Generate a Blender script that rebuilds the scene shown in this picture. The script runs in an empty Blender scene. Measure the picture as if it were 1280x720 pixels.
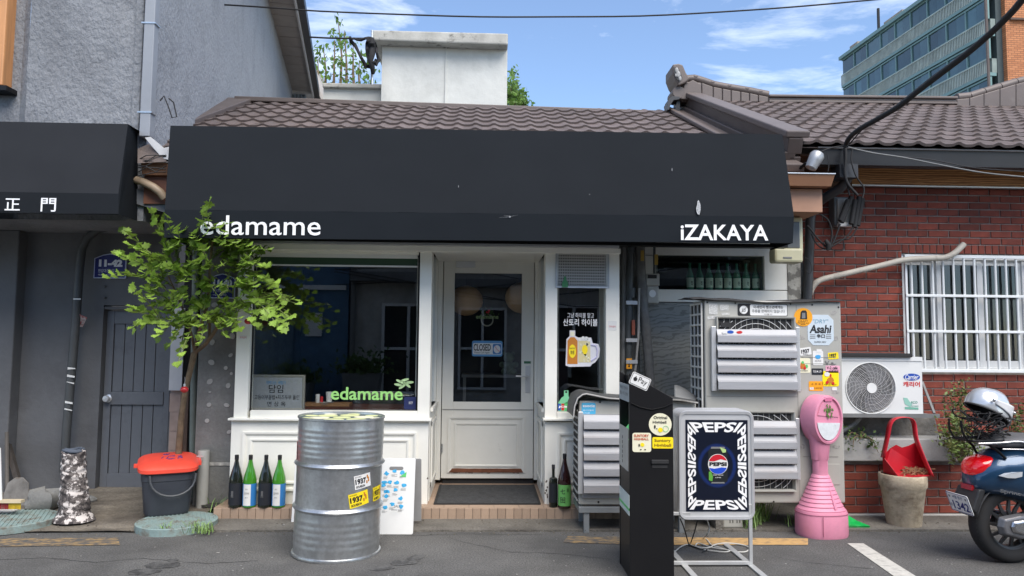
import bpy, math, random
from mathutils import Vector, Matrix, noise
from math import radians as rad, pi, sin, cos, tan, sqrt, atan2
rnd = random.Random(11)
sc = bpy.context.scene
col = sc.collection

# ------------------------------------------------------------------ camera
F = 920.0
CAM = Vector((0, 0, 1.42))
RC = Matrix.Rotation(rad(-2.1), 3, 'Z') @ Matrix.Rotation(rad(90 + 4.17), 3, 'X') @ Matrix.Rotation(rad(0.5), 3, 'Z')
cd = bpy.data.cameras.new('camera')
cd.sensor_fit = 'HORIZONTAL'; cd.sensor_width = 36; cd.lens = F / 1280 * 36
cd.clip_start = 0.05; cd.clip_end = 2000
cam = bpy.data.objects.new('camera', cd)
cam.matrix_world = Matrix.Translation(CAM) @ RC.to_4x4()
col.objects.link(cam); sc.camera = cam

# ------------------------------------------------------------------ light
SUN_EL, SUN_AZ = 54, 156      # azimuth measured clockwise from +Y (north)
world = bpy.data.worlds.new('World'); sc.world = world; world.use_nodes = True
nt = world.node_tree; nt.nodes.clear()
out = nt.nodes.new('ShaderNodeOutputWorld'); bg = nt.nodes.new('ShaderNodeBackground')
sky = nt.nodes.new('ShaderNodeTexSky'); sky.sky_type = 'NISHITA'; sky.sun_disc = False
sky.sun_elevation = rad(SUN_EL); sky.sun_rotation = rad(SUN_AZ)
sky.air_density = 1.0; sky.dust_density = 0.15; sky.ozone_density = 4.5
tc = nt.nodes.new('ShaderNodeTexCoord')
mp = nt.nodes.new('ShaderNodeMapping'); mp.inputs['Scale'].default_value = (1.2, 1.6, 5.0)
mp.inputs['Rotation'].default_value = (0.25, 0.2, 0.5)
nz = nt.nodes.new('ShaderNodeTexNoise'); nz.inputs['Scale'].default_value = 2.1
nz.inputs['Detail'].default_value = 9; nz.inputs['Roughness'].default_value = 0.62; nz.inputs['Distortion'].default_value = 0.5
cr = nt.nodes.new('ShaderNodeValToRGB')
cr.color_ramp.elements[0].position = 0.475; cr.color_ramp.elements[0].color = (0.03, 0.03, 0.03, 1)
cr.color_ramp.elements[1].position = 0.76; cr.color_ramp.elements[1].color = (0.85, 0.85, 0.85, 1)
mx = nt.nodes.new('ShaderNodeMix'); mx.data_type = 'RGBA'
mx.inputs['B'].default_value = (8.6, 8.9, 9.4, 1)
L = nt.links.new
L(tc.outputs['Generated'], mp.inputs['Vector']); L(mp.outputs['Vector'], nz.inputs['Vector'])
L(nz.outputs['Fac'], cr.inputs['Fac']); L(cr.outputs['Color'], mx.inputs['Factor'])
L(sky.outputs['Color'], mx.inputs['A']); L(mx.outputs['Result'], bg.inputs['Color'])
bg.inputs['Strength'].default_value = 0.115
L(bg.outputs['Background'], out.inputs['Surface'])
sd = bpy.data.lights.new('sun', 'SUN'); sd.energy = 2.55; sd.angle = rad(50); sd.color = (1.0, 0.915, 0.81)
sun = bpy.data.objects.new('sun', sd); col.objects.link(sun)
sdir = Vector((sin(rad(SUN_AZ)) * cos(rad(SUN_EL)), cos(rad(SUN_AZ)) * cos(rad(SUN_EL)), sin(rad(SUN_EL))))
sun.rotation_euler = sdir.to_track_quat('Z', 'Y').to_euler(); sun.location = (0, -5, 20)
sc.view_settings.view_transform = 'Standard'; sc.view_settings.look = 'None'
sc.view_settings.exposure = 1.0; sc.view_settings.gamma = 1
sc.render.engine = 'CYCLES'
sc.cycles.max_bounces = 7; sc.cycles.transparent_max_bounces = 12

# ------------------------------------------------------------------ projection helpers (pixel of the 1280x720 photo -> point in the place)
def ray(px, py): return RC @ Vector(((px - 640) / F, -(py - 360) / F, -1))
def PY(px, py, Y): d = ray(px, py); return CAM + d * (Y / d.y)
def PZ(px, py, z): d = ray(px, py); return CAM + d * ((z - CAM.z) / d.z)
def PP(px, py, p0, n): d = ray(px, py); return CAM + d * ((p0 - CAM).dot(n) / d.dot(n))
def XZ(px, py, Y): p = PY(px, py, Y); return p.x, p.z

# ------------------------------------------------------------------ mesh builder
class MB:
    def __init__(s): s.v = []; s.f = []; s.mi = []; s.m = 0; s.T = None
    def add(s, vs, fs):
        b = len(s.v)
        s.v += [(s.T @ Vector(p)) if s.T else Vector(p) for p in vs]
        for q in fs: s.f.append([b + i for i in q]); s.mi.append(s.m)
        return s
    def box(s, x0, x1, y0, y1, z0, z1):
        if x0 > x1: x0, x1 = x1, x0
        if y0 > y1: y0, y1 = y1, y0
        if z0 > z1: z0, z1 = z1, z0
        return s.add([(x0, y0, z0), (x1, y0, z0), (x1, y1, z0), (x0, y1, z0), (x0, y0, z1), (x1, y0, z1), (x1, y1, z1), (x0, y1, z1)],
                     [(0, 3, 2, 1), (4, 5, 6, 7), (0, 1, 5, 4), (1, 2, 6, 5), (2, 3, 7, 6), (3, 0, 4, 7)])
    def cbox(s, x0, x1, y0, y1, z0, z1, c=.004):      # front face (-y) chamfered
        return s.add([(x0 + c, y0, z0 + c), (x1 - c, y0, z0 + c), (x1 - c, y0, z1 - c), (x0 + c, y0, z1 - c),
                      (x0, y0 + c, z0), (x1, y0 + c, z0), (x1, y0 + c, z1), (x0, y0 + c, z1),
                      (x0, y1, z0), (x1, y1, z0), (x1, y1, z1), (x0, y1, z1)],
                     [(0, 1, 2, 3), (0, 4, 5, 1), (1, 5, 6, 2), (2, 6, 7, 3), (3, 7, 4, 0),
                      (4, 8, 9, 5), (5, 9, 10, 6), (6, 10, 11, 7), (7, 11, 8, 4)])
    def prism(s, pts, axis, a0, a1):                   # polygon in the other two axes, extruded along axis
        n = len(pts)
        def P(p, a):
            if axis == 'y': return (p[0], a, p[1])
            if axis == 'x': return (a, p[0], p[1])
            return (p[0], p[1], a)
        vs = [P(p, a0) for p in pts] + [P(p, a1) for p in pts]
        fs = [list(range(n))[::-1], list(range(n, 2 * n))] + [(i, (i + 1) % n, n + (i + 1) % n, n + i) for i in range(n)]
        return s.add(vs, fs)
    def tube(s, pts, r, seg=8, cap=True):
        pts = [Vector(p) for p in pts]; rs = r if isinstance(r, (list, tuple)) else [r] * len(pts)
        rings = []; up = None; vs = []
        for i, p in enumerate(pts):
            d = (pts[min(i + 1, len(pts) - 1)] - pts[max(i - 1, 0)]).normalized()
            if up is None: up = d.orthogonal().normalized()
            up = (up - d * up.dot(d)); up = up.normalized() if up.length > 1e-6 else d.orthogonal().normalized()
            w = d.cross(up)
            for k in range(seg):
                a = 2 * pi * k / seg; vs.append(p + (up * cos(a) + w * sin(a)) * rs[i])
        fs = []
        for i in range(len(pts) - 1):
            for k in range(seg):
                k2 = (k + 1) % seg
                fs.append((i * seg + k, i * seg + k2, (i + 1) * seg + k2, (i + 1) * seg + k))
        if cap: fs += [list(range(seg))[::-1], [(len(pts) - 1) * seg + k for k in range(seg)]]
        return s.add(vs, fs)
    def cyl(s, p0, p1, r0, r1=None, seg=16): return s.tube([p0, p1], [r0, r0 if r1 is None else r1], seg)
    def lathe(s, prof, c=(0, 0, 0), seg=24, sx=1, sy=1, cap=True):   # prof: (r, z)
        vs = []; c = Vector(c)
        for r, z in prof:
            for k in range(seg):
                a = 2 * pi * k / seg; vs.append(c + Vector((r * cos(a) * sx, r * sin(a) * sy, z)))
        fs = []
        for i in range(len(prof) - 1):
            for k in range(seg):
                k2 = (k + 1) % seg; fs.append((i * seg + k, i * seg + k2, (i + 1) * seg + k2, (i + 1) * seg + k))
        if cap: fs += [list(range(seg))[::-1], [(len(prof) - 1) * seg + k for k in range(seg)]]
        return s.add(vs, fs)
    def loft(s, rings, cap=True):
        n = len(rings[0]); vs = [p for r in rings for p in r]; fs = []
        for i in range(len(rings) - 1):
            for k in range(n):
                k2 = (k + 1) % n; fs.append((i * n + k, i * n + k2, (i + 1) * n + k2, (i + 1) * n + k))
        if cap: fs += [list(range(n))[::-1], [(len(rings) - 1) * n + k for k in range(n)]]
        return s.add(vs, fs)
    def quad(s, *p): return s.add(p, [tuple(range(len(p)))])
    def grid(s, fn, nu, nv):
        vs = [fn(i / nu, j / nv) for j in range(nv + 1) for i in range(nu + 1)]
        fs = [(j * (nu + 1) + i, j * (nu + 1) + i + 1, (j + 1) * (nu + 1) + i + 1, (j + 1) * (nu + 1) + i) for j in range(nv) for i in range(nu)]
        return s.add(vs, fs)
    def ball(s, c, r, sx=1, sy=1, sz=1, seg=14, n=8):
        prof = [(max(r * sin(pi * i / n), 1e-4), -r * cos(pi * i / n) * sz) for i in range(n + 1)]
        return s.lathe(prof, c, seg, sx, sy)
    def mesh(s, name, mats, smooth=False):
        me = bpy.data.meshes.new(name); me.from_pydata(s.v, [], s.f)
        for m in (mats if isinstance(mats, (list, tuple)) else [mats]): me.materials.append(m)
        me.polygons.foreach_set('material_index', s.mi)
        if smooth:
            me.polygons.foreach_set('use_smooth', [True] * len(s.f)); me.update()
            me.set_sharp_from_angle(angle=rad(smooth if smooth is not True else 38))
        me.update(); return me

WM = {}
def setp(o, label=None, cat=None, group=None, kind=None):
    for k, v in (('label', label), ('category', cat), ('group', group), ('kind', kind)):
        if v: o[k] = v
    return o
def thing(name, label, cat, loc=(0, 0, 0), rz=0, group=None, rot=None):
    o = bpy.data.objects.new(name, None); col.objects.link(o); o.empty_display_size = .1
    o.location = loc; o.rotation_euler = rot if rot else (0, 0, rz)
    WM[o.name] = Matrix.LocRotScale(Vector(loc), o.rotation_euler, None)
    return setp(o, label, cat, group)
def put(me, name, parent=None, world=True, label=None, cat=None, group=None, kind=None, bevel=0, M=None):
    o = bpy.data.objects.new(name, me); col.objects.link(o)
    if parent:
        o.parent = parent
        if world: o.matrix_parent_inverse = WM[parent.name].inverted(); WM[o.name] = Matrix.Identity(4)
        else: WM[o.name] = WM[parent.name].copy()
        if M: o.matrix_basis = M; WM[o.name] = WM[o.name] @ M
    elif M: o.matrix_world = M; WM[o.name] = M
    else: WM[o.name] = Matrix.Identity(4)
    if bevel:
        b = o.modifiers.new('bevel', 'BEVEL'); b.width = bevel; b.segments = 2; b.limit_method = 'ANGLE'; b.angle_limit = rad(40)
    return setp(o, label, cat, group, kind)
SPLIT = {'verge_flashing': 'verge_flashing', 'louvre_rail': 'louvre_rail', 'adhesive_dab': 'adhesive_dab', 'hinge': 'hinge', 'screws': 'screw', 'bracket': 'bracket', 'pipe_bracket': 'pipe_bracket', 'tape_scrap': 'tape_scrap',
         'ridge_knob': 'ridge_knob', 'rooftop_hut': 'rooftop_hut', 'brick_band': 'brick_band', 'end_window': 'end_window', 'foot_block': 'foot_block', 'feet': 'foot', 'plate_bolts': 'plate_bolt', 'studs': 'stud', 'blind_rail': 'blind_rail', 'bolt_head': 'bolt_head',
         'small_lettering': 'lettering', 'moulding': 'moulding', 'windows': 'window', 'upright': 'upright', 'black_cord': 'black_cord', 'bean_pods': 'bean_pod', 'print_lines': 'print_line', 'broken_gutter_end': 'broken_sheet', 'awning_letter': 'lettering', 'slots': 'slot'}
def split_mb(mb):
    par = list(range(len(mb.v)))
    def find(i):
        while par[i] != i: par[i] = par[par[i]]; i = par[i]
        return i
    for f in mb.f:
        a = find(f[0])
        for j in f[1:]: par[find(j)] = a
    groups = {}
    for f, m in zip(mb.f, mb.mi): groups.setdefault(find(f[0]), []).append((f, m))
    out = []
    for fs in groups.values():
        n = MB(); mp = {}
        for f, m in fs:
            for j in f:
                if j not in mp: mp[j] = len(n.v); n.v.append(mb.v[j])
            n.f.append([mp[j] for j in f]); n.mi.append(m)
        out.append(n)
    return out
def build(mb, name, mats, parent=None, world=True, smooth=False, bevel=0, **k):
    if parent is not None and name in SPLIT:
        gs = split_mb(mb)
        if len(gs) > 1:
            os_ = [build_one(g, SPLIT[name], mats, parent, world, smooth, bevel, **k) for g in gs]; return os_[0]
        name = SPLIT[name]
    return build_one(mb, name, mats, parent, world, smooth, bevel, **k)
def build_one(mb, name, mats, parent=None, world=True, smooth=False, bevel=0, **k):
    if parent is None and 'kind' not in k and mb.v:
        xs = [p.x for p in mb.v]; ys = [p.y for p in mb.v]; zs = [p.z for p in mb.v]
        c = Vector(((min(xs) + max(xs)) / 2, (min(ys) + max(ys)) / 2, min(zs)))
        mb.v = [p - c for p in mb.v]; k['M'] = Matrix.Translation(c)
    return put(mb.mesh(name, mats, smooth), name, parent, world, bevel=bevel, **k)
def kids(o): return [c for c in bpy.data.objects if c.parent == o]
def copy_tree(o, parent=None):
    c = o.copy(); col.objects.link(c); WM[c.name] = WM[o.name].copy()
    if parent: c.parent = parent
    for ch in list(o.children): copy_tree(ch, c)
    return c

# front-facing box given by photo pixels: x taken at the box's middle height
def fdim(px0, py0, px1, py1, Y):
    ym = (py0 + py1) / 2; xm = (px0 + px1) / 2
    return PY(px0, ym, Y).x, PY(px1, ym, Y).x, PY(xm, py1, Y).z, PY(xm, py0, Y).z
def fb(mb, px0, py0, px1, py1, Y, d=.05):
    x0, x1, z0, z1 = fdim(px0, py0, px1, py1, Y); mb.box(x0, x1, Y, Y + d, z0, z1); return mb
def ring(mb, px0, py0, px1, py1, Y, w, p, bev=True):   # moulding ring of width w (m), proud by p
    x0, x1, z0, z1 = fdim(px0, py0, px1, py1, Y)
    ringw(mb, x0, x1, z0, z1, Y, w, p); return mb
def ringw(mb, x0, x1, z0, z1, Y, w, p):
    o = [(x0, z0), (x1, z0), (x1, z1), (x0, z1)]; m = [(x0 + w / 2, z0 + w / 2), (x1 - w / 2, z0 + w / 2), (x1 - w / 2, z1 - w / 2), (x0 + w / 2, z1 - w / 2)]
    i = [(x0 + w, z0 + w), (x1 - w, z0 + w), (x1 - w, z1 - w), (x0 + w, z1 - w)]
    vs = [(a, Y, b) for a, b in o] + [(a, Y - p, b) for a, b in o] + [(a, Y - p * .95, b) for a, b in m] + [(a, Y - p * .35, b) for a, b in i] + [(a, Y, b) for a, b in i]
    fs = []
    for l in range(4):
        for k in range(4): k2 = (k + 1) % 4; fs.append((l * 4 + k, l * 4 + k2, (l + 1) * 4 + k2, (l + 1) * 4 + k))
    mb.add(vs, fs); return mb
def rrect(w, h, r, n=5, cx=0, cy=0):                  # rounded rectangle outline
    pts = []
    for qx, qy, a0 in ((1, 1, 0), (-1, 1, 90), (-1, -1, 180), (1, -1, 270)):
        for k in range(n + 1):
            a = rad(a0 + 90 * k / n); pts.append((cx + qx * (w / 2 - r) + r * cos(a), cy + qy * (h / 2 - r) + r * sin(a)))
    return pts

# ------------------------------------------------------------------ materials
MATS = {}
def mat(name, c, r=.6, metal=0, var=.12, vs=5, bump=0, bs=60, dirt=None, dscale=3, dlo=.55, dhi=.7, damt=.8, objr=0, coat=0, grain=None, stretch=None, emis=None, spec=.5, trans=0):
    m = bpy.data.materials.new(name); m.use_nodes = True; n = m.node_tree.nodes; l = m.node_tree.links.new
    b = n['Principled BSDF']; b.inputs['Roughness'].default_value = r; b.inputs['Metallic'].default_value = metal
    b.inputs['Coat Weight'].default_value = coat; b.inputs['Specular IOR Level'].default_value = spec
    if trans: b.inputs['Transmission Weight'].default_value = trans
    t = n.new('ShaderNodeTexCoord'); vec = t.outputs['Object']
    if stretch:
        mp = n.new('ShaderNodeMapping'); mp.inputs['Scale'].default_value = stretch; l(vec, mp.inputs['Vector']); vec = mp.outputs['Vector']
    cur = None
    c = (*c, 1)
    def mix(fac, a, bcol, mode='MIX'):
        x = n.new('ShaderNodeMix'); x.data_type = 'RGBA'; x.blend_type = mode
        for s, v in (('Factor', fac), ('A', a), ('B', bcol)):
            if hasattr(v, 'links') or hasattr(v, 'is_linked'): l(v, x.inputs[s])
            else: x.inputs[s].default_value = v
        return x.outputs['Result']
    def ns(scale, det=6, ro=.6):
        x = n.new('ShaderNodeTexNoise'); x.inputs['Scale'].default_value = scale; x.inputs['Detail'].default_value = det; x.inputs['Roughness'].default_value = ro
        l(vec, x.inputs['Vector']); return x.outputs['Fac']
    def rng(f, a, b_, lo, hi):
        x = n.new('ShaderNodeMapRange'); x.inputs['From Min'].default_value = a; x.inputs['From Max'].default_value = b_
        x.inputs['To Min'].default_value = lo; x.inputs['To Max'].default_value = hi; l(f, x.inputs['Value']); return x.outputs['Result']
    cur = c
    if var:
        g = rng(ns(vs), .3, .7, 1 - var, 1 + var)
        x = n.new('ShaderNodeVectorMath'); x.operation = 'SCALE'; x.inputs[0].default_value = c[:3]; l(g, x.inputs['Scale']); cur = x.outputs['Vector']
    if objr:
        oi = n.new('ShaderNodeObjectInfo'); g = rng(oi.outputs['Random'], 0, 1, 1 - objr, 1 + objr)
        x = n.new('ShaderNodeVectorMath'); x.operation = 'SCALE'
        if cur is c: x.inputs[0].default_value = c[:3]
        else: l(cur, x.inputs[0])
        l(g, x.inputs['Scale']); cur = x.outputs['Vector']
    if grain:
        g = rng(ns(grain[0], 3, .7), .32, .68, 1 - grain[1], 1 + grain[1])
        x = n.new('ShaderNodeVectorMath'); x.operation = 'SCALE'; l(cur, x.inputs[0]); l(g, x.inputs['Scale']); cur = x.outputs['Vector']
    if dirt:
        f = rng(ns(dscale, 8, .65), dlo, dhi, 0, damt); cur = mix(f, cur, (*dirt, 1))
    if cur is c: b.inputs['Base Color'].default_value = c
    else: l(cur, b.inputs['Base Color'])
    if bump:
        x = n.new('ShaderNodeBump'); x.inputs['Strength'].default_value = min(bump, 1); x.inputs['Distance'].default_value = .01 * max(1, bump)
        l(ns(bs, 7, .6), x.inputs['Height']); l(x.outputs['Normal'], b.inputs['Normal'])
    if emis: b.inputs['Emission Color'].default_value = (*emis[0], 1); b.inputs['Emission Strength'].default_value = emis[1]
    MATS[name] = m; return m
def srgb(r, g, b):
    f = lambda v: (v / 255 / 12.92) if v <= 10 else ((v / 255 + .055) / 1.055) ** 2.4
    return (f(r), f(g), f(b))
def glass(name, tint=(.5, .52, .52), refl=.10, rough=.0):
    m = bpy.data.materials.new(name); m.use_nodes = True; n = m.node_tree.nodes; n.clear(); l = m.node_tree.links.new
    o = n.new('ShaderNodeOutputMaterial'); t = n.new('ShaderNodeBsdfTransparent'); ge = n.new('ShaderNodeNewGeometry'); g = n.new('ShaderNodeBsdfGlossy'); x = n.new('ShaderNodeMixShader'); f = n.new('ShaderNodeFresnel')
    f.inputs['IOR'].default_value = 1.5; a = n.new('ShaderNodeMath'); a.operation = 'ADD'; a.inputs[1].default_value = refl
    l(f.outputs[0], a.inputs[0]); tm = n.new('ShaderNodeMix'); tm.data_type = 'RGBA'; tm.inputs['A'].default_value = (*tint, 1); tm.inputs['B'].default_value = (1, 1, 1, 1); l(ge.outputs['Backfacing'], tm.inputs['Factor']); l(tm.outputs['Result'], t.inputs['Color']); g.inputs['Roughness'].default_value = rough; g.inputs['Color'].default_value = (.9, .95, 1, 1)
    bm = n.new('ShaderNodeMath'); bm.operation = 'SUBTRACT'; bm.inputs[0].default_value = 1; l(ge.outputs['Backfacing'], bm.inputs[1])
    fm = n.new('ShaderNodeMath'); fm.operation = 'MULTIPLY'; l(a.outputs[0], fm.inputs[0]); l(bm.outputs[0], fm.inputs[1]); l(fm.outputs[0], x.inputs[0]); l(t.outputs[0], x.inputs[1]); l(g.outputs[0], x.inputs[2]); l(x.outputs[0], o.inputs[0]); return m

M_asphalt = mat('asphalt', (.150, .148, .142), .9, var=.24, vs=1.3, bump=1.6, bs=150, grain=(95, .5), dirt=(.088, .087, .085), dscale=1.1, dlo=.46, dhi=.66, damt=.7, spec=.25)
M_conc = mat('pavement_concrete', (.150, .140, .122), .9, var=.3, vs=2.2, bump=1.2, bs=70, grain=(60, .3), dirt=(.07, .062, .052), dscale=2.5, dlo=.45, dhi=.7, damt=.75)
M_conc_l = mat('pale_concrete', (.38, .37, .35), .85, var=.18, vs=4, bump=.4, bs=70, dirt=(.15, .14, .12), dscale=3)
M_white = mat('white_paint', (.80, .79, .725), .45, var=.05, vs=3, bump=.06, bs=50, dirt=(.42, .39, .34), dscale=2.2, dlo=.62, dhi=.82, damt=.5)
M_wood_chip = mat('chipped_wood', (.16, .055, .025), .7, var=.4, vs=20)
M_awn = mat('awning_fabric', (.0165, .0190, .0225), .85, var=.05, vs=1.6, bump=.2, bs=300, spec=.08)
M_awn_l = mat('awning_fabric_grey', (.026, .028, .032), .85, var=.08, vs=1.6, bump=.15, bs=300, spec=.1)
M_letter = mat('white_lettering', (.85, .85, .85), .5, var=0)
M_black = mat('black_print', (.012, .012, .014), .5, var=0)
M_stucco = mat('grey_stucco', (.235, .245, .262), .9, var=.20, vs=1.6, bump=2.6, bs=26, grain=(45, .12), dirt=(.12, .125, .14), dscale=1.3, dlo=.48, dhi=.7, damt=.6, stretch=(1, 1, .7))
M_stucco_lit = mat('lit_side_stucco', (.35, .365, .385), .9, var=.2, vs=1.6, bump=2.2, bs=22, grain=(38, .12), dirt=(.24, .25, .27), dscale=1.6, dlo=.45, dhi=.65, damt=.6, stretch=(1, 1, .8))  # same stucco as the front, lighter: light from the right painted into its colour
M_dgrey = mat('dark_grey_paint', (.115, .118, .124), .7, var=.15, vs=2, bump=.5, bs=18, dirt=(.085, .085, .09), dscale=1.5)
M_dgrey_door = mat('door_grey_paint', (.125, .135, .152), .5, var=.08, vs=4, bump=.15, bs=60, dirt=(.085, .09, .10), dscale=4)
M_plaster = mat('rough_plaster', (.21, .212, .205), .9, var=.25, vs=3, bump=.6, bs=30, dirt=(.12, .12, .113), dscale=1.7, dlo=.4, dhi=.7, grain=(40, .12))
M_tile_pink = mat('step_tile', srgb(160, 138, 119), .7, var=.15, vs=9, objr=.12, bump=.2, bs=90, dirt=(.17, .12, .08), dscale=9)
M_mortar = mat('mortar', (.27, .25, .23), .95, var=.2, vs=12, bump=.7, bs=120)
M_brick = mat('red_brick', srgb(118, 54, 40), .8, var=.22, vs=14, objr=.34, bump=.5, bs=110, dirt=(.06, .03, .026), dscale=8, dlo=.55, dhi=.8, damt=.6)
M_roof = mat('roof_tile', srgb(100, 88, 84), .65, var=.12, vs=6, objr=.17, bump=.4, bs=200, dirt=(.10, .092, .085), dscale=2.2, dlo=.45, dhi=.75, damt=.6)
M_flash = mat('roof_flashing', srgb(98, 88, 84), .5, var=.12, vs=3, bump=.1, bs=40, dirt=(.2, .18, .16), dscale=7, dlo=.62, dhi=.8, damt=.4)
M_gutter = mat('brown_gutter', srgb(150, 108, 80), .45, var=.08, vs=3)
M_darkgut = mat('dark_gutter', (.03, .031, .034), .4, var=.1)
M_steel = mat('galvanised_steel', (.55, .57, .58), .33, metal=.88, var=.14, vs=7, bump=.10, bs=14, grain=(30, .12), dirt=(.42, .43, .43), dscale=6, dlo=.5, dhi=.75)
M_alu = mat('aluminium', (.66, .67, .68), .35, metal=.55, var=.06)
M_acw = mat('cream_enamel', (.385, .38, .345), .5, var=.06, vs=3, dirt=(.29, .275, .24), dscale=2.5, dlo=.55, dhi=.8, damt=.5)
M_white_pl = mat('white_plastic', (.72, .73, .72), .4, var=.04)
M_louv = mat('louvre_sheet', (.34, .345, .36), .5, metal=.3, var=.10, vs=3, bump=.1, bs=12, dirt=(.33, .30, .295), dscale=2.5, stretch=(.5, 1, 3))
M_blackm = mat('black_metal', (.009, .009, .010), .42, var=.1, spec=.25)
M_rubber = mat('rubber', (.018, .018, .019), .75, var=.15)
M_dark = mat('dark_interior', (.020, .020, .021), .8, var=.2)
M_pipe = mat('pipe_grey', (.16, .165, .165), .6, var=.2, vs=6)
M_barkm = mat('bark', srgb(114, 97, 76), .9, var=.35, vs=14, bump=1, bs=50)
M_leaf = mat('tree_leaf', (.29, .45, .07), .5, var=.35, vs=7, objr=.35, spec=.4)
M_leaf2 = mat('shrub_leaf', (.085, .15, .035), .55, var=.4, vs=8, spec=.4)
M_leaf_far = mat('far_leaf', (.12, .22, .04), .6, var=.4, vs=3)
M_grass = mat('grass_blade', (.20, .33, .09), .6, var=.3)
GL_dark = glass('dark_glass', (.78, .80, .79), .08)
GL_clear = glass('clear_glass', (.8, .82, .82), .02)

for _m in (M_leaf, M_leaf2, M_leaf_far, M_grass):
    _n = _m.node_tree.nodes; _l = _m.node_tree.links; _b = _n['Principled BSDF']; _s = _b.inputs['Base Color'].links[0].from_socket
    _g = _n.new('ShaderNodeNewGeometry'); _r = _n.new('ShaderNodeMapRange'); _r.inputs['To Min'].default_value = .62; _r.inputs['To Max'].default_value = 1.45; _l.new(_g.outputs['Random Per Island'], _r.inputs['Value'])
    _v = _n.new('ShaderNodeVectorMath'); _v.operation = 'SCALE'; _l.new(_s, _v.inputs[0]); _l.new(_r.outputs['Result'], _v.inputs['Scale']); _l.new(_v.outputs['Vector'], _b.inputs['Base Color'])
for _m in (M_leaf, M_leaf2, M_leaf_far):
    _n = _m.node_tree.nodes; _l = _m.node_tree.links; _b = _n['Principled BSDF']; _t = _n.new('ShaderNodeBsdfTranslucent'); _x = _n.new('ShaderNodeMixShader'); _x.inputs[0].default_value = .35
    _src = _b.inputs['Base Color'].links[0].from_socket; _l.new(_src, _t.inputs['Color']); _l.new(_b.outputs[0], _x.inputs[1]); _l.new(_t.outputs[0], _x.inputs[2]); _l.new(_x.outputs[0], _n['Material Output'].inputs['Surface'])
# ------------------------------------------------------------------ lettering
_tc = {}
TS = bpy.data.scenes.new('text_scratch')
def text_raw(s, bold=0, space=1.0):
    k = (s, bold, space)
    if k in _tc: return _tc[k]
    cu = bpy.data.curves.new('text', 'FONT'); cu.body = s; cu.size = 1; cu.offset = bold; cu.resolution_u = 3; cu.extrude = 0; cu.space_character = space; cu.fill_mode = 'FRONT'
    o = bpy.data.objects.new('text', cu); TS.collection.objects.link(o)
    TS.view_layers[0].update(); dg = TS.view_layers[0].depsgraph; me = bpy.data.meshes.new_from_object(o.evaluated_get(dg))
    vs = [(v.co.x, v.co.y) for v in me.vertices]; fs = [list(p.vertices) for p in me.polygons]
    bpy.data.objects.remove(o); bpy.data.curves.remove(cu); bpy.data.meshes.remove(me)
    if vs:
        x0 = min(v[0] for v in vs); x1 = max(v[0] for v in vs); y0 = min(v[1] for v in vs); y1 = max(v[1] for v in vs)
        vs = [((x - x0) / max(x1 - x0, 1e-6), (y - y0) / max(y1 - y0, 1e-6)) for x, y in vs]
    _tc[k] = (vs, fs); return _tc[k]
def add_text(mb, s, fn, bold=0, space=1.0):           # fn maps (u, v) in the unit square to a point
    vs, fs = text_raw(s, bold, space); mb.add([fn(u, v) for u, v in vs], fs); return mb
def text_rect(mb, s, x0, x1, z0, z1, Y, bold=0, rot=0, space=1.0, shear=0, ext=0):
    cx, cz = (x0 + x1) / 2, (z0 + z1) / 2; ca, sa = cos(rad(rot)), sin(rad(rot))
    def fn(u, v):
        a = x0 + u * (x1 - x0) - cx + shear * (v - .5) * (z1 - z0); b = z0 + v * (z1 - z0) - cz
        return (cx + a * ca - b * sa, Y, cz + a * sa + b * ca)
    add_text(mb, s, fn, bold, space)
    return mb
def text_px(mb, s, px0, py0, px1, py1, Y, **k):
    x0, x1, z0, z1 = fdim(px0, py0, px1, py1, Y); return text_rect(mb, s, x0, x1, z0, z1, Y, **k)
def extrude_text(o, t):
    m = o.modifiers.new('thickness', 'SOLIDIFY'); m.thickness = t; m.offset = 1
def disc(mb, cx, cz, rx, rz, Y, n=24, rot=0, d=.001):
    pts = [(cx + rx * cos(2 * pi * k / n) * cos(rot) - rz * sin(2 * pi * k / n) * sin(rot), cz + rx * cos(2 * pi * k / n) * sin(rot) + rz * sin(2 * pi * k / n) * cos(rot)) for k in range(n)]
    mb.prism(pts, 'y', Y, Y + d); return mb
def smat(name, r, g, b, **k): return mat(name, srgb(r, g, b), **({'r': .5, 'var': 0} | k))
M_yel = smat('yellow_print', 240, 215, 30); M_blue = smat('blue_print', 30, 80, 170); M_red = smat('red_print', 200, 40, 40)
M_sky = smat('light_blue_print', 70, 160, 215); M_green = smat('green_print', 90, 190, 110); M_navy = smat('navy_print', 22, 36, 110)
M_orange = smat('orange_print', 235, 160, 25); M_paper = mat('paper', (.72, .72, .70), .7, var=.04); M_cream = smat('cream_print', 228, 224, 196)
M_lgreen = smat('lime_print', 172, 204, 128); M_pinkp = smat('pink_print', 230, 170, 190); M_amber = smat('amber_print', 190, 120, 40); M_grey = smat('grey_print', 120, 120, 120)
def proj(p):
    d = RC.transposed() @ (Vector(p) - CAM)
    return (640 + F * d.x / -d.z, 360 - F * d.y / -d.z) if d.z < 0 else (-999, -999)

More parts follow.
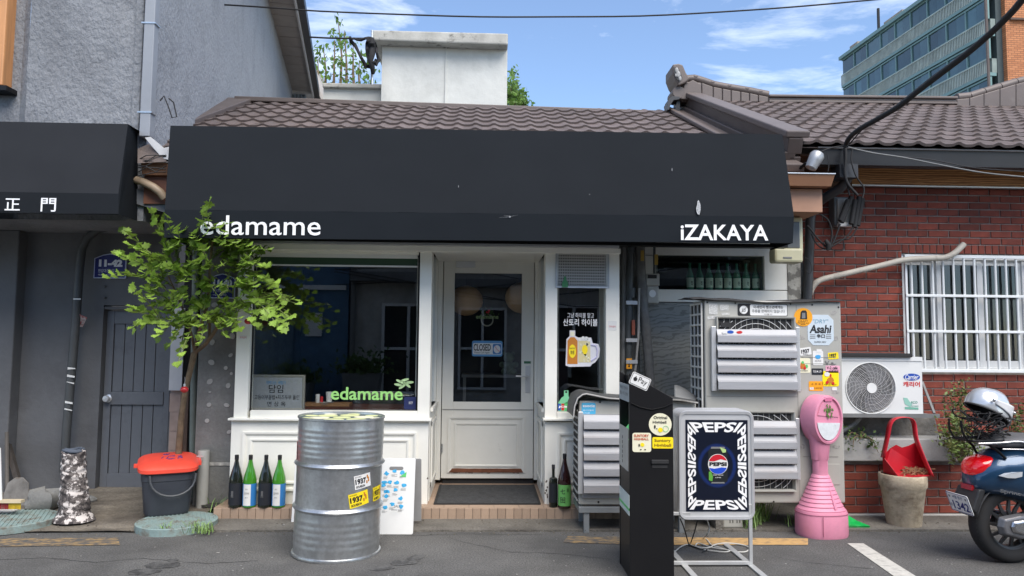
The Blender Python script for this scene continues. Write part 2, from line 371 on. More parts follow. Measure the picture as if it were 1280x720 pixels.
# ================================================================== GROUND
YK = PZ(700, 665, 0).y          # pavement edge
b = MB(); b.box(-150, 150, -60, 400, -.4, 0)
build(b, 'road', M_asphalt, kind='structure')
b = MB()
b.grid(lambda u, v: (PZ(275, 650, 0).x - .02 + u * 8.5, YK + v * 1.4, .016 + .003 * noise.noise((u * 30, v * 5, 0))), 60, 8)
b.quad((-2.45, YK, .017), (6.2, YK, .017), (6.2, YK, -.02), (-2.45, YK, -.02))
build(b, 'pavement', M_conc, kind='structure')
b = MB()
def rampf(u, v):
    y = YK - .02 + v * 1.5; x = -7.5 + u * 5.3
    z = .014 + .085 * max(0, min(1, (y - YK - .15) / 1.1)) + .008 * noise.noise((x * 2, y * 3, 0))
    if v < .06: z = min(z, .012 + .01 * noise.noise((x * 3, y, 1)))
    return (x, y + .03 * noise.noise((x * 2, 5, 0)) * (1 if v < .1 else 0), z)
b.grid(rampf, 60, 24)
M_ramp = mat('worn_ramp_concrete', (.21, .185, .148), .92, var=.4, vs=2.6, bump=1.8, bs=36, grain=(50, .35), dirt=(.075, .063, .05), dscale=1.9, dlo=.40, dhi=.62, damt=.9, stretch=(1, 2, 1))
build(b, 'concrete_ramp', M_ramp, kind='structure')
def worn(name, c, lo, hi, seed):
    m = mat(name, c, .8, var=.15, vs=20, dirt=(.075, .075, .076), dscale=14, dlo=lo, dhi=hi, damt=1, stretch=(1, 2.2, 1)); return m
M_yl_good = worn('yellow_road_paint', srgb(186, 150, 98), .50, .72, 0); M_yl_worn = worn('worn_yellow_road_paint', srgb(150, 125, 85), .40, .56, 1)
M_wl = worn('white_road_paint', srgb(188, 186, 178), .52, .80, 2)
def ground_quad(name, px, m, z=.004, n=10, wob=.006):
    P = [PZ(x, y, z) for x, y in px]; b = MB()
    b.grid(lambda u, v: (P[0].lerp(P[1], u)).lerp(P[3].lerp(P[2], u), v) + Vector((0, wob * noise.noise((u * 40, v * 7, 3)) if v in (0, 1) else 0, 0)), n * 4, 2)
    build(b, name, m, kind='structure')
ground_quad('yellow_line', [(775, 681), (1010, 681), (1010, 673), (775, 671)], M_yl_good)
ground_quad('yellow_line', [(-60, 684), (150, 681), (147, 672), (-60, 673)], M_yl_worn)
ground_quad('yellow_line', [(704, 678), (775, 680), (775, 671), (710, 670)], M_yl_worn)
ground_quad('white_line', [(1120, 722), (1148, 722), (1079, 679), (1059, 679)], M_wl)
# wet stains on the asphalt
M_wet = mat('wet_asphalt', (.062, .061, .060), .75, var=.3, vs=8, bump=1.2, bs=150, grain=(95, .4), dirt=(.118, .117, .113), dscale=11, dlo=.47, dhi=.56, damt=1)
b = MB()
for cx, cy, a, r in ((205, 706, 22, 4.5), (180, 714, 20, 4), (216, 700, 7, 1.6), (520, 697, 9, 4), (505, 703, 18, 3.2), (478, 710, 14, 3), (197, 703, 6, 1.5)):
    pts = []
    for k in range(26):
        t = 2 * pi * k / 26; w = 1 + .38 * noise.noise((cos(t) * 1.7 + cx, sin(t) * 1.7, cy)); pts.append(PZ(cx + a * w * cos(t) + r * sin(t) * -1.5, cy + r * w * sin(t), .003))
    b.quad(*pts)
build(b, 'wet_stain', M_wet, kind='stuff', label='dark damp patches on the grey asphalt')
b = MB()
for pts in (((560, 672), (590, 680), (640, 690), (700, 692), (772, 700)), ((-20, 700), (60, 697), (120, 703), (180, 698), (260, 704), (330, 700)), ((1150, 690), (1180, 696), (1230, 700), (1290, 712)), ((480, 668), (520, 669), (600, 667.5), (690, 668.5)), ((955, 690), (985, 700), (1040, 706), (1100, 712))):
    P = []
    for (xa, ya), (xb, yb) in zip(pts, pts[1:]):
        for t in range(8): P.append(PZ(xa + (xb - xa) * t / 8 + rnd.uniform(-1.5, 1.5), ya + (yb - ya) * t / 8 + rnd.uniform(-.5, .5), .0022))
    vs = []
    for p in P: w = rnd.uniform(.0012, .0035); vs += [tuple(p + Vector((0, -w, 0))), tuple(p + Vector((0, w, 0)))]
    b.add(vs, [(2 * i, 2 * i + 2, 2 * i + 3, 2 * i + 1) for i in range(len(P) - 1)])
build(b, 'road_crack', mat('crack', (.03, .03, .03), .95, var=.3), kind='stuff')
# litter specks
b = MB()
for k in range(90):
    x, y = rnd.uniform(-60, 1340), rnd.uniform(655, 719); p = PZ(x, y, .02 if y < 668 else .003); s = rnd.uniform(.0015, .0038)
    if rnd.random() < .08: s *= 2.2
    b.T = Matrix.Translation(p) @ Matrix.Rotation(rnd.uniform(0, 6), 4, 'Z'); b.box(-s * 1.6, s * 1.6, -s, s, 0, s * .5)
b.T = None
build(b, 'litter', mat('litter_paper', (.36, .35, .33), .8, var=.5, vs=30), kind='stuff')

b = MB()
for k in range(420):
    x = rnd.uniform(-40, 1320); y = 665 + rnd.gauss(0, 2.2) if k % 3 else rnd.choice((652, 655, 640)) + rnd.gauss(0, 2); p = PZ(x, y, .018 if y < 664.5 else .001); s = rnd.uniform(.002, .0055)
    b.T = Matrix.Translation(p) @ Matrix.Rotation(rnd.uniform(0, 6), 4, 'Z'); b.box(-s, s, -s * .8, s * .7, 0, s)
b.T = None
build(b, 'kerb_grit', mat('grit', (.13, .115, .09), .9, var=.7, vs=20), kind='stuff')

# ================================================================== BRICKS AND TILES
def brick_mesh(w, h, d, seed, name='brick'):
    r = random.Random(seed); b = MB(); j = lambda: r.uniform(-.0012, .0012)
    b.cbox(0, w, -d, 0.001, 0, h, .003)
    b.v = [Vector((p.x + j(), p.y + j() * .8, p.z + j())) for p in b.v]
    return b.mesh(name, M_brick)
BR = [brick_mesh(.190, .0575, .010, s) for s in range(4)]
BH = [brick_mesh(.090, .0575, .010, s + 9) for s in range(3)]
BS = [brick_mesh(.0575, .110, .010, s + 20) for s in range(3)]
def lay_bricks(x0, x1, z0, z1, Y, parent, holes=(), limit=300, ph=0, cx=1290):
    rows = int((z1 - z0) / .067); cand = []
    for r in range(rows):
        z = z0 + r * .067 + .005; x = x0 - (.1 if (r + ph) % 2 else 0)
        while x < x1:
            a, e = max(x, x0), min(x + .19, x1)
            segs = [(a, e)]
            for hx0, hx1, hz0, hz1 in holes:
                if z + .055 > hz0 and z < hz1:
                    ns = []
                    for s0, s1 in segs:
                        if s1 <= hx0 or s0 >= hx1: ns.append((s0, s1)); continue
                        if s0 < hx0: ns.append((s0, hx0))
                        if s1 > hx1: ns.append((hx1, s1))
                    segs = ns
            for s0, s1 in segs:
                if s1 - s0 > .025: cand.append((s0, s1, z))
            x += .2
    def key(c):
        p = proj((c[0], Y, c[2])); return 0 if (-20 < p[0] < cx and -20 < p[1] < 730) else 1
    cand.sort(key=lambda c: (key(c), c[0]))
    rest = MB(); n = 0
    for s0, s1, z in cand:
        w = s1 - s0
        if n < limit and key((s0, s1, z)) == 0:
            full = w > .185; half = .085 < w < .095
            me = rnd.choice(BR) if not half else rnd.choice(BH)
            sx = 1 if (full or half) else w / .19
            put(me, 'brick', parent, M=Matrix.LocRotScale(Vector((s0, Y + rnd.uniform(-.001, .0012), z)), None, Vector((sx, 1, 1)))); n += 1
        else: rest.cbox(s0, s1, Y - .01, Y, z, z + .0575, .003)
    if rest.v: build(rest, 'bricks_beyond', M_brick, parent, kind='stuff')

def tile_mesh(w=.2, l=.4, lip=.026):
    b = MB(); prof = [(0, 0), (.30, .001), (.44, .007), (.56, .020), (.70, .021), (.84, .009), (1.0, 0)]
    vs = []; n = len(prof)
    for (u, h) in prof: vs.append((u * w, -.012, h + lip))
    for (u, h) in prof: vs.append((u * w, l + .01, h + .002))
    for (u, h) in prof: vs.append((u * w, -.010, h + .001))
    fs = [(i, i + 1, n + i + 1, n + i) for i in range(n - 1)] + [(2 * n + i, 2 * n + i + 1, i + 1, i) for i in range(n - 1)]
    b.add(vs, fs); return b
def lay_tiles(parent, x0, ncol, Ye, ze, Yr, zr, rows, vis, limit=300, w=.2):
    TILE = tile_mesh(w).mesh('tile', M_roof, 50)
    ang = atan2(zr - ze, Yr - Ye); Ls = sqrt((zr - ze) ** 2 + (Yr - Ye) ** 2); l = Ls / rows
    rest = MB(); cand = []
    for r in range(rows):
        for c in range(ncol):
            off = 0
            M = Matrix.Translation((x0 + c * w + off, Ye + cos(ang) * l * r, ze + sin(ang) * l * r + .002 * rnd.random())) @ Matrix.Rotation(ang, 4, 'X') @ Matrix.Diagonal((1, l / .4, 1, 1))
            p = proj(M @ Vector((.1, .2, 0))); cand.append((0 if vis(*p) else 1, -p[1], M))
    cand.sort(key=lambda t: t[:2]); n = 0
    for k, _, M in cand:
        if k == 0 and n < limit: put(TILE, 'tile', parent, M=M); n += 1
        else: rest.T = M; t = tile_mesh(w); rest.add(t.v, t.f)
    rest.T = None
    if rest.v: build(rest, 'tiles_beyond', M_roof, parent, kind='stuff', smooth=50)

# ================================================================== GREY STUCCO HOUSE (left)
cxL = PY(187, 90, 6.0).x
dS = ray(449, 428); dS.z = 0; dS.normalize(); nS = Vector((dS.y, -dS.x, 0))   # nS points to +x
gh = thing('stucco_house', 'tall grey stucco house with downpipe and gabled eave, filling the left edge', 'house', (-6, 6.8, 0))
ZE = 7.45
b = MB(); C0 = Vector((cxL, 6.0, 0)); C1 = C0 + dS * 11.8
xs = [PY(36, 60, 6).x, PY(17, 60, 6).x]
z0 = PY(100, 275, 6).z
front = [(-9, 6.1), (xs[1], 6.1), (xs[0] - .02, 6.0)]
def gp(u, v): return None
# front wall as a fine grid so that the trowelled relief casts real shade
def fw(u, v):
    x = xs[0] + u * (cxL - xs[0]); z = z0 + v * (ZE - z0)
    return (x, 6.0 - .012 * noise.noise((x * 3, z * 3, 0)) - .006 * noise.noise((x * 9, z * 9, 4)), z)
b.grid(fw, 40, 120)
b.quad((xs[0], 6.0, z0), (xs[0], 6.0, ZE), (xs[1], 6.12, ZE), (xs[1], 6.12, z0))
b.quad((xs[1], 6.12, z0), (xs[1], 6.12, ZE), (-9, 6.12, ZE), (-9, 6.12, z0))
b.quad((cxL, 6.0, z0), (-9, 6.0, z0), (-9, 7.2, z0), (cxL, 7.2, z0))                         # underside
b.quad((-9, 6.12, 0), (-9, 6.12, ZE), (-9, 17, ZE), (-9, 17, 0)); b.quad((-9, 17, 0), (-9, 17, ZE), (C1.x, C1.y, ZE), (C1.x, C1.y, 0))
build(b, 'wall', M_stucco, gh, smooth=60)
b = MB()
b.grid(lambda u, v: (C0 + dS * 11.8 * u + nS * (.012 * noise.noise((u * 40, v * 16, 0))) + Vector((0, 0, z0 + v * (ZE - z0)))), 90, 60)
build(b, 'side_wall', M_stucco_lit, gh, smooth=60)
b = MB()                                               # groove where front and side meet
b.T = None; b.box(PY(167, 85, 5.985).x, PY(177, 85, 5.985).x, 5.975, 6.01, z0, ZE); build(b, 'pilaster', M_stucco, gh, bevel=.01)
b = MB(); x0, x1 = PY(180.5, 85, 5.94).x, PY(193.5, 85, 5.94).x
b.box(x0, x1, 5.90, 5.985, PY(187, 172, 5.94).z, ZE); o = build(b, 'downpipe', mat('downpipe_paint', (.27, .285, .31), .45, var=.08, vs=3), gh, bevel=.006)
b = MB()
for py in (32, 143): z = PY(187, py, 5.94).z; b.box(x0 - .02, x1 + .01, 5.895, 5.99, z, z + .012)
build(b, 'pipe_bracket', M_steel, o)
# soffit boards, fascia and roof
soff = MB(); w = .46
P = lambda s, o, z: tuple(C0 + dS * s + nS * o + Vector((0, 0, z)))
soff.add([P(-.5, 0, ZE + .02), P(12.2, 0, ZE + .02), P(12.2, w, ZE + .02), P(-.5, w, ZE + .02)], [(0, 1, 2, 3)])
so = build(soff, 'soffit', M_dgrey, gh)
M_soff = mat('soffit_board', srgb(150, 140, 132), .6, var=.1, objr=.06)
for k in range(25):
    b = MB(); s0 = -.45 + k * .5; b.add([P(s0, 0, ZE), P(s0 + .485, 0, ZE), P(s0 + .485, w, ZE), P(s0, w, ZE), P(s0, 0, ZE + .015), P(s0 + .485, 0, ZE + .015), P(s0 + .485, w, ZE + .015), P(s0, w, ZE + .015)],
                 [(0, 1, 2, 3), (4, 5, 6, 7), (0, 1, 5, 4), (1, 2, 6, 5), (2, 3, 7, 6), (3, 0, 4, 7)])
    build(b, 'soffit_board', M_soff, so)
def sbox(b, s0, s1, o0, o1, za, zb):
    b.add([P(s0, o0, za), P(s1, o0, za), P(s1, o1, za), P(s0, o1, za), P(s0, o0, zb), P(s1, o0, zb), P(s1, o1, zb), P(s0, o1, zb)],
          [(0, 1, 2, 3), (4, 5, 6, 7), (0, 1, 5, 4), (1, 2, 6, 5), (2, 3, 7, 6), (3, 0, 4, 7)])
b = MB(); sbox(b, -.5, 12.2, w, w + .03, ZE - .06, ZE + .16); sbox(b, 11.8, 12.2, -.5, w, ZE - .05, ZE + .25)
build(b, 'fascia', mat('fascia_paint', srgb(185, 180, 175), .5, var=.08), gh)
b = MB(); sbox(b, -.6, 12.4, w + .03, w + .16, ZE + .05, ZE + .17); build(b, 'roof_edge', M_darkgut, gh)
b = MB(); b.add([P(-.6, w + .16, ZE + .2), P(12.4, w + .16, ZE + .2), P(12.4, -3.2, ZE + 2.3), P(-.6, -3.2, ZE + 2.3)], [(0, 1, 2, 3)]); build(b, 'roof', M_darkgut, gh)
# low lean-to eave at the far end of the side wall
b = MB(); q = [PY(373, 55, 18.2), PY(380, 58, 18.2), PY(411, 124, 18.2), PY(402, 126, 18.2)]
b.add([tuple(p) for p in q] + [(p.x, p.y + 2.5, p.z) for p in q], [(0, 1, 2, 3), (4, 5, 6, 7), (0, 1, 5, 4), (1, 2, 6, 5), (2, 3, 7, 6), (3, 0, 4, 7)])
build(b, 'lean_to_fascia', MATS['fascia_paint'], gh)
b = MB(); q = [PY(376, 62, 18.4), PY(402, 124, 18.4), PY(385, 126, 18.4), PY(372, 75, 18.4)]
b.add([tuple(p) for p in q] + [(p.x, p.y + 2.2, p.z) for p in q], [(0, 1, 2, 3), (4, 5, 6, 7), (0, 1, 5, 4), (1, 2, 6, 5), (2, 3, 7, 6), (3, 0, 4, 7)])
build(b, 'lean_to_wall', M_soff, gh)
b = MB()
for k in range(6): x = PY(361 + k * 4, 115, 17.8).x; b.cyl((x, 17.8, PY(365, 125, 17.8).z - 1), (x, 17.8, PY(365, 109, 17.8).z), .04, seg=8)
build(b, 'corrugated_panel', mat('corrugated_steel', (.2, .24, .28), .5, var=.2), gh)
b = MB(); fb(b, -40, -60, 7.5, 106, 6.0, .14); wf = build(b, 'window_frame', mat('varnished_wood', srgb(196, 140, 92), .5, var=.2, vs=5, stretch=(4, 4, .4)), gh, bevel=.01)
b = MB(); fb(b, -40, 106, 8, 112, 5.98, .16); build(b, 'sill', M_blackm, wf)
# cable hook
b = MB(); b.tube([PY(x, y, 5.99 + .004 * i) for i, (x, y) in enumerate(((200, 126), (205, 120), (210, 132), (215, 147), (221, 146), (217, 128), (211, 123)))], .006, 6); build(b, 'cable_stub', M_rubber, gh)
# lower recessed storey
YL = 6.75
xd0, xd1 = PY(124, 500, YL).x, PY(212, 500, YL).x; zd1 = PY(170, 382, YL).z
def lw(u0, u1, za, zb, b, n=24):
    b.grid(lambda u, v: (u0 + u * (u1 - u0), YL - .008 * noise.noise(((u0 + u * (u1 - u0)) * 3, (za + v * (zb - za)) * 3, 0)), za + v * (zb - za)), n, n)
b = MB(); lw(-9, xd0, 0, z0 + .05, b, 60); lw(xd0, xd1, zd1, z0 + .05, b, 8); lw(xd1, xd1 + .03, 0, z0 + .05, b, 2)
b.quad((xd0, YL, 0), (xd0, YL + .14, 0), (xd0, YL + .14, zd1), (xd0, YL, zd1)); b.quad((xd0, YL, zd1), (xd1, YL, zd1), (xd1, YL + .14, zd1), (xd0, YL + .14, zd1))
build(b, 'lower_wall', M_dgrey, gh, smooth=50)
b = MB(); xp = PY(15, 450, 6.62).x; b.box(-9, xp, 6.62, YL, 0, z0); build(b, 'corner_pier', M_dgrey, gh, bevel=.01)
# door of vertical planks
YD = YL + .06
dr = MB(); x0, x1 = PY(129, 500, YD).x, PY(211.5, 500, YD).x; zb, zt = .09, PY(170, 388, YD).z
sw = (x1 - x0) * .11
fz0, fz1 = PY(175, 592, YD).z, PY(170, 405, YD).z; mz0, mz1 = PY(170, 506, YD).z, PY(170, 490, YD).z
dr.box(x0, x0 + sw, YD, YD + .04, zb, zt); dr.box(x1 - sw * .8, x1, YD, YD + .04, zb, zt); dr.box(x0 + sw, x1 - sw * .8, YD + .001, YD + .04, fz1, zt); dr.box(x0 + sw, x1 - sw * .8, YD + .001, YD + .04, zb, fz0)
door = build(dr, 'door', M_dgrey_door, gh, bevel=.004)
b = MB(); b.box(x0 + sw, x1 - sw * .8, YD - .008, YD + .03, mz0, mz1); build(b, 'rail', M_dgrey_door, door, bevel=.004)
n = 5; pw = (x1 - sw * .8 - x0 - sw) / n
for k in range(n):
    for za, zc in ((fz0, mz0), (mz1, fz1)):
        b = MB(); a = x0 + sw + pw * k; b.box(a + .003, a + pw - .003, YD + .014, YD + .035, za, zc); build(b, 'plank', M_dgrey_door, door, bevel=.003)
b = MB(); b.box(x0 - .03, x0 - .004, YL + .01, YD + .03, zb, zt + .03); b.box(x0 - .004, x1, YL + .01, YD + .03, zt + .004, zt + .03); b.box(x0 + sw, x1 - .1, YD + .037, YD + .05, zb, zt); build(b, 'door_frame', M_dgrey, gh, bevel=.003)
b = MB(); kx, kz = XZ(136, 498, YD); b.T = Matrix.Translation((kx, YD, kz)) @ Matrix.Rotation(pi / 2, 4, 'X')
b.lathe([(.036, 0), (.036, .006), (.018, .012), (.015, .03), (.028, .038), (.031, .052), (.024, .064), (.008, .066)], seg=20); b.T = None
build(b, 'knob', M_alu, door, smooth=40)
# conduit with curved top
path = [(178, 282), (160, 282), (140, 283), (122, 287), (109, 297), (102, 312), (99, 340), (95, 400), (89, 470), (83, 540), (80, 590)]
b = MB(); b.tube([PY(x, y, 6.62) for x, y in path], .036, 12); cp = build(b, 'curved_conduit', mat('conduit_dark', (.065, .07, .073), .5, var=.15), gh, smooth=60)
b = MB()
for y0, dx in ((373, 0), (459, 1), (468, 2), (477, 1.5), (501, 2), (510, 2.5)):
    x = 99 - (y0 - 340) * .079; a = PY(x - 5, y0, 6.58); c = PY(x + 4.5, y0 + dx, 6.58); b.quad(a, c, c + Vector((0, 0, -.012 * rnd.random() - .004)), a + Vector((0, 0, -.02 * rnd.random() - .004)))
build(b, 'tape_scrap', M_paper, cp)
b = MB(); b.quad(PY(98, 392, 6.6), PY(109, 397, 6.66), PY(103, 409, 6.66), PY(97, 408, 6.6)); build(b, 'torn_notice', mat('torn_red_notice', (.5, .45, .45), .6, var=.8, vs=30, dirt=(.35, .02, .03), dscale=16, dlo=.45, dhi=.55), gh)
b = MB()
for x, y, r in ((131, 372, 2.5), (131, 358, 2)): p = PY(x, y, YL - .01); b.ball((p.x, p.y, p.z), .012)
build(b, 'bolt_head', M_dgrey, gh)

# strip between the door and the restaurant plaster
YS = 6.62
sp = thing('boundary_strip', 'narrow strip of pink tile, white sheet and dark gap between grey door and plaster wall', 'wall', (PY(225, 600, YS).x, YS, 0))
b = MB(); fb(b, 211, 488, 226, 612, YS + .05, .2); M_pil = mat('pillar_tile_pink', srgb(158, 138, 128), .7, var=.15, vs=9); build(b, 'tiled_pillar', M_pil, sp)
b = MB()
for k in range(5): fb(b, 212, 492 + k * 24, 225.5, 514.5 + k * 24, YS + .044, .006)
build(b, 'pillar_tile', M_pil, sp)
b = MB(); fb(b, 213, 385, 229, 488, YS, .012); o = build(b, 'white_sheet', mat('white_sheet', srgb(196, 198, 200), .5, var=.05, vs=8), sp)
b = MB(); fb(b, 226, 300, 242, 620, YS + .1, .1); build(b, 'dark_gap', M_dark, sp)
b = MB(); x, z = XZ(238.5, 500, 6.5); b.cyl((PY(240, 620, 6.5).x, 6.5, 0.05), (PY(241.5, 380, 6.5).x, 6.5, PY(240, 300, 6.5).z), .027, seg=12); build(b, 'drain_pipe', mat('drain_pipe_green', srgb(120, 130, 122), .6, var=.25, vs=5), sp, smooth=60)
b = MB(); fb(b, 229, 489, 233.5, 610, YS + .02, .03); build(b, 'brown_post', mat('brown_post', srgb(90, 70, 58), .7, var=.2), sp)

# ---------------- left awning
aw = thing('awning', 'charcoal box awning with two white Chinese characters, cut by the left edge', 'awning', (-5, 6.0, PY(100, 268, 5.7).z))
YF, YT = 5.62, 5.72
TR = PY(160, 155, YT); BR_ = PY(148, 242, YF); VR = PY(148, 268, YF); TL = PY(-420, 144, YT); BL = PY(-420, 234, YF); VL = PY(-420, 254, YF)
TBR = Vector((TR.x + .0, 6.0, TR.z)); 
b = MB(); b.grid(lambda u, v: (BL.lerp(BR_, u)).lerp(TL.lerp(TR, u), v) + Vector((0, .008 * noise.noise((u * 6, v * 3, 2)), 0)), 30, 8)
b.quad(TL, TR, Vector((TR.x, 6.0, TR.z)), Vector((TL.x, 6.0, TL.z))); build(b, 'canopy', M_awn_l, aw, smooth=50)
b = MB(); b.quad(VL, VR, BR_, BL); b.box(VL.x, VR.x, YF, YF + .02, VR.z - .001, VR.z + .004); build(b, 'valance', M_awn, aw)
xr = TR.x + .004
b = MB(); b.add([(BR_.x, BR_.y, BR_.z), (VR.x, VR.y, VR.z), (VR.x + .0, 5.99, PY(171, 276, 5.99).z), (TR.x, 5.99, TR.z), tuple(TR)], [(0, 1, 2, 3, 4)]); b.v[2].x = PY(171.5, 276, 5.99).x; b.v[3].x = PY(173, 160, 5.99).x
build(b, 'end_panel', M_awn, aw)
b = MB(); text_px(b, '正', 6, 248, 25, 263, YF - .004, bold=.01); build(b, 'lettering', M_letter, aw); b = MB(); text_px(b, '門', 51, 247.5, 70, 264.5, YF - .004, bold=.01); build(b, 'lettering', M_letter, aw)

# ================================================================== RESTAURANT
rs = thing('restaurant', 'small white fronted restaurant with brown tiled roof under the black awning', 'restaurant', (0, 6.1, 0))
YW = 6.1; YDR = 6.95; ZS = .10
xL = PY(246, 500, 6.28).x; xR = PY(1007, 400, 6.6).x
x_l = PY(292, 420, YW).x; x_r = PY(774.5, 420, YW).x
ztop = 2.75
b = MB()
b.box(xL, x_l + .03, 6.28, 6.4, 0, ztop)                 # left plaster
b.box(xL, xL + .1, 6.4, 12, 0, ztop); b.box(xR - .1, xR, 6.8, 12, 0, ztop); b.box(xL, xR, 11.9, 12, 0, ztop)
build(b, 'plaster_wall', M_plaster, rs)
b = MB()
for x, y, r in ((268, 381, 3.6), (265, 428, 3.3), (290, 420, 3.2), (288, 444, 2.6), (264, 453, 3.6), (282, 460, 2.4), (289, 467, 2), (262, 477, 3.2), (285, 482, 2.8), (262, 490, 1.5), (261, 506, 2.6), (283, 506.5, 2.8), (258.5, 526, 2.4), (286, 540, 3), (270, 400, 2.4)):
    cx, cz = XZ(x, y, 6.27); rr = r * 6.27 / F; disc(b, cx, cz, rr * rnd.uniform(.7, 1.1), rr * rnd.uniform(.9, 1.3), 6.272, n=9, rot=rnd.uniform(0, 3), d=.009)
build(b, 'adhesive_dab', mat('adhesive', (.42, .41, .39), .8, var=.15), rs)
b = MB(); fb(b, 247, 578, 289, 582, 6.272, .01); build(b, 'cracked_render', mat('render_scar', (.4, .39, .36), .9, var=.4, vs=30), rs)
# step with tiles
b = MB(); ysf = PZ(600, 651, 0).y; xs0 = PZ(268, 650, 0).x; xs1 = x_r + .1
b.box(xs0 + .02, xs1, ysf + .012, 7.0, 0, ZS - .006); st = build(b, 'entrance_step', M_mortar, rs)
tw = .0655; n = int((xs1 - xs0) / tw)
tm = MB(); tm.cbox(0, tw - .003, -.012, 0, 0, ZS - .008, .0015); tm = tm.mesh('step_tile', M_tile_pink)
for k in range(n): put(tm, 'step_tile', st, M=Matrix.Translation((xs0 + k * tw, ysf + .012, .005 + rnd.uniform(-.001, .001))))
tt = MB(); tt.box(0, .197, 0, .197, 0, .006); tt = tt.mesh('floor_tile', M_tile_pink)
for i in range(int((xs1 - xs0) / .2) + 1):
    for j in range(2 if not (PY(540, 620, YW).x - .1 < xs0 + i * .2 < PY(690, 620, YW).x) else 6):
        if xs0 + i * .2 + .2 < xs1 + .1: put(tt, 'floor_tile', st, M=Matrix.Translation((xs0 + i * .2, ysf + .004 + j * .2, ZS - .006)))
# header trim & aluminium track
b = MB(); fb(b, 297, 307.5, 776, 314, 6.05, .12); build(b, 'header_trim', M_white, rs, bevel=.004)
b = MB(); fb(b, 297, 303, 774, 306.5, 6.0, .1); build(b, 'awning_track', M_alu, rs)
zt_ = PY(500, 306, 6.05).z
b = MB(); b.box(x_l, x_r, 6.16, 6.3, zt_ - .02, ztop); b.box(xL, xR, 6.3, 7.5, ztop - .05, ztop); build(b, 'lintel_wall', M_plaster, rs)
# ---- left bay
b = MB(); fb(b, 295.5, 312, 312.5, 524, YW, .12); fb(b, 523.5, 312, 538.5, 524, YW, .12); fb(b, 312.5, 513.5, 523.5, 524, YW + .002, .12)
fb(b, 312.5, 313, 523.5, 317, YW + .03, .1)
wl = build(b, 'window', M_white, rs, bevel=.003)
b = MB(); fb(b, 316, 318, 523, 514, YW + .07, .008); build(b, 'pane', GL_dark, wl)
b = MB(); fb(b, 313, 315, 316, 514, YW + .05, .03); fb(b, 521.5, 315, 523.5, 514, YW + .05, .03); fb(b, 316, 512.5, 522, 514, YW + .05, .03); build(b, 'black_bead', M_blackm, wl)
b = MB(); fb(b, 316, 317.5, 522, 322, YW + .05, .02); fb(b, 316, 331, 522, 333, YW + .05, .02); build(b, 'blind_rail', M_white_pl, wl)
b = MB(); fb(b, 316, 322, 522, 331, YW + .066, .003); build(b, 'green_strip', smat('dark_green_strip', 52, 78, 58), wl)
b = MB(); fb(b, 284.5, 523.5, 539, 526.2, YW - .045, .12); build(b, 'ledge', M_white, wl, bevel=.003)
b = MB(); zl = PY(412, 526, YW).z; xa, xb = PY(287.5, 577, YW).x, PY(535, 577, YW).x
b.box(xa, xb, YW, YW + .12, ZS, zl); pl = build(b, 'lower_panel', M_white, rs, bevel=.002)
b = MB(); ring(b, 302.5, 540, 520.5, 613.5, YW, .028, .016); ring(b, 311.5, 549, 511, 604.5, YW, .022, .012); build(b, 'moulding', M_white, pl)
b = MB()
for k in range(16):
    px = rnd.choice((288, 289, 534, 683, 682, 684)) + rnd.uniform(-.5, .5); cx, cz = XZ(px, rnd.uniform(596, 627), YW - .0005); b.prism([(cx + rnd.uniform(.5, 1) * .008 * cos(k2 * .9), cz + rnd.uniform(.5, 1.4) * .010 * sin(k2 * .9)) for k2 in range(7)], 'y', YW - .0012, YW)
build(b, 'paint_chips', mat('bare_primer', srgb(96, 84, 72), .9, var=.4), pl, kind='stuff')
# ---- recess sides
xr0, xr1 = PY(538.5, 420, YW).x, PY(681.5, 470, YW).x
zsl = PY(600, 512, YW).z
for x, s in ((xr0, -1), (xr1, 1)):
    b = MB(); b.box(x, x + .06 * s, YW + .12, YDR, ZS, zsl); b.box(x, x + .05 * s, YW + .12, YW + .2, zsl, zt_); b.box(x, x + .05 * s, YDR - .06, YDR, zsl, zt_)
    b.box(x - .02 * s, x + .06 * s, YW + .12, YDR - .0, zsl - .03, zsl); rp = build(b, 'recess_side', M_white, rs, bevel=.002)
    b = MB(); b.box(x + .02 * s, x + .028 * s, YW + .2, YDR - .06, zsl, zt_ - .02); build(b, 'side_pane', GL_dark, rp)
    b = MB()
    X = x - .001 * s; ya, yb = YW + .2, YDR - .12; za, zb = ZS + .1, zsl - .12; wd = .04
    b.box(X, X - .014 * s, ya, yb, za, za + wd); b.box(X, X - .014 * s, ya, yb, zb - wd, zb); b.box(X, X - .0135 * s, ya, ya + wd, za, zb); b.box(X, X - .0135 * s, yb - wd, yb, za, zb)
    build(b, 'moulding', M_white, rp, bevel=.003)
b = MB(); b.box(xr0, xr1, YW + .1, YDR, zt_ - .035, zt_); build(b, 'recess_ceiling', M_white, rs)
# ---- door wall
b = MB(); fb(b, 546, 318, 552, 600, YDR - .02, .1); fb(b, 668, 318, 676.5, 600, YDR - .02, .1); fb(b, 552, 316, 668, 326, YDR - .02, .1)
xa = PY(546, 460, YDR).x; xb = PY(676.5, 460, YDR).x
b.box(xr0 - .2, xa, YDR, YDR + .08, ZS, zt_); b.box(xb, xr1 + .2, YDR + .01, YDR + .08, ZS, zt_)
df = build(b, 'door_frame', M_white, rs, bevel=.003)
dx0, dx1, dz0, dz1 = fdim(553, 327, 667, 598, YDR)
gx0, gx1, gz0, gz1 = fdim(567.5, 341.5, 652, 502.5, YDR)
b = MB(); b.box(dx0, gx0, YDR, YDR + .04, dz0, dz1); b.box(gx1, dx1, YDR, YDR + .04, dz0, dz1); b.box(gx0, gx1, YDR + .0005, YDR + .04, gz1, dz1); b.box(gx0, gx1, YDR + .0005, YDR + .04, dz0, gz0)
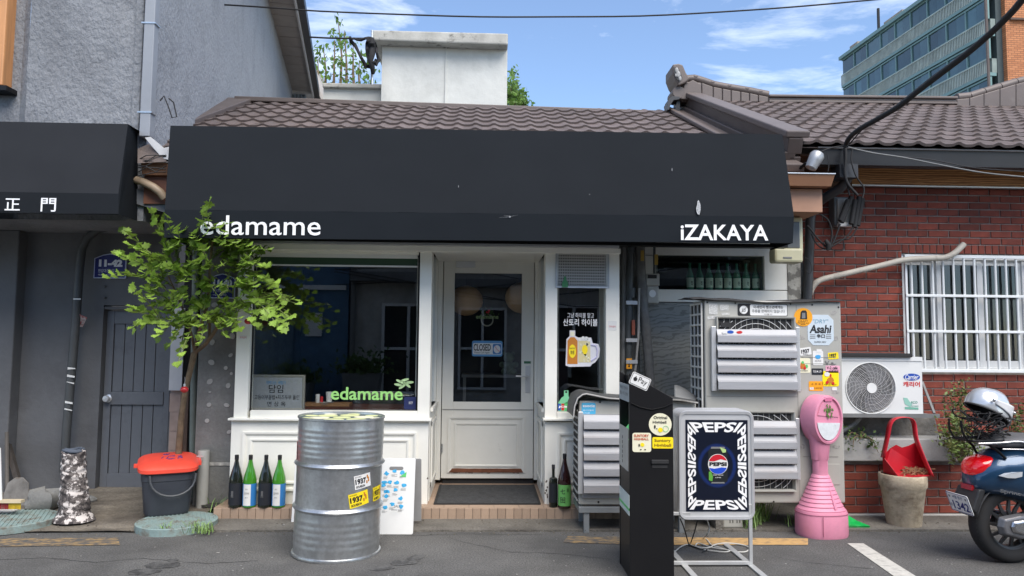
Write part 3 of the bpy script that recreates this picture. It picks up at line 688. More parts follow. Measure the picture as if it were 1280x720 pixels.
M_doorp = mat('door_white_paint', (.76, .75, .69), .45, var=.05, vs=3, bump=.05, bs=50, dirt=(.3, .26, .2), dscale=6, dlo=.66, dhi=.8, damt=.6)
dd = build(b, 'door', M_doorp, rs, bevel=.003)
b = MB(); b.box(gx0, gx1, YDR + .018, YDR + .024, gz0, gz1); build(b, 'pane', GL_dark, dd)
b = MB(); fb(b, 553, 511.5, 667, 513, YDR - .003, .01); build(b, 'seam_bead', mat('seam', (.3, .3, .28), .6), dd)
b = MB(); ring(b, 559.5, 520.5, 656, 590.5, YDR, .03, .014); ring(b, 568, 529, 647.5, 583, YDR, .018, .01); build(b, 'moulding', M_doorp, dd)
b = MB()
X0, X1, Z0, Z1 = fdim(561, 585.3, 654, 590.2, YDR)
pts = [(X0, Z0), (X1, Z0), (X1 - .02, Z1 - .004)] + [(X0 + .03 + (X1 - X0 - .06) * (1 - t / 12), Z1 + rnd.uniform(-.004, .002)) for t in range(13)]
b.prism(pts, 'y', YDR - .0165, YDR - .005)
for k in range(14): fx = rnd.uniform(X0, X1); disc(b, fx, Z0 - .004, rnd.uniform(.004, .02), rnd.uniform(.003, .008), YDR - .0014, n=7)
build(b, 'chipped_rail', M_wood_chip, dd)
b = MB(); fb(b, 570, 326.5, 594, 334, YDR - .05, .05); build(b, 'door_closer', M_alu, dd, bevel=.004)
b = MB()
for py in (388, 560, 350): 
    x, z = XZ(552.5, py, YDR); b.cyl((x, YDR - .012, z - .04), (x, YDR - .012, z + .04), .007, seg=8)
build(b, 'hinge', M_steel, dd)
b = MB(); hx0, hx1, hz0, hz1 = fdim(656.5, 457, 663, 491, YDR); b.box(hx0, hx1, YDR - .008, YDR, hz0, hz1); hd = build(b, 'handle_plate', M_alu, dd, bevel=.002)
b = MB(); hz = PY(655, 470, YDR).z; b.tube([((hx0 + hx1) / 2, YDR - .005, hz), ((hx0 + hx1) / 2, YDR - .05, hz), ((hx0 + hx1) / 2 - .02, YDR - .06, hz), (PY(644.5, 470, YDR).x, YDR - .058, hz + .002)], .008, 10); build(b, 'handle_lever', M_alu, hd, smooth=50)
b = MB(); fb(b, 655, 451.5, 663.5, 454.5, YDR - .004, .004); build(b, 'green_tab', smat('tab_green', 60, 110, 80), dd)
b = MB(); X0, X1, Z0, Z1 = fdim(553, 598.5, 667, 606, YDR + .02); b.box(X0, X1, YDR + .03, YDR + .1, ZS, dz0 + .02); build(b, 'threshold', M_dark, rs)
# ---- right bay
b = MB(); fb(b, 681.5, 312, 696.5, 524, YW, .12); fb(b, 757.5, 312, 774.5, 524, YW, .12); fb(b, 696.5, 515.5, 757.5, 524, YW + .002, .12)
wr = build(b, 'window', M_white, rs, bevel=.003)
b = MB(); fb(b, 696.5, 360, 757.5, 515.5, YW + .07, .008); build(b, 'pane', GL_dark, wr)
b = MB(); fb(b, 679, 523.5, 776, 526.2, YW - .045, .12); build(b, 'ledge', M_white, wr, bevel=.003)
b = MB(); xa, xb = PY(681, 577, YW).x, x_r; b.box(xa, xb, YW, YW + .12, ZS, zl); b.box(x_r - .08, x_r, YW + .12, 6.7, 0, ztop); pr = build(b, 'lower_panel', M_white, rs, bevel=.002)
b = MB(); ring(b, 697, 541, 764, 613, YW, .028, .016); ring(b, 705, 549, 756, 604, YW, .02, .012); build(b, 'moulding', M_white, pr)
b = MB(); X0, X1, Z0, Z1 = fdim(694.5, 311.5, 761.5, 360, YW - .012); ringw(b, X0, X1, Z0, Z1, YW + .01, .028, .022); 
vt = build(b, 'vent', mat('vent_frame', (.42, .44, .46), .4, metal=.5), rs)
b = MB()
for k in range(20): x = X0 + .03 + (X1 - X0 - .06) * (k + .5) / 20; b.box(x - .004, x + .004, YW - .004, YW + .006, Z0 + .026, Z1 - .026)
for k in range(11): z = Z0 + .03 + (Z1 - Z0 - .06) * (k + .5) / 11; b.box(X0 + .026, X1 - .026, YW + .004, YW + .012, z - .006, z + .006)
o_b = MB(); o_b.box(X0 + .01, X1 - .01, YW + .03, YW + .05, Z0 + .01, Z1 - .01); build(o_b, 'vent_back', M_dark, vt)
build(b, 'vent_grille', mat('vent_bars', (.46, .45, .43), .5), vt)
# ---- service wall to the right
YV = 6.6
b = MB(); b.box(x_r, xR, YV + .03, YV + .15, 0, ztop)
wx0, wx1, wz0, wz1 = fdim(820, 320, 955, 362, YV)
b = MB(); b.box(x_r - .05, wx0 + .02, YV + .02, YV + .12, 0, ztop); b.box(wx1 - .02, xR, YV + .02, YV + .12, 0, ztop); b.box(wx0, wx1, YV + .02, YV + .12, 0, wz0); b.box(wx0, wx1, YV + .02, YV + .12, wz1, ztop)
build(b, 'service_wall', M_plaster, rs)
def fbo(px, m, name, Y, d, parent=rs, **k): b = MB(); fb(b, *px, Y, d); return build(b, name, m, parent, **k)
b = MB(); fb(b, 806, 300, 985, 319.5, YV - .02, .05); fb(b, 808, 362.5, 985, 378, YV - .02, .05); fb(b, 955.5, 319.5, 985, 362.5, YV - .02, .05); fb(b, 806, 319.5, 820, 362.5, YV - .019, .05)
bw = build(b, 'bottle_window', M_white, rs, bevel=.003)
fbo((820, 319.5, 955.5, 362.5), glass('green_glass', (.62, .72, .68), .02), 'pane', YV + .012, .006, bw)
b = MB(); b.box(wx0, wx1, YV + .03, YV + .35, wz0 - .004, wz0); b.box(wx0, wx1, YV + .34, YV + .35, wz0, wz1); build(b, 'shelf', M_dark, bw)
M_marble = bpy.data.materials.new('grey_marble'); M_marble.use_nodes = True; n_ = M_marble.node_tree.nodes; l_ = M_marble.node_tree.links.new
t_ = n_.new('ShaderNodeTexCoord'); m_ = n_.new('ShaderNodeMapping'); m_.inputs['Rotation'].default_value = (0, rad(22), 0); m_.inputs['Scale'].default_value = (1, 1, 2.6)
w_ = n_.new('ShaderNodeTexWave'); w_.bands_direction = 'Z'; w_.inputs['Scale'].default_value = 3.2; w_.inputs['Distortion'].default_value = 13; w_.inputs['Detail'].default_value = 5; w_.inputs['Detail Scale'].default_value = 1.6
r_ = n_.new('ShaderNodeValToRGB'); r_.color_ramp.elements[0].color = (.17, .175, .165, 1); r_.color_ramp.elements[1].color = (.27, .28, .265, 1); r_.color_ramp.elements[0].position = .05; r_.color_ramp.elements[1].position = .35
l_(t_.outputs['Object'], m_.inputs['Vector']); l_(m_.outputs['Vector'], w_.inputs['Vector']); l_(w_.outputs['Fac'], r_.inputs['Fac']); l_(r_.outputs['Color'], n_['Principled BSDF'].inputs['Base Color']); n_['Principled BSDF'].inputs['Roughness'].default_value = .35
fbo((800, 378.5, 890, 640), M_marble, 'marble_panel', YV - .01, .03)
fbo((985, 318, 1001, 380), mat('flaking_render', srgb(165, 163, 155), .9, var=.3, vs=14, dirt=(.1, .095, .085), dscale=10, dlo=.5, dhi=.56), 'flaking_pillar', YV - .03, .05)
fbo((945, 378, 985, 400), M_white, 'white_board', YV - .015, .03)
# interior room
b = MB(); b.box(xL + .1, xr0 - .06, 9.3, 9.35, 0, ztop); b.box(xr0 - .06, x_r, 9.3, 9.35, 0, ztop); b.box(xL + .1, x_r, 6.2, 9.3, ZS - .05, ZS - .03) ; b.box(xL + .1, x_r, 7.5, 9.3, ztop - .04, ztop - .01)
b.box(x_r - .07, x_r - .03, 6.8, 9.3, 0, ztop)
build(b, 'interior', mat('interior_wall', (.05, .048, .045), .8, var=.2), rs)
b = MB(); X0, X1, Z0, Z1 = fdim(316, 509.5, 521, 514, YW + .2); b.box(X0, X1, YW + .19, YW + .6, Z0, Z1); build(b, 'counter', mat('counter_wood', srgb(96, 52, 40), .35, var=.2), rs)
b = MB(); X0, X1, Z0, Z1 = fdim(380, 503.5, 438, 507.5, YW + .3); b.box(X0, X1, YW + .25, YW + .4, Z0, Z1); build(b, 'serving_board', mat('light_wood', srgb(150, 112, 74), .5, var=.2, stretch=(.5, 4, 4)), rs)

# roof
zr = (PY(300, 125, 9.5).z + PY(860, 143, 9.5).z) / 2; ze = 2.88; Ye, Yr = 6.0, 9.5
xa, xb = -3.25, 2.62
rf = MB(); rf.quad((xa, Ye, ze - .03), (xb, Ye, ze - .03), (xb, Yr, zr - .03), (xa, Yr, zr - .03)); rf.quad((xa, Yr, zr - .03), (xb, Yr, zr - .03), (xb, 13, zr - 1.6), (xa, 13, zr - 1.6))
rf.add([(xb, Ye, ze - .03), (xb, Yr, zr - .03), (xb, 13, zr - 1.6), (xb, 12, 2.7), (xb, Ye, 2.7)], [(0, 1, 2, 3, 4)])
ro = build(rf, 'roof', M_flash, rs)
lay_tiles(ro, xa + .2, int((xb - xa - .4) / .2), Ye, ze, Yr, zr, 11, lambda x, y: -5 < x < 985 and y < 172)
ang = atan2(zr - ze, Yr - Ye); Ls = sqrt((zr - ze) ** 2 + (Yr - Ye) ** 2)
def slopebox(b, x0, x1, s0, s1, h0, h1, Y0, z0, ang):
    b.T = Matrix.Translation((0, Y0, z0)) @ Matrix.Rotation(ang, 4, 'X'); b.box(x0, x1, s0, s1, h0, h1); b.T = None
b = MB(); slopebox(b, xa - .12, xa + .21, 0, Ls, -.02, .065, Ye, ze, ang); slopebox(b, xb - .24, xb + .05, 0, Ls, -.02, .05, Ye, ze, ang); slopebox(b, xb - .28, xb - .22, 0, Ls, .03, .075, Ye, ze, ang)
build(b, 'verge_flashing', M_flash, ro, bevel=.01)
b = MB(); za, zb = PY(300, 122, 9.45).z, PY(860, 141, 9.45).z
b.add([(xa, 9.38, za - .06), (xb, 9.38, zb - .06), (xb, 9.38, zb), (xa, 9.38, za), (xa, 9.62, za - .06), (xb, 9.62, zb - .06), (xb, 9.62, zb), (xa, 9.62, za)],
      [(0, 1, 2, 3), (4, 7, 6, 5), (3, 2, 6, 7), (0, 4, 5, 1), (0, 3, 7, 4), (1, 5, 6, 2)]); build(b, 'ridge_cap', M_flash, ro, bevel=.01)
# gutters and soffit
b = MB(); zg0, zg1 = PY(1010, 232, 5.9).z, PY(1010, 218, 5.9).z; xg = PY(1044, 225, 5.88).x
b.add([(-2.75, 5.88, zg1), (-2.75, 5.91, zg0), (-2.75, 6.0, zg0), (-2.75, 6.0, zg1), (xg, 5.88, zg1), (xg - .02, 5.91, zg0), (xg - .02, 6.0, zg0), (xg, 6.0, zg1)], [(0, 1, 5, 4), (1, 2, 6, 5), (2, 3, 7, 6), (0, 3, 2, 1), (4, 5, 6, 7), (0, 4, 7, 3)])
gu = build(b, 'gutter', M_gutter, ro)
b = MB(); b.box(-2.75, xg + .002, 5.872, 5.888, zg1, zg1 + .008); build(b, 'gutter_lip', M_alu, ro)
x0, x1, z0_, z1_ = fdim(984, 236, 1028, 265, 6.0); b = MB(); b.box(x0, x1, 6.0, 6.5, z0_, z1_); build(b, 'boxed_soffit', mat('soffit_tan', srgb(176, 134, 108), .6, var=.08), ro, bevel=.004)
b = MB(); b.box(-2.75, x0, 5.97, 6.5, 2.62, 2.64); b.box(-2.75, x0, 5.95, 5.97, 2.5, zg0); build(b, 'eave_board', mat('eave_board', srgb(120, 78, 58), .6, var=.15), ro)
# broken eave end left of the awning
b = MB()
M_deb = mat('broken_sheet', srgb(205, 205, 205), .5, var=.1)
b.add([tuple(PY(181, 172, 5.84)), tuple(PY(188, 171, 5.84)), tuple(PY(211, 190, 5.86)), tuple(PY(212, 200, 5.86)), tuple(PY(203, 198, 5.86))], [(0, 1, 2, 3, 4)])
b.add([tuple(PY(196, 187, 5.9)), tuple(PY(213, 183, 5.9)), tuple(PY(213, 190, 5.9)), tuple(PY(206, 192, 5.9))], [(0, 1, 2, 3)])
o = build(b, 'broken_gutter_end', M_deb, ro); extrude_text(o, .01)
b = MB(); b.tube([PY(171, 225, 5.93), PY(180, 228, 5.9), PY(192, 234, 5.88), PY(200, 240, 5.88), PY(206, 248, 5.9)], .032, 12); build(b, 'pipe_elbow', mat('beige_pipe', srgb(150, 132, 110), .5, var=.15), ro, smooth=60)
b = MB(); fb(b, 171, 216, 206, 246, 6.05, .05); build(b, 'dark_recess', M_dark, ro)
b = MB(); b.quad(PY(171, 236, 5.97), PY(207, 247, 5.97), PY(207, 266, 5.97), PY(171, 255, 5.97)); build(b, 'grey_flashing', mat('grey_flashing', srgb(110, 112, 115), .5, var=.1), ro)
b = MB()
for k in range(7):
    y = 197 + k * 3; b.tube([PY(172, y + rnd.uniform(-6, 6), 5.86), PY(183, y + rnd.uniform(-4, 4), 5.83), PY(195, y + rnd.uniform(-6, 6), 5.84), PY(208, y - 3 + rnd.uniform(-3, 3), 5.86)], .004, 5)
build(b, 'loose_wire', M_rubber, ro)
b = MB(); b.quad(PY(172, 186, 5.9), PY(186, 180, 5.9), PY(209, 202, 5.83), PY(172, 204, 5.83)); build(b, 'end_tile', M_roof, ro)
# ================================================================== MAIN AWNING
YA, YB = 5.78, 5.62
ma = thing('awning', 'long black awning over the restaurant front, lettered edamame and iZAKAYA', 'awning', (0, 5.9, 2.2))
TL, TR = PY(213, 157, YA), PY(978, 168, YA); BL, BR2 = PY(206, 262, YB), PY(992.5, 271, YB); VL, VR = PY(205, 297, YB), PY(991, 304, YB)
b = MB()
b.grid(lambda u, v: (BL.lerp(BR2, u)).lerp(TL.lerp(TR, u), v) + Vector((0, .003 * noise.noise((u * 14, v * 3, 2)) * (1 if 0 < v < 1 else 0), 0)), 70, 14)
b.quad(TL, TR, Vector((TR.x, 6.08, TR.z)), Vector((TL.x, 6.08, TL.z)))
build(b, 'canopy', M_awn, ma, smooth=50)
b = MB(); b.grid(lambda u, v: (VL.lerp(VR, u)).lerp(BL.lerp(BR2, u), v) + Vector((0, .004 * noise.noise((u * 20, v * 2, 7)), 0)), 60, 3)
b.quad(VL, VR, Vector((VR.x, YB + .02, VR.z)), Vector((VL.x, YB + .02, VL.z)))
build(b, 'valance', mat('valance_fabric', (.0140, .0172, .0212), .8, var=.05, vs=2, spec=.08), ma, smooth=50)
for T_, B_, V_, s in ((TL, BL, VL, -1), (TR, BR2, VR, 1)):
    b = MB(); b.add([tuple(T_), tuple(B_), tuple(V_), (V_.x, 6.08, V_.z), (T_.x, 6.08, T_.z)], [(0, 1, 2, 3, 4)]); build(b, 'end_panel', M_awn, ma)
b = MB(); fb(b, 205, 300, 985, 304, 5.97, .1); build(b, 'frame_bar', M_blackm, ma)
b = MB()
def ltr(s, px0, py0, px1, py1, bold):
    # text follows the valance line between the two pixels
    a0, a1 = PY(px0, py1, YB - .008), PY(px1, py1 + (px1 - px0) * .006, YB - .008); h = PY((px0 + px1) / 2, py0, YB).z - PY((px0 + px1) / 2, py1, YB).z
    add_text(b, s, lambda u, v: tuple(a0.lerp(a1, u) + Vector((0, 0, v * h))), bold)
ltr('edamame', 250, 269, 400.5, 293.5, .006); build(b, 'lettering', M_letter, ma); b = MB(); ltr('iZAKAYA', 851, 280.5, 960.5, 300, .02)
o = build(b, 'lettering', M_letter, ma)
b = MB()
def scuff(px, py, w, h, n, jag=1.0):
    pts = []
    for k in range(n): a = 2 * pi * k / n; pts.append((px + w * cos(a) * rnd.uniform(.5, jag), py + h * sin(a) * rnd.uniform(.7, 1)))
    t = [];
    for x, y in pts:
        v = (y - 165) / (266 - 165); Y = YA + (YB - YA) * min(1, max(0, v)) - .012; t.append(PY(x, y, Y))
    b.quad(*t)
scuff(873, 260, 3, 10.5, 12); scuff(637, 271, 1.6, 1.4, 7); scuff(840, 212, .5, 2.4, 6); scuff(737, 243, .6, .6, 5); scuff(573, 233, .35, 2, 5)
for x0, y0, x1, y1 in ((637, 271, 624, 272), (637, 270, 629, 269), (637, 271, 648, 268.5)):
    p, q = PY(x0, y0, YB - .014), PY(x1, y1, YB - .014); b.quad(p, q, q + Vector((0, 0, .0004)), p + Vector((0, 0, .0016)))
build(b, 'torn_scuff', mat('scuff', (.30, .31, .32), .8, var=.6, vs=80), ma)

# ================================================================== BRICK HOUSE (hanok roof)
bh = thing('brick_house', 'red brick house with traditional brown tiled roof at the right edge', 'house', (4.9, 6.7, 0))
YBW = 6.7; xb0 = PY(1006, 450, YBW).x; xb1 = 7.4; zbt = 3.15
hx0, hx1, hz0, hz1 = fdim(1129, 320, 1600, 467, YBW)
hx1 = hx0 + 1.62
b = MB()
b.box(xb0, hx0, YBW, YBW + .2, 0, zbt); b.box(hx1, xb1, YBW, YBW + .2, 0, zbt); b.box(hx0, hx1, YBW, YBW + .2, 0, hz0); b.box(hx0, hx1, YBW, YBW + .2, hz1, zbt)
b.box(xb0 - .2, xb0, YBW + .1, 12, 0, zbt); b.box(xb0, xb1, 11.9, 12, 0, zbt); b.box(xb1 - .1, xb1, YBW + .2, 12, 0, zbt)
wl2 = build(b, 'wall', M_mortar, bh)
zl1 = hz1 + .08; znx = .425 + .067 * math.ceil((zl1 - .425) / .067); BS = [brick_mesh(.0575, znx - hz1 - .014, .010, s + 20) for s in range(3)]
lay_bricks(xb0, xb1, .42, zbt - .08, YBW, wl2, holes=[(hx0 - .005, hx1 + .005, hz0, zl1)], limit=292, cx=1284)
k = 0
while hx0 + k * .0665 < hx1 - .05:
    put(rnd.choice(BS), 'brick', wl2, M=Matrix.Translation((hx0 + k * .0665 + .004, YBW, hz1 + .004))); k += 1
    if hx0 + k * .0665 > PY(1284, 318, YBW).x: break
# window with grille
wn = MB(); fr = .05
wn.box(hx0, hx1, YBW + .02, YBW + .10, hz0, hz0 + fr); wn.box(hx0, hx1, YBW + .02, YBW + .10, hz1 - fr, hz1); wn.box(hx0, hx0 + .04, YBW + .021, YBW + .10, hz0, hz1); wn.box(hx1 - .04, hx1, YBW + .021, YBW + .10, hz0, hz1)
bwn = build(wn, 'window', M_white_pl, bh, bevel=.003)
M_sash = mat('sash_plastic', (.60, .61, .61), .4, var=.05)
def px_x(px): return PY(px, 395, YBW).x
for a, e, d in ((1132, 1175, .055), (1175, 1232, .035), (1229, 1283, .05), (1283, 1345, .035)):
    b = MB(); X0, X1 = px_x(a), px_x(e); w = .045
    b.box(X0, X0 + w, YBW + d, YBW + d + .03, hz0 + fr, hz1 - fr); b.box(X1 - w, X1, YBW + d, YBW + d + .03, hz0 + fr, hz1 - fr); b.box(X0 + w, X1 - w, YBW + d + .001, YBW + d + .03, hz0 + fr, hz0 + fr + .06); b.box(X0 + w, X1 - w, YBW + d + .001, YBW + d + .03, hz1 - fr - .05, hz1 - fr)
    s = build(b, 'sash', M_sash, bwn, bevel=.002)
    b = MB(); b.box(X0 + w, X1 - w, YBW + d + .012, YBW + d + .018, hz0 + fr, hz1 - fr); build(b, 'pane', glass('window_glass', (.5, .55, .55), .03), bwn)
b = MB(); b.box(hx0 - .2, hx1 + .2, YBW + .75, YBW + .8, .2, zbt); b.box(hx0 - .2, hx1 + .2, YBW + .21, YBW + .8, hz0 - .2, hz0 - .1); build(b, 'room_back', mat('room_back', (.035, .04, .042), .8, var=.3), bh)
b = MB(); b.grid(lambda u, v: (hx0 + .12 + u * .18, YBW + .22 + .02 * sin(u * 30), hz0 + v * (hz1 - hz0)), 16, 2); b.grid(lambda u, v: (px_x(1236) + u * .3, YBW + .22 + .02 * sin(u * 40), hz0 + v * (hz1 - hz0)), 20, 2); build(b, 'curtain', mat('curtain', (.10, .105, .105), .8, var=.1), bh, smooth=60)
b = MB(); gy = YBW - .05
gx0, gx1, gz0, gz1 = hx0 - .005, hx1 + .01, PY(1200, 465.5, gy).z, PY(1200, 319, gy).z
gb = MB(); gb.box(gx0, gx1, gy - .012, gy + .012, gz0, gz0 + .03); gb.box(gx0, gx1, gy - .012, gy + .012, gz1 - .03, gz1); gb.box(gx0, gx0 + .022, gy - .0115, gy + .012, gz0, gz1); gb.box(gx1 - .022, gx1, gy - .0115, gy + .012, gz0, gz1)
M_gr = mat('grille_white', (.72, .74, .74), .35, var=.05)
gr = build(gb, 'grille', M_gr, bh, bevel=.003)
for py in (370, 414.5): z = PY(1200, py, gy).z; m = MB(); m.box(gx0, gx1, gy - .018, gy + .006, z - .012, z + .012); build(m, 'rail', M_gr, gr, bevel=.003)
nb = 17; st_ = (px_x(1265.5) - px_x(1134.5)) / 10
rb = MB(); rb.cyl((0, 0, gz0 + .01), (0, 0, gz1 - .01), .0105, seg=10); rbm = rb.mesh('bar', M_gr, 60)
for k in range(nb):
    x = px_x(1134.5) + .02 + k * st_
    if x < gx1 - .03: put(rbm, 'bar', gr, M=Matrix.Translation((x, gy + .004, 0)))
# eaves
b = MB(); fx0, fx1, fz0, fz1 = fdim(1062, 233, 1700, 199, YBW - .06); fz0 = PY(1170, 233, YBW - .06).z; fz1 = PY(1170, 187, YG_ := 6.15).z - .02
M_grain = bpy.data.materials.new('wood_fascia'); M_grain.use_nodes = True; n_ = M_grain.node_tree.nodes; l_ = M_grain.node_tree.links.new
t_ = n_.new('ShaderNodeTexCoord'); m_ = n_.new('ShaderNodeMapping'); m_.inputs['Scale'].default_value = (.5, 1, 5); w_ = n_.new('ShaderNodeTexWave'); w_.bands_direction = 'Z'; w_.wave_type = 'BANDS'
w_.inputs['Scale'].default_value = 3; w_.inputs['Distortion'].default_value = 7; w_.inputs['Detail'].default_value = 4; w_.inputs['Detail Scale'].default_value = 2
r_ = n_.new('ShaderNodeValToRGB'); r_.color_ramp.elements[0].color = (*srgb(140, 92, 52), 1); r_.color_ramp.elements[1].color = (*srgb(205, 152, 98), 1); r_.color_ramp.elements[0].position = .05
l_(t_.outputs['Object'], m_.inputs['Vector']); l_(m_.outputs['Vector'], w_.inputs['Vector']); l_(w_.outputs['Fac'], r_.inputs['Fac']); l_(r_.outputs['Color'], n_['Principled BSDF'].inputs['Base Color']); n_['Principled BSDF'].inputs['Roughness'].default_value = .55
b.box(fx0, xb1 + .3, YBW - .085, YBW - .06, fz0, fz1); build(b, 'wood_fascia', M_grain, bh, bevel=.002)
b = MB(); b.box(fx0, xb1 + .3, YBW - .092, YBW - .05, fz0 - .012, fz0); build(b, 'fascia_lip', M_alu, bh)
b = MB(); b.box(xb0 - .2, xb1 + .3, 6.25, YBW + .1, fz1 - .03, fz1 - .01); b.box(xb0 - .25, fx0, YBW - .1, YBW + .02, fz0 - .04, fz1); build(b, 'eave_soffit', mat('eave_soffit_brown', srgb(86, 58, 42), .7, var=.2), bh)
YG = 6.15
zg0, zg1 = PY(1170, 207.5, YG).z, PY(1170, 187, YG).z; xg0 = PY(1022, 195, YG).x
b = MB(); b.prism([(YG + .02, zg0), (YG + .12, zg0), (YG + .12, zg1), (YG - .005, zg1)], 'x', xg0, xb1 + .3); b.box(xg0, xb1 + .3, YG - .012, YG + .01, zg1 - .01, zg1 + .006)
hgut = build(b, 'gutter', M_darkgut, bh, bevel=.003)
b = MB(); x, z = XZ(1060, 185, YG)
b.box(PY(1049, 215, YG).x, PY(1072, 215, YG).x, YG - .01, YG + .16, PY(1060, 222, YG).z, PY(1060, 205, YG).z)
b.tube([PY(1060, 212, YG + .1), PY(1060, 222, YG + .1), PY(1052, 234, YG + .15), PY(1030, 248, YG + .3), PY(1016, 258, YG + .38), PY(1013, 275, YG + .4), PY(1009, 378, YG + .4), PY(1009, 500, YG + .4)], .043, 12)
build(b, 'rain_pipe', M_darkgut, bh, smooth=50)
# roof
ze2 = zg1 + .02; Ye2, Yr2 = YG - .02, 9.3; zr2 = (PY(900, 129, Yr2).z + PY(1250, 133, Yr2).z) / 2
rx0, rx1 = PY(868, 128, Yr2).x, 7.8
ang2 = atan2(zr2 - ze2, Yr2 - Ye2); Ls2 = sqrt((zr2 - ze2) ** 2 + (Yr2 - Ye2) ** 2)
rf = MB(); rf.quad((rx0 - .1, Ye2, ze2 - .03), (rx1, Ye2, ze2 - .03), (rx1, Yr2, zr2 - .03), (rx0 - .1, Yr2, zr2 - .03)); rf.quad((rx0 - .1, Yr2, zr2 - .03), (rx1, Yr2, zr2 - .03), (rx1, 13, ze2), (rx0 - .1, 13, ze2))
hro = build(rf, 'roof', M_flash, bh)
lay_tiles(hro, rx0 + .02, int((rx1 - rx0) / .178), Ye2, ze2, Yr2, zr2, 12, lambda x, y: 860 < x < 1290 and y < 200, w=.178)
b = MB(); xe = rx0 + .0
slopebox(b, xe - .16, xe + .05, -.05, Ls2 + .05, .06, .12, Ye2, ze2, ang2); hv = build(b, 'hip_cap', M_flash, hro, bevel=.012)
b = MB(); slopebox(b, xe - .13, xe + .0, -.05, Ls2, -.08, .058, Ye2, ze2, ang2); slopebox(b, xe - .17, xe - .05, -.05, Ls2, -.13, -.06, Ye2, ze2, ang2); slopebox(b, xe - .10, xe, -.05, Ls2, -.5, -.1, Ye2, ze2, ang2); build(b, 'hip_moulding', mat('dark_flashing', srgb(78, 68, 64), .5, var=.15), hro, bevel=.008)
# ridge
YR = Yr2 - .12
b = MB(); tops = [(852, 99), (868, 98), (878, 101), (892, 106), (905, 108.5), (920, 111), (938, 114), (960, 118.5)]
def pxs(pts, Y): return [(PY(x, y, Y).x, PY(x, y, Y).z) for x, y in pts]
edges = [852, 877, 891.5, 903, 914, 926, 937, 948, 961]
def topy(x):
    for (xa_, ya_), (xb_, yb_) in zip(tops, tops[1:]):
        if xa_ <= x <= xb_: return ya_ + (yb_ - ya_) * (x - xa_) / (xb_ - xa_)
    return tops[-1][1]
for a, e in zip(edges, edges[1:]):
    m = MB(); m.prism(pxs([(a + .4, 127), (e - .2, 127.5), (e - .2, topy(e) + 2.5), (a + .4, topy(a) + 2.5)], YR), 'y', YR, YR + .26); build(m, 'ridge_tile', M_flash, hro, bevel=.01)
m = MB(); c = [PY(x, y, YR + .1) for x, y in tops]; m.tube(c, .05, 10); cpn = build(m, 'ridge_capping', M_flash, hro, smooth=60)
m = MB()
for x, y in ((869, 96.5), (890, 103.5), (911, 108), (933, 111.5), (950, 115)): p = PY(x, y, YR + .08); m.ball((p.x, p.y, p.z), .035, 1.3, 1, .8)
build(m, 'ridge_knob', M_flash, cpn, smooth=60)
for dy, d in ((0, .0), (3.2, .03), (6.4, .015)):
    m = MB(); m.prism(pxs([(961, 118.5 + dy), (1196, 121 + dy), (1196, 124 + dy), (961, 121.5 + dy)], YR), 'y', YR - .03 + d, YR + .2); build(m, 'ridge_board', M_flash, hro, bevel=.008)
tr_ = [(1196, 121), (1212, 119.5), (1230, 114), (1250, 108), (1270, 102), (1290, 97), (1330, 84)]
for (xa_, ya_), (xb_, yb_) in zip(tr_, tr_[1:]):
    m = MB(); m.prism(pxs([(xa_ + .4, 133), (xb_, 133.5), (xb_, yb_ + 3), (xa_ + .4, ya_ + 3)], YR), 'y', YR, YR + .26); build(m, 'ridge_tile', M_flash, hro, bevel=.01)
    m = MB(); m.tube([PY(xa_, ya_ + 1, YR + .1), PY(xb_ - 1, yb_ + 1, YR + .1)], .055, 10); build(m, 'ridge_cap_tile', M_flash, hro, smooth=60)
# ridge end ornament
m = MB(); m.prism(pxs([(840.5, 81), (848, 80), (853, 81.5), (857, 91), (862, 99), (856, 104), (848, 107.5), (844, 101), (840.5, 92)], YR - .1), 'y', YR - .12, YR + .26); orn = build(m, 'end_ornament', M_flash, hro, bevel=.015)
m = MB(); m.prism(pxs([(842.5, 84), (848, 85), (853, 97), (849, 103), (845.5, 98), (842.5, 91)], YR - .13), 'y', YR - .135, YR - .12); orp = build(m, 'ornament_field', mat('ornament_dark', (.05, .05, .052), .6), hro)
m = MB()
for x, y, a_ in ((846, 88, .035), (848, 93, .04), (850, 98, .03), (845, 94, .02)): p = PY(x, y, YR - .14); m.ball((p.x, p.y, p.z), a_, .7, .3, 1.1)
build(m, 'ornament_relief', mat('relief_pale', (.3, .3, .3), .6, var=.3, vs=30), hro, smooth=60)
m = MB(); p = PY(851, 113, YR); m.T = Matrix.Translation(p) @ Matrix.Rotation(rad(40), 4, 'Y'); m.cyl((0, -.06, -.06), (0, .22, -.06), .085, seg=16); m.T = None; m.prism(pxs([(851, 124), (877, 126.5), (876.5, 105.5), (866, 100), (855, 106)], YR - .05), 'y', YR - .06, YR + .24); build(m, 'end_roll', M_flash, hro, bevel=.01)
m = MB(); m.prism(pxs([(834.5, 137), (836, 124), (840, 120), (850, 121), (849, 124), (842, 125), (838, 131), (836.5, 137)], YR - .1), 'y', YR - .1, YR + .1); m.prism(pxs([(846, 125), (850, 125), (850, 141), (844, 141)], YR), 'y', YR, YR + .15); build(m, 'eave_bracket', M_darkgut, hro)

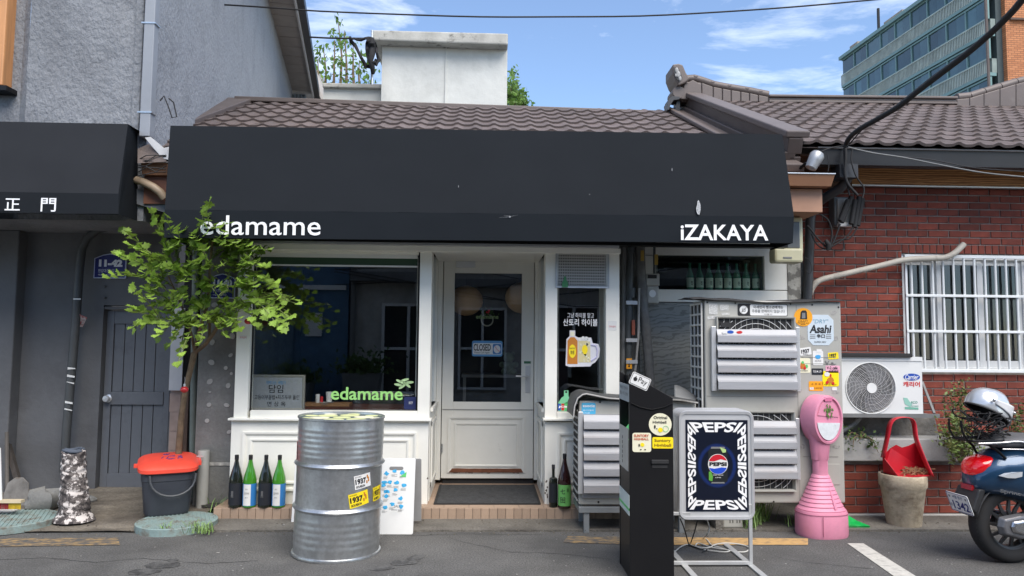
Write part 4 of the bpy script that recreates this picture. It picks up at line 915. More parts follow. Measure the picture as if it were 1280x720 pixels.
# planter wall in front of the brick house
pw = thing('planter_wall', 'low brick planter wall with grey concrete ledge under the window', 'wall', (3.6, 6.1, 0))
YPW = 6.1; px0_ = PY(1040, 600, YPW).x; px1_ = 7.0; zp1 = PY(1110, 577, YPW).z; zp2 = PY(1110, 548.5, 6.02).z; zp0 = PY(1110, 640, YPW).z
b = MB(); b.box(px0_, px1_, YPW, YPW + .12, 0, zp1); pwall = build(b, 'wall', M_mortar, pw)
lay_bricks(px0_, px1_, zp0 - .01, zp1 + .03, YPW, pwall, ph=1)
b = MB(); b.box(px0_, px1_, YPW - .03, YPW + .1, 0, max(zp0 - .012, .02)); build(b, 'footing', M_conc_l, pw, bevel=.008)
b = MB(); lx1 = PY(1197, 560, 6.02).x; b.box(px0_, lx1 + 2.2, YPW - .07, YPW + .16, zp1 + .012, zp2); build(b, 'concrete_ledge', mat('ledge_concrete', (.36, .36, .35), .8, var=.15, vs=4, bump=.3, bs=50, dirt=(.2, .19, .17), dscale=4, dlo=.55, dhi=.8, damt=.5), pw, bevel=.01)
b = MB(); b.grid(lambda u, v: (px0_ + u * (px1_ - px0_), YPW + .15 + v * .45, zp2 - .03 + .03 * noise.noise((u * 30, v * 5, 0))), 50, 6); build(b, 'soil', mat('soil', (.035, .028, .02), .95, var=.4, vs=30, bump=1), pw)
cx0, cx1, cz0, cz1 = fdim(1048, 520, 1174, 549, 6.3)
b = MB(); b.add([(cx0, 6.28, cz0 - .05), (cx1, 6.28, cz0 - .05), (cx1 - .02, 6.32, cz1), (cx0, 6.32, cz1), (cx0, 6.6, cz0 - .05), (cx1, 6.6, cz0 - .05), (cx1 - .03, 6.6, cz1), (cx0, 6.6, cz1)], [(0, 1, 2, 3), (1, 5, 6, 2), (3, 2, 6, 7), (5, 4, 7, 6), (4, 0, 3, 7)])
build(b, 'concrete_block', mat('weathered_block', (.20, .19, .175), .9, var=.35, vs=6, bump=.8, bs=40, dirt=(.08, .075, .065), dscale=5, dlo=.4, dhi=.65), pw, bevel=.01)

# ================================================================== WHITE BUILDING behind
YWB = 15
wb = thing('rooftop_building', 'white painted concrete block with grey parapet rising behind the tiled roof', 'building', (-1.6, 15, 0))
M_wc = mat('whitewashed_concrete', (.60, .61, .58), .9, var=.10, vs=1.2, bump=.8, bs=7, dirt=(.42, .43, .40), dscale=1.5, dlo=.5, dhi=.75, damt=.6)
M_par = mat('stained_parapet', (.42, .415, .38), .9, var=.2, vs=3, bump=.6, bs=20, dirt=(.10, .095, .085), dscale=5, dlo=.56, dhi=.68, damt=.85)
def bx3(b, px0, py0, px1, py1, Y, d, zb=None):
    x0, x1, z0, z1 = fdim(px0, py0, px1, py1, Y); b.box(x0, x1, Y, Y + d, z0 if zb is None else zb, z1)
b = MB(); x0, x1 = PY(477, 95, YWB).x, PY(634, 95, YWB).x; zt1 = PY(555, 56, YWB).z
b.grid(lambda u, v: (x0 + u * (x1 - x0), YWB - .02 * noise.noise((u * 8, v * 14, 0)), v * zt1), 30, 50)
b.quad((x0, YWB, 0), (x0, YWB, zt1), (x0, YWB + 4, zt1), (x0, YWB + 4, 0)); b.quad((x1, YWB, 0), (x1, YWB, zt1), (x1, YWB + 4, zt1), (x1, YWB + 4, 0)); b.quad((x0, YWB + 4, 0), (x0, YWB + 4, zt1), (x1, YWB + 4, zt1), (x1, YWB + 4, 0))
build(b, 'wall', M_wc, wb, smooth=50)
zA, zB = PY(464, 37, YWB - .3).z, PY(635, 41.5, YWB - .3).z; zC, zD = PY(464, 50, YWB - .3).z, PY(635, 56, YWB - .3).z
xA, xB = PY(464.5, 45, YWB - .3).x, PY(635, 48, YWB - .3).x
b = MB(); b.add([(xA, YWB - .3, zC), (xB, YWB - .3, zD), (xB, YWB - .3, zB), (xA, YWB - .3, zA), (xA, YWB + 4.2, zC), (xB, YWB + 4.2, zD), (xB, YWB + 4.2, zB), (xA, YWB + 4.2, zA)], [(0, 1, 2, 3), (1, 5, 6, 2), (3, 2, 6, 7), (5, 4, 7, 6), (4, 0, 3, 7), (0, 4, 5, 1)])
build(b, 'parapet', M_par, wb, bevel=.03)
b = MB(); bx3(b, 404, 109, 477, 140, YWB + .3, 3.5, 0); build(b, 'low_wall', M_wc, wb)
b = MB(); bx3(b, 403, 104, 477, 109.5, YWB + .2, .4); build(b, 'low_wall_cap', M_par, wb, bevel=.02)
b = MB()
x = PY(556.5, 90, YWB - .03).x; b.box(x, x + .025, YWB - .035, YWB + .05, 3, zt1); build(b, 'render_joint', M_wc, wb)
cp = MB(); cp.tube([PY(465, 38, 14.6), PY(465, 106, 14.6)], .025, 8); 
cl = thing('hanging_cloth', 'dark ragged cloth hanging from a thin pole beside the white parapet', 'cloth', tuple(PY(465, 106, 14.6)))
build(cp, 'pole', M_steel, cl)
b = MB()
for path, w in (([(437, 47), (443, 56), (451, 72), (457, 82), (464, 84), (471, 75)], 2.6), ([(438, 48), (447, 50), (457, 49), (464, 48)], 2), ([(465, 48), (466, 60), (463, 75), (466, 92)], 4), ([(461, 49), (458, 62), (460, 78), (470, 78)], 2), ([(468, 52), (472, 68), (473, 76), (470, 82)], 2)):
    pts = []
    for (x, y), (x2, y2) in zip(path, path[1:]):
        for t in (0, .5): pts.append((x + (x2 - x) * t + rnd.uniform(-1, 1), y + (y2 - y) * t + rnd.uniform(-1, 1)))
    pts.append(path[-1])
    b.tube([PY(x, y, 14.5 + rnd.uniform(-.1, .1)) for x, y in pts], [w * 14.5 / F * rnd.uniform(.6, 1.3) for _ in pts], 7)
build(b, 'cloth', mat('black_cloth', (.018, .018, .02), .9, var=.3), cl, smooth=60)

# ================================================================== APARTMENT BLOCK (far right)
ap = thing('apartment_block', 'long glazed apartment block with railings and orange brick end, far right', 'apartment', tuple(PY(1250, 300, 55).xy) + (0,))
A = PY(1250, 427, 55); A.z = 0; dA = ray(560, 427); dA.z = 0; dA.normalize(); nA = Vector((-dA.y, dA.x, 0))   # nA points to -x side
LA = 21.4; ZR = PY(1056, 72, (A + dA * 21.6).y).z
M_teal = mat('teal_frame', srgb(104, 136, 136), .5, var=.1, vs=.3)
M_pan = mat('apartment_pane', srgb(62, 86, 92), .12, var=.3, vs=.25, objr=.55, spec=.8)
M_obrick = bpy.data.materials.new('orange_brick'); M_obrick.use_nodes = True; n_ = M_obrick.node_tree.nodes; l_ = M_obrick.node_tree.links.new
t_ = n_.new('ShaderNodeTexCoord'); k_ = n_.new('ShaderNodeTexBrick'); m_ = n_.new('ShaderNodeMapping'); m_.inputs['Rotation'].default_value = (rad(90), 0, 0); k_.inputs['Scale'].default_value = 1; k_.inputs['Brick Width'].default_value = .5; k_.inputs['Row Height'].default_value = .17; k_.inputs['Mortar Size'].default_value = .02
k_.inputs['Color1'].default_value = (*srgb(190, 128, 88), 1); k_.inputs['Color2'].default_value = (*srgb(168, 108, 72), 1); k_.inputs['Mortar'].default_value = (*srgb(120, 84, 62), 1)
l_(t_.outputs['Object'], m_.inputs['Vector']); l_(m_.outputs['Vector'], k_.inputs['Vector']); l_(k_.outputs['Color'], n_['Principled BSDF'].inputs['Base Color']); n_['Principled BSDF'].inputs['Roughness'].default_value = .9
def ab(b, s0, s1, o0, o1, z0, z1):
    Q = lambda s, o, z: tuple(A + dA * s + nA * o + Vector((0, 0, z)))
    b.add([Q(s0, o0, z0), Q(s1, o0, z0), Q(s1, o1, z0), Q(s0, o1, z0), Q(s0, o0, z1), Q(s1, o0, z1), Q(s1, o1, z1), Q(s0, o1, z1)], [(0, 1, 2, 3), (4, 5, 6, 7), (0, 1, 5, 4), (1, 2, 6, 5), (2, 3, 7, 6), (3, 0, 4, 7)]); return b
build(ab(MB(), .0, LA, -12, -.7, 0, ZR - .1), 'body', mat('block_inner', (.05, .07, .075), .8), ap)
build(ab(MB(), -.4, 0, -12, -1.2, 0, ZR + .2), 'end_wall', M_obrick, ap)
build(ab(MB(), -.05, LA + .2, -12, .25, ZR - .35, ZR), 'roof_slab', M_teal, ap)
b = MB(); ab(b, 4, 9, -8, -2, ZR, ZR + 2.0); ab(b, 13, 16, -6, -1.5, ZR, ZR + 1.5); ab(b, 20, 21.5, -3, -1, ZR, ZR + 1.2); build(b, 'rooftop_hut', mat('rooftop_concrete', srgb(150, 140, 130), .9, var=.15, vs=1), ap)
build(ab(MB(), 16.8, 17, -1.6, -1.4, ZR, ZR + 3.4), 'aerial', M_blackm, ap)
bays = 9; bw_ = LA / bays
for f in range(4):
    zt = ZR - .35 - f * 3.22; zw0 = zt - 1.75
    ab_ = ab(MB(), 0, LA, -.6, .1, zw0 - 1.15 - .25, zw0 - 1.15 + .02); ab(ab_, 0, LA, .02, .1, zw0 - .08, zw0); fl = build(ab_, 'floor_slab', M_teal, ap)
    build(ab(MB(), 0, LA, -.65, -.25, zw0 - 1.15, zw0), 'spandrel', mat('spandrel', srgb(128, 140, 136), .8, var=.3, vs=.8), ap)
    rl = MB(); n = 110
    for k in range(n + 1): s = LA * k / n; ab(rl, s, s + .07, .03, .09, zw0 - 1.15, zw0 - .05)
    ab(rl, 0, LA, .02, .12, zw0 - .1, zw0 - .02); build(rl, 'railing', mat('rail_pale', srgb(168, 178, 172), .6, var=.2, vs=1), ap, kind='stuff')
    for k in range(bays):
        s0 = k * bw_; b = MB(); ab(b, s0, s0 + .12, -.2, .0, zw0, zt); ab(b, s0 + .12, s0 + bw_, -.2, .0, zt - .14, zt); ab(b, s0 + .12, s0 + bw_, -.2, .0, zw0, zw0 + .1); w = build(b, 'window', M_teal, ap)
        for q in (0, 1):
            b = MB(); a0 = s0 + .12 + q * (bw_ - .12) / 2; ab(b, a0 + (.05 if q else 0), a0 + (bw_ - .12) / 2 - .0, -.12 - .03 * q, -.08 - .03 * q, zw0 + .1, zt - .14); build(b, 'pane', M_pan, w)
b = MB(); 
for s, o in ((-.02, .1),):
    q = A + dA * s + nA * o; b.cyl((q.x, q.y, 0), (q.x, q.y, ZR - 1), .11, seg=8)
build(b, 'drainpipe', mat('drainpipe_brown', srgb(90, 80, 76), .6), ap)
b = MB(); Q = A - dA * .42 - nA * 1.5
for zz in (ZR - .6, ZR - 5.6): 
    b.box(Q.x, Q.x + 9, Q.y - .2, Q.y, zz, zz + .15)
build(b, 'brick_band', mat('band', srgb(90, 70, 60), .8), ap)
b = MB()
for k in range(3): b.box(Q.x + .3 + k * 3, Q.x + 2.3 + k * 3, Q.y - .12, Q.y + .1, ZR - 3.0, ZR - .8)
build(b, 'end_window', M_pan, ap)
# ================================================================== far trees
def leaf_quad(b, p, s, nrm=None):
    a = Vector((rnd.gauss(0, 1), rnd.gauss(0, 1), rnd.gauss(0, .6))).normalized(); c = a.orthogonal().normalized(); c = Matrix.Rotation(rnd.uniform(0, 6.3), 3, a) @ c; d = a.cross(c)
    p = Vector(p); b.add([tuple(p - c * s), tuple(p + d * s * .5), tuple(p + c * s), tuple(p - d * s * .5)], [(0, 1, 2, 3)])
def far_tree(label, stems, Y, nleaf, spread):
    t = thing('tree', label, 'tree', tuple(PY(stems[0][0], 300, Y).xy) + (0,))
    tb = MB(); lf = MB()
    for x, ytop, ybot in stems:
        p0 = PY(x, ybot, Y + rnd.uniform(-1, 1)); p1 = PY(x + rnd.uniform(-3, 3), ytop, p0.y); base = Vector((p0.x, p0.y, 0))
        tb.tube([base, p0, p0.lerp(p1, .5) + Vector((rnd.uniform(-.1, .1), 0, 0)), p1], [.12, .05, .03, .008], 6)
        for k in range(nleaf):
            u = rnd.random() ** .8; c = p0.lerp(p1, u) + Vector((rnd.gauss(0, spread) * (1.2 - u), rnd.gauss(0, spread), rnd.gauss(0, .1)))
            for _ in range(4): leaf_quad(lf, c + Vector((rnd.gauss(0, .07), rnd.gauss(0, .07), rnd.gauss(0, .06))), rnd.uniform(.05, .09))
    build(tb, 'trunk', M_barkm, t); build(lf, 'foliage', M_leaf_far, t, kind='stuff')
far_tree('thin sparse young tree behind the low white wall, left of the white block', [(395, 72, 120), (406, 60, 120), (417, 50, 120), (425, 22, 120), (433, 38, 120), (443, 55, 120), (452, 75, 120), (460, 70, 120), (388, 92, 120)], 19, 17, .22)
far_tree('green treetop showing just right of the white rooftop block', [(638, 108, 140), (644, 95, 140), (650, 118, 140)], 19, 60, .18)

# ================================================================== street opposite, behind the camera (seen in the panes)
ob = thing('opposite_building', 'grey rendered building across the street, mirrored in the panes', 'building', (1, -4, 0))
b = MB(); b.box(-2.9, 9, -9, -3.8, 0, 4.4); build(b, 'wall', mat('opposite_wall', (.45, .44, .41), .9, var=.2), ob)
b = MB()
for x in (-2.2, -.6, 1.4, 3.2, 5.2, 7): b.box(x, x + 1.0, -3.82, -3.76, 3.1, 4.1); b.box(x, x + 1.1, -3.82, -3.76, .3, 2.2)
build(b, 'windows', mat('opposite_pane', (.03, .035, .04), .1, var=.1), ob)
b = MB()
for x in (-2.85, -.8, 1.1, 3, 5, 6.8): b.cyl((x, -3.7, 0), (x, -3.7, 4.3), .06, seg=8)
b.box(-2.9, 9, -3.85, -3.5, 2.7, 2.9); build(b, 'trim', M_pipe, ob)
b = MB()
for x in (-2.2, -.6, 1.4, 3.2, 5.2, 7):
    for (x0, x1, z0, z1) in ((x, x + 1.0, 3.1, 4.1), (x, x + 1.1, .3, 2.2)):
        for q in (x0, (x0 + x1) / 2, x1): b.box(q - .03, q + .03, -3.76, -3.70, z0, z1)
        for q in (z0, (z0 + z1) / 2, z1): b.box(x0 - .03, x1 + .03, -3.755, -3.695, q - .03, q + .03)
build(b, 'window_bars', M_white_pl, ob)
b = MB()
for k in range(9):
    z = 2.6 + .16 * k; P_ = [Vector((-3.2 + t * 1.3, -3.45 + .04 * k, z + .18 * sin(k * 1.7 + t * 1.1) - .25 * sin(pi * t / 9))) for t in range(10)]; b.tube(P_, .014, 5)
build(b, 'street_wires', M_rubber, ob)
for x, z in ((-1.5, 2.35), (.6, 2.4), (2.6, 2.3)):
    b = MB(); b.box(x, x + .7, -3.7, -3.4, z - .1, z + .35); build(b, 'wall_box', M_acw, ob)
ob2 = thing('opposite_building', 'blue painted shop front across the street, mirrored in the left pane', 'building', (-5, -4, 0))
b = MB(); b.box(-9, -2.95, -9, -3.7, 0, 4.0); build(b, 'wall', mat('blue_wall', (.07, .15, .25), .7, var=.2), ob2)
b = MB(); b.box(-4.9, -4.1, -3.69, -3.64, 0, 2.1); b.box(-6.8, -5.3, -3.69, -3.64, .8, 2.2); build(b, 'door', mat('blue_door', (.08, .15, .22), .5, var=.2), ob2)
b = MB(); b.box(-3.85, -3.5, -3.69, -3.65, 1.5, 2.0); b.box(-9, -3, -3.75, -3.62, 2.5, 2.6); build(b, 'notice', M_paper, ob2)
for x, h, lab in ((-2.5, .75, 'dark planter box with bushy plant across the street'), (-3.9, .55, 'round tub with low plant across the street')):
    t = thing('street_planter', lab, 'planter', (x, -3.0, 0)); b = MB(); b.add([(-.3, -.2, 0), (.3, -.2, 0), (.3, .2, 0), (-.3, .2, 0), (-.38, -.25, h), (.38, -.25, h), (.38, .25, h), (-.38, .25, h)], [(0, 3, 2, 1), (4, 5, 6, 7), (0, 1, 5, 4), (1, 2, 6, 5), (2, 3, 7, 6), (3, 0, 4, 7)]); build(b, 'tub', M_pipe, t, world=False)
    b = MB()
    for k in range(500): leaf_quad(b, (rnd.gauss(0, .25), rnd.gauss(0, .16), h + abs(rnd.gauss(.12, .14))), .06)
    build(b, 'foliage', M_leaf2, t, world=False, kind='stuff')
# ================================================================== OBJECTS
def sticker(parent, Y, px, mats, name='sticker', rot=0, d=.0012, round_=0, shape=None, label=None):
    x0, x1, z0, z1 = fdim(*px, Y); b = MB(); cx, cz = (x0 + x1) / 2, (z0 + z1) / 2
    if round_ == 1: pts = [((x1 - x0) / 2 * cos(2 * pi * k / 28), (z1 - z0) / 2 * sin(2 * pi * k / 28)) for k in range(28)]
    else: pts = rrect(x1 - x0, z1 - z0, min(x1 - x0, z1 - z0) * .12, 3)
    if shape == 'oct':
        w, h, c = (x1 - x0) / 2, (z1 - z0) / 2, (x1 - x0) * .2; pts = [(-w + c, -h), (w - c, -h), (w, -h + c), (w, h - c), (w - c, h), (-w + c, h), (-w, h - c), (-w, -h + c)]
    ca, sa = cos(rad(rot)), sin(rad(rot)); pts = [(cx + a * ca - q * sa, cz + a * sa + q * ca) for a, q in pts]
    b.prism(pts, 'y', Y - d, Y + .0005); return build(b, name, mats, parent, label=label)
def lettering(parent, Y, items, m, name='lettering'):   # items: (text, px rect, kwargs)
    b = MB()
    for it in items: text_px(b, it[0], *it[1], Y, **(it[2] if len(it) > 2 else {}))
    return build(b, name, m, parent)
def blob(b, x, y, rx, ry, Y, n=9, jag=.3, d=.0006):
    cx, cz = XZ(x, y, Y); k = Y / F; b.prism([(cx + rx * k * cos(2 * pi * i / n) * rnd.uniform(1 - jag, 1), cz + ry * k * sin(2 * pi * i / n) * rnd.uniform(1 - jag, 1)) for i in range(n)], 'y', Y - d, Y)

# ---------------- address plates
def plate(px, Y, num, lab):
    x0, x1, z0, z1 = fdim(*px, Y); h = z1 - z0; t = thing('address_plate', lab, 'sign', ((x0 + x1) / 2, Y, z0), group='blue house number plates')
    def out_(i): return [(x0 + i, z0 + i), (x1 - i, z0 + i), (x1 - i, z0 + h * .80 - i * .4), (x0 + (x1 - x0) * .72, z1 - h * .05 - i), ((x0 + x1) / 2, z1 - i), (x0 + (x1 - x0) * .28, z1 - h * .05 - i), (x0 + i, z0 + h * .80 - i * .4)]
    b = MB(); b.prism(out_(0), 'y', Y - .006, Y + .01); build(b, 'rim', mat('plate_rim', srgb(190, 198, 225), .4, var=0), t)
    b = MB(); b.prism(out_(.008), 'y', Y - .0075, Y - .0055); build(b, 'board', smat('plate_blue', 20, 28, 110), t)
    W = px[2] - px[0]; H = px[3] - px[1]; L_ = lambda a, c, d, e: (px[0] + a * W, px[1] + c * H, px[0] + d * W, px[1] + e * H)
    lettering(t, Y - .009, [(num, L_(.14, .24, .88, .53), {'bold': .07}), ('한강대로76길', L_(.12, .62, .62, .76)), ('Hangang-daero 76-gil', L_(.12, .82, .66, .90))], MATS.get('plate_text') or smat('plate_text', 225, 230, 240), 'lettering')
plate((118, 317, 158, 348), YL - .02, '11-42', 'blue pentagonal house number plate 11-42 on dark grey wall')
plate((262, 342, 294, 373), 6.26, '11-40', 'blue house number plate 11-40 on plaster wall, half behind tree leaves')

# ---------------- street tree
tree = thing('tree', 'small leafy green tree rising beside the white shop front, red baubles in it', 'tree', tuple(PZ(222, 640, .06).xy) + (.05,))
YT = 6.15
tp = [(221, 640), (222, 590), (224, 555), (227, 520), (231, 492), (238, 462), (243, 441)]
b = MB(); P3 = [PY(x, y, YT) for x, y in tp]
b.tube(P3, [.031, .028, .026, .024, .023, .023, .026], 10)
for path, r0 in (([(243, 441), (256, 431), (266, 418), (274, 405), (283, 396)], .020), ([(243, 441), (246, 425), (252, 405), (258, 385), (262, 360), (262, 330), (266, 300)], .017), ([(262, 425), (262, 405), (256, 388)], .014), ([(243, 441), (240, 420), (232, 395), (222, 370), (210, 345)], .012)):
    n = len(path); Q = [PY(x, y, YT - .06 * i) for i, (x, y) in enumerate(path)]; b.tube(Q, [r0 * (1 - .6 * i / n) for i in range(n)], 8)
build(b, 'trunk', M_barkm, tree, smooth=60)
def leaf_mesh(seed):
    r = random.Random(seed); b = MB(); o = [(0, 0), (.22, .16), (.46, .10), (.40, .32), (.62, .40), (.44, .55), (.48, .74), (.24, .72), (0, 1.0)]
    o = [(x * r.uniform(.85, 1.1), y) for x, y in o]; n = len(o); vs = []
    for x, y in o: vs.append((x, y, .22 * x - .12 * y * y + r.uniform(-.02, .02)))
    for x, y in o[1:-1]: vs.append((-x, y, .22 * x - .12 * y * y + r.uniform(-.02, .02)))
    vs.append((0, .5, -.03)); c = len(vs) - 1
    R = list(range(n)); Lf = [0] + list(range(n, n + n - 2)) + [n - 1]
    fs = [(c, R[i], R[i + 1]) for i in range(n - 1)] + [(c, Lf[i + 1], Lf[i]) for i in range(n - 1)]
    b.add(vs, fs); return b
LM = [leaf_mesh(s) for s in range(4)]; LMM = [m.mesh('leaf', M_leaf, 60) for m in LM]
leaves = []; tw = MB()
def spray(x0, y0, x1, y1, Y0, Y1, n, s=.068):
    a, c = PY(x0, y0, Y0), PY(x1, y1, Y1); mid = a.lerp(c, .5) + Vector((0, 0, .04)); pts = [a, mid, c]
    cur = [a.lerp(mid, t / 4).lerp(mid.lerp(c, t / 4), t / 4) for t in range(5)]; tw.tube(cur, [.005, .0045, .004, .003, .0015], 5, False)
    for k in range(n):
        t = (k + .6) / n; p = a.lerp(mid, t).lerp(mid.lerp(c, t), t); d = (c - a).normalized()
        side = 1 if k % 2 else -1; out = (d + Vector((side * rnd.uniform(.3, .9) * abs(d.z) + rnd.uniform(-.3, .3), -rnd.uniform(0, .8), side * .5 * abs(d.x) + rnd.uniform(-.25, .3)))).normalized()
        if t > .9: out = d
        up = Vector((rnd.gauss(0, .5), rnd.gauss(-.85, .45), .9)).normalized(); zax = (up - out * up.dot(out)).normalized(); xax = out.cross(zax)
        sz = s * rnd.uniform(.7, 1.15); M = Matrix((xax * sz, out * sz, zax * sz)).transposed().to_4x4(); M.translation = p + out * .012; leaves.append(M)
# outline sprays: (start px, tip px)
for sx, sy, ex, ey, n in ((238, 320, 262, 252, 11), (262, 320, 258, 262, 8), (215, 330, 188, 266, 9), (225, 330, 208, 270, 8), (200, 330, 160, 292, 9), (205, 335, 166, 308, 8), (200, 345, 152, 320, 9), (190, 350, 140, 342, 7), (210, 360, 176, 345, 6), (215, 385, 182, 362, 6), (200, 395, 166, 360, 5), (205, 400, 168, 386, 6), (200, 400, 166, 410, 5), (225, 400, 195, 420, 6), (235, 400, 212, 432, 5), (235, 410, 222, 455, 5),
                          (270, 320, 300, 300, 8), (280, 320, 336, 312, 9), (290, 330, 334, 331, 8), (290, 335, 346, 352, 10), (310, 340, 346, 364, 6), (295, 345, 350, 410, 10), (300, 350, 330, 395, 8), (310, 365, 352, 402, 8), (320, 370, 372, 380, 7), (325, 375, 362, 398, 6), (330, 370, 358, 370, 4), (300, 370, 320, 405, 6), (280, 375, 300, 412, 6), (265, 390, 282, 420, 5), (262, 400, 300, 398, 6), (258, 405, 250, 430, 4),
                          (250, 300, 283, 296, 6), (245, 295, 285, 280, 6), (240, 310, 270, 285, 6), (228, 318, 222, 285, 6)):
    for r_ in range(2): spray(sx + rnd.uniform(-5, 5), sy + rnd.uniform(-5, 5), ex + rnd.uniform(-6, 6) * r_, ey + rnd.uniform(-6, 6) * r_, rnd.uniform(5.75, 6.1), rnd.uniform(5.35, 5.65) if r_ == 0 else rnd.uniform(5.5, 6.0), n)
for k in range(120):
    a = rnd.uniform(0, 2 * pi); q = rnd.random() ** .5; cx = 256 + 72 * q * cos(a); cy = 350 + 62 * q * sin(a) ; spray(cx, cy, cx + rnd.uniform(-22, 22), cy + rnd.uniform(-18, 8), rnd.uniform(5.7, 6.1), rnd.uniform(5.45, 6.0), 7, .064)
build(tw, 'twigs', mat('twig', srgb(110, 120, 70), .7), tree, smooth=60)
leaves = [M for M in leaves if not (259 < proj(M.translation)[0] < 297 and 338 < proj(M.translation)[1] < 374 and rnd.random() < .78)]
leaves.sort(key=lambda M: M.translation.y)
fol = MB()
for i, M in enumerate(leaves):
    if i < 290: put(LMM[i % 4], 'leaf', tree, M=M)
    else: fol.T = M; fol.add(LM[i % 4].v, LM[i % 4].f)
fol.T = None; build(fol, 'foliage', M_leaf, tree, kind='stuff', smooth=60)
M_baub = mat('red_bauble', srgb(190, 40, 42), .35, var=.3, vs=40, coat=.5)
for x, y, lab in ((230.5, 487, 'red bauble hanging low on the trunk of the tree'), (310.5, 401.5, 'red bauble hanging under the right side of the crown'), (339, 391, 'small reddish bauble among the leaves before the shop window')):
    t = thing('bauble', lab, 'ornament', tuple(PY(x, y, 5.95)), group='red baubles in the tree'); b = MB(); b.ball((0, 0, 0), .031 if x < 330 else .02, 1, 1, .82, 16, 9)
    build(b, 'ball', M_baub, t, world=False, smooth=80); b = MB(); b.cyl((0, 0, .02), (0, 0, .045), .008, seg=8); b.tube([(0, 0, .045), (.002, 0, .07), (0, 0, .1)], .0015, 4); build(b, 'hanger', M_alu, t, world=False)
# grass tufts
def tuft(pxs_, name='grass_tuft', n=60, h=.07, z=.02, lab='thin green grass sprouting at the pavement edge'):
    b = MB()
    for k in range(n):
        x, y = rnd.choice(pxs_); p = PZ(x + rnd.gauss(0, 5), y + rnd.gauss(0, 1.2), z); a = rnd.uniform(0, 6.3); hh = h * rnd.uniform(.4, 1.2); d = Vector((cos(a), sin(a), 0)); w = Vector((-d.y, d.x, 0)) * .003
        b.add([tuple(p - w), tuple(p + w), tuple(p + w * .7 + d * hh * .3 + Vector((0, 0, hh * .7))), tuple(p - w * .7 + d * hh * .3 + Vector((0, 0, hh * .7))), tuple(p + d * hh * .75 + Vector((0, 0, hh)))], [(0, 1, 2, 3), (3, 2, 4)])
    build(b, name, M_grass, kind='stuff', label=lab)
tuft([(208, 665), (240, 664), (248, 662), (258, 665), (252, 666)], n=150, lab='green grass at the edge of the left manhole cover')
tuft([(267, 632), (265, 628), (270, 640)], n=30, h=.12, z=.05, lab='sparse weeds against the plaster wall foot')
tuft([(948, 652), (955, 650), (942, 656), (938, 660)], n=150, h=.22, lab='long grass weeds under the cream condenser')
tuft([(1000, 655), (985, 657), (1012, 650)], n=30, h=.1, lab='weeds in the shadow under the condenser')

# ---------------- manhole lids
M_lid = mat('painted_iron', srgb(134, 156, 154), .7, var=.25, vs=9, bump=.3, bs=60, dirt=(.14, .125, .10), dscale=9, dlo=.45, dhi=.62, damt=.9)
def lid(cx, cy, rpx, z, lab):
    c = PZ(cx, cy, z); r = rpx * c.y / F; t = thing('manhole_cover', lab, 'manhole cover', tuple(c), group='round pale blue manhole covers')
    b = MB(); b.lathe([(r * 1.0, -.05), (r, 0), (r * .98, .004), (r * .96, .004), (r * .95, .0)], seg=48); build(b, 'disc', M_lid, t, world=False, smooth=40)
    b = MB(); 
    for i in range(-9, 10):
        x = i * r / 10; hh = sqrt(max(0, (r * .92) ** 2 - x * x)); b.T = Matrix.Rotation(.4, 4, 'Z'); b.box(x - r * .018, x + r * .018, -hh, hh, -.002, .005)
    b.T = None; build(b, 'tread_ribs', M_lid, t, world=False)
lid(15, 648, 49, .055, 'big round blue green manhole cover at the left edge'); lid(221.5, 650.5, 46, .05, 'round blue green manhole cover under the red lidded bin')

# ---------------- red-lidded bin
bc = PZ(208, 640, .052)
bn = thing('waste_bin', 'dark grey plastic bin with orange red lid on a manhole cover', 'bin', (bc.x, bc.y, .056), rz=rad(24))
def sup(w, d, z, n=40, e=4.6):
    r = []
    for k in range(n):
        a = 2 * pi * k / n; c, s = cos(a), sin(a); r.append((w / 2 * (abs(c) ** (2 / e)) * (1 if c > 0 else -1), d / 2 * (abs(s) ** (2 / e)) * (1 if s > 0 else -1), z))
    return r
M_binp = mat('grey_bin_plastic', srgb(58, 62, 70), .5, var=.12, vs=6, dirt=(.09, .09, .09), dscale=7, dlo=.58, dhi=.75, damt=.4)
b = MB(); b.loft([sup(.31, .27, 0), sup(.33, .29, .02), sup(.375, .33, .26), sup(.385, .34, .265), sup(.39, .345, .33)]); b.v = [v + Vector((0, 0, max(0, v.y + .19) * .17 * (1 if v.z > .3 else 0))) for v in b.v]; build(b, 'body', M_binp, bn, world=False, smooth=40)
M_redlid = mat('orange_red_plastic', srgb(228, 78, 60), .4, var=.08, vs=6)
b = MB(); b.loft([sup(.43, .385, .325), sup(.44, .395, .33), sup(.44, .395, .355), sup(.425, .38, .362), sup(.40, .355, .372), sup(.33, .29, .386), sup(.1, .08, .392)])
b.T = Matrix.Translation((-.225, -.02, .335)); b.box(-.02, .02, -.02, .02, 0, .02); b.T = Matrix.Translation((.21, 0, .33)); b.box(-.015, .03, -.05, .05, 0, .03); b.T = None; b.v = [v + Vector((0, 0, max(0, v.y + .19) * .17)) for v in b.v]
ld = build(b, 'lid', M_redlid, bn, world=False, smooth=40)
b = MB()
for k in range(16): x, y = rnd.uniform(-.06, .09), rnd.uniform(-.06, .08); b.T = Matrix.Translation((x, y, .388 - .03 * (abs(x) + abs(y)))) @ Matrix.Rotation(rnd.uniform(0, 3), 4, 'Z') @ Matrix.Rotation(.1, 4, 'X'); b.box(-.02, .02, -.003, .003, 0, .008)
b.T = None; b.v = [v + Vector((0, 0, max(0, v.y + .19) * .17)) for v in b.v]; build(b, 'marker_scrawl', smat('purple_ink', 92, 60, 120), ld, world=False)
b = MB(); pts = []
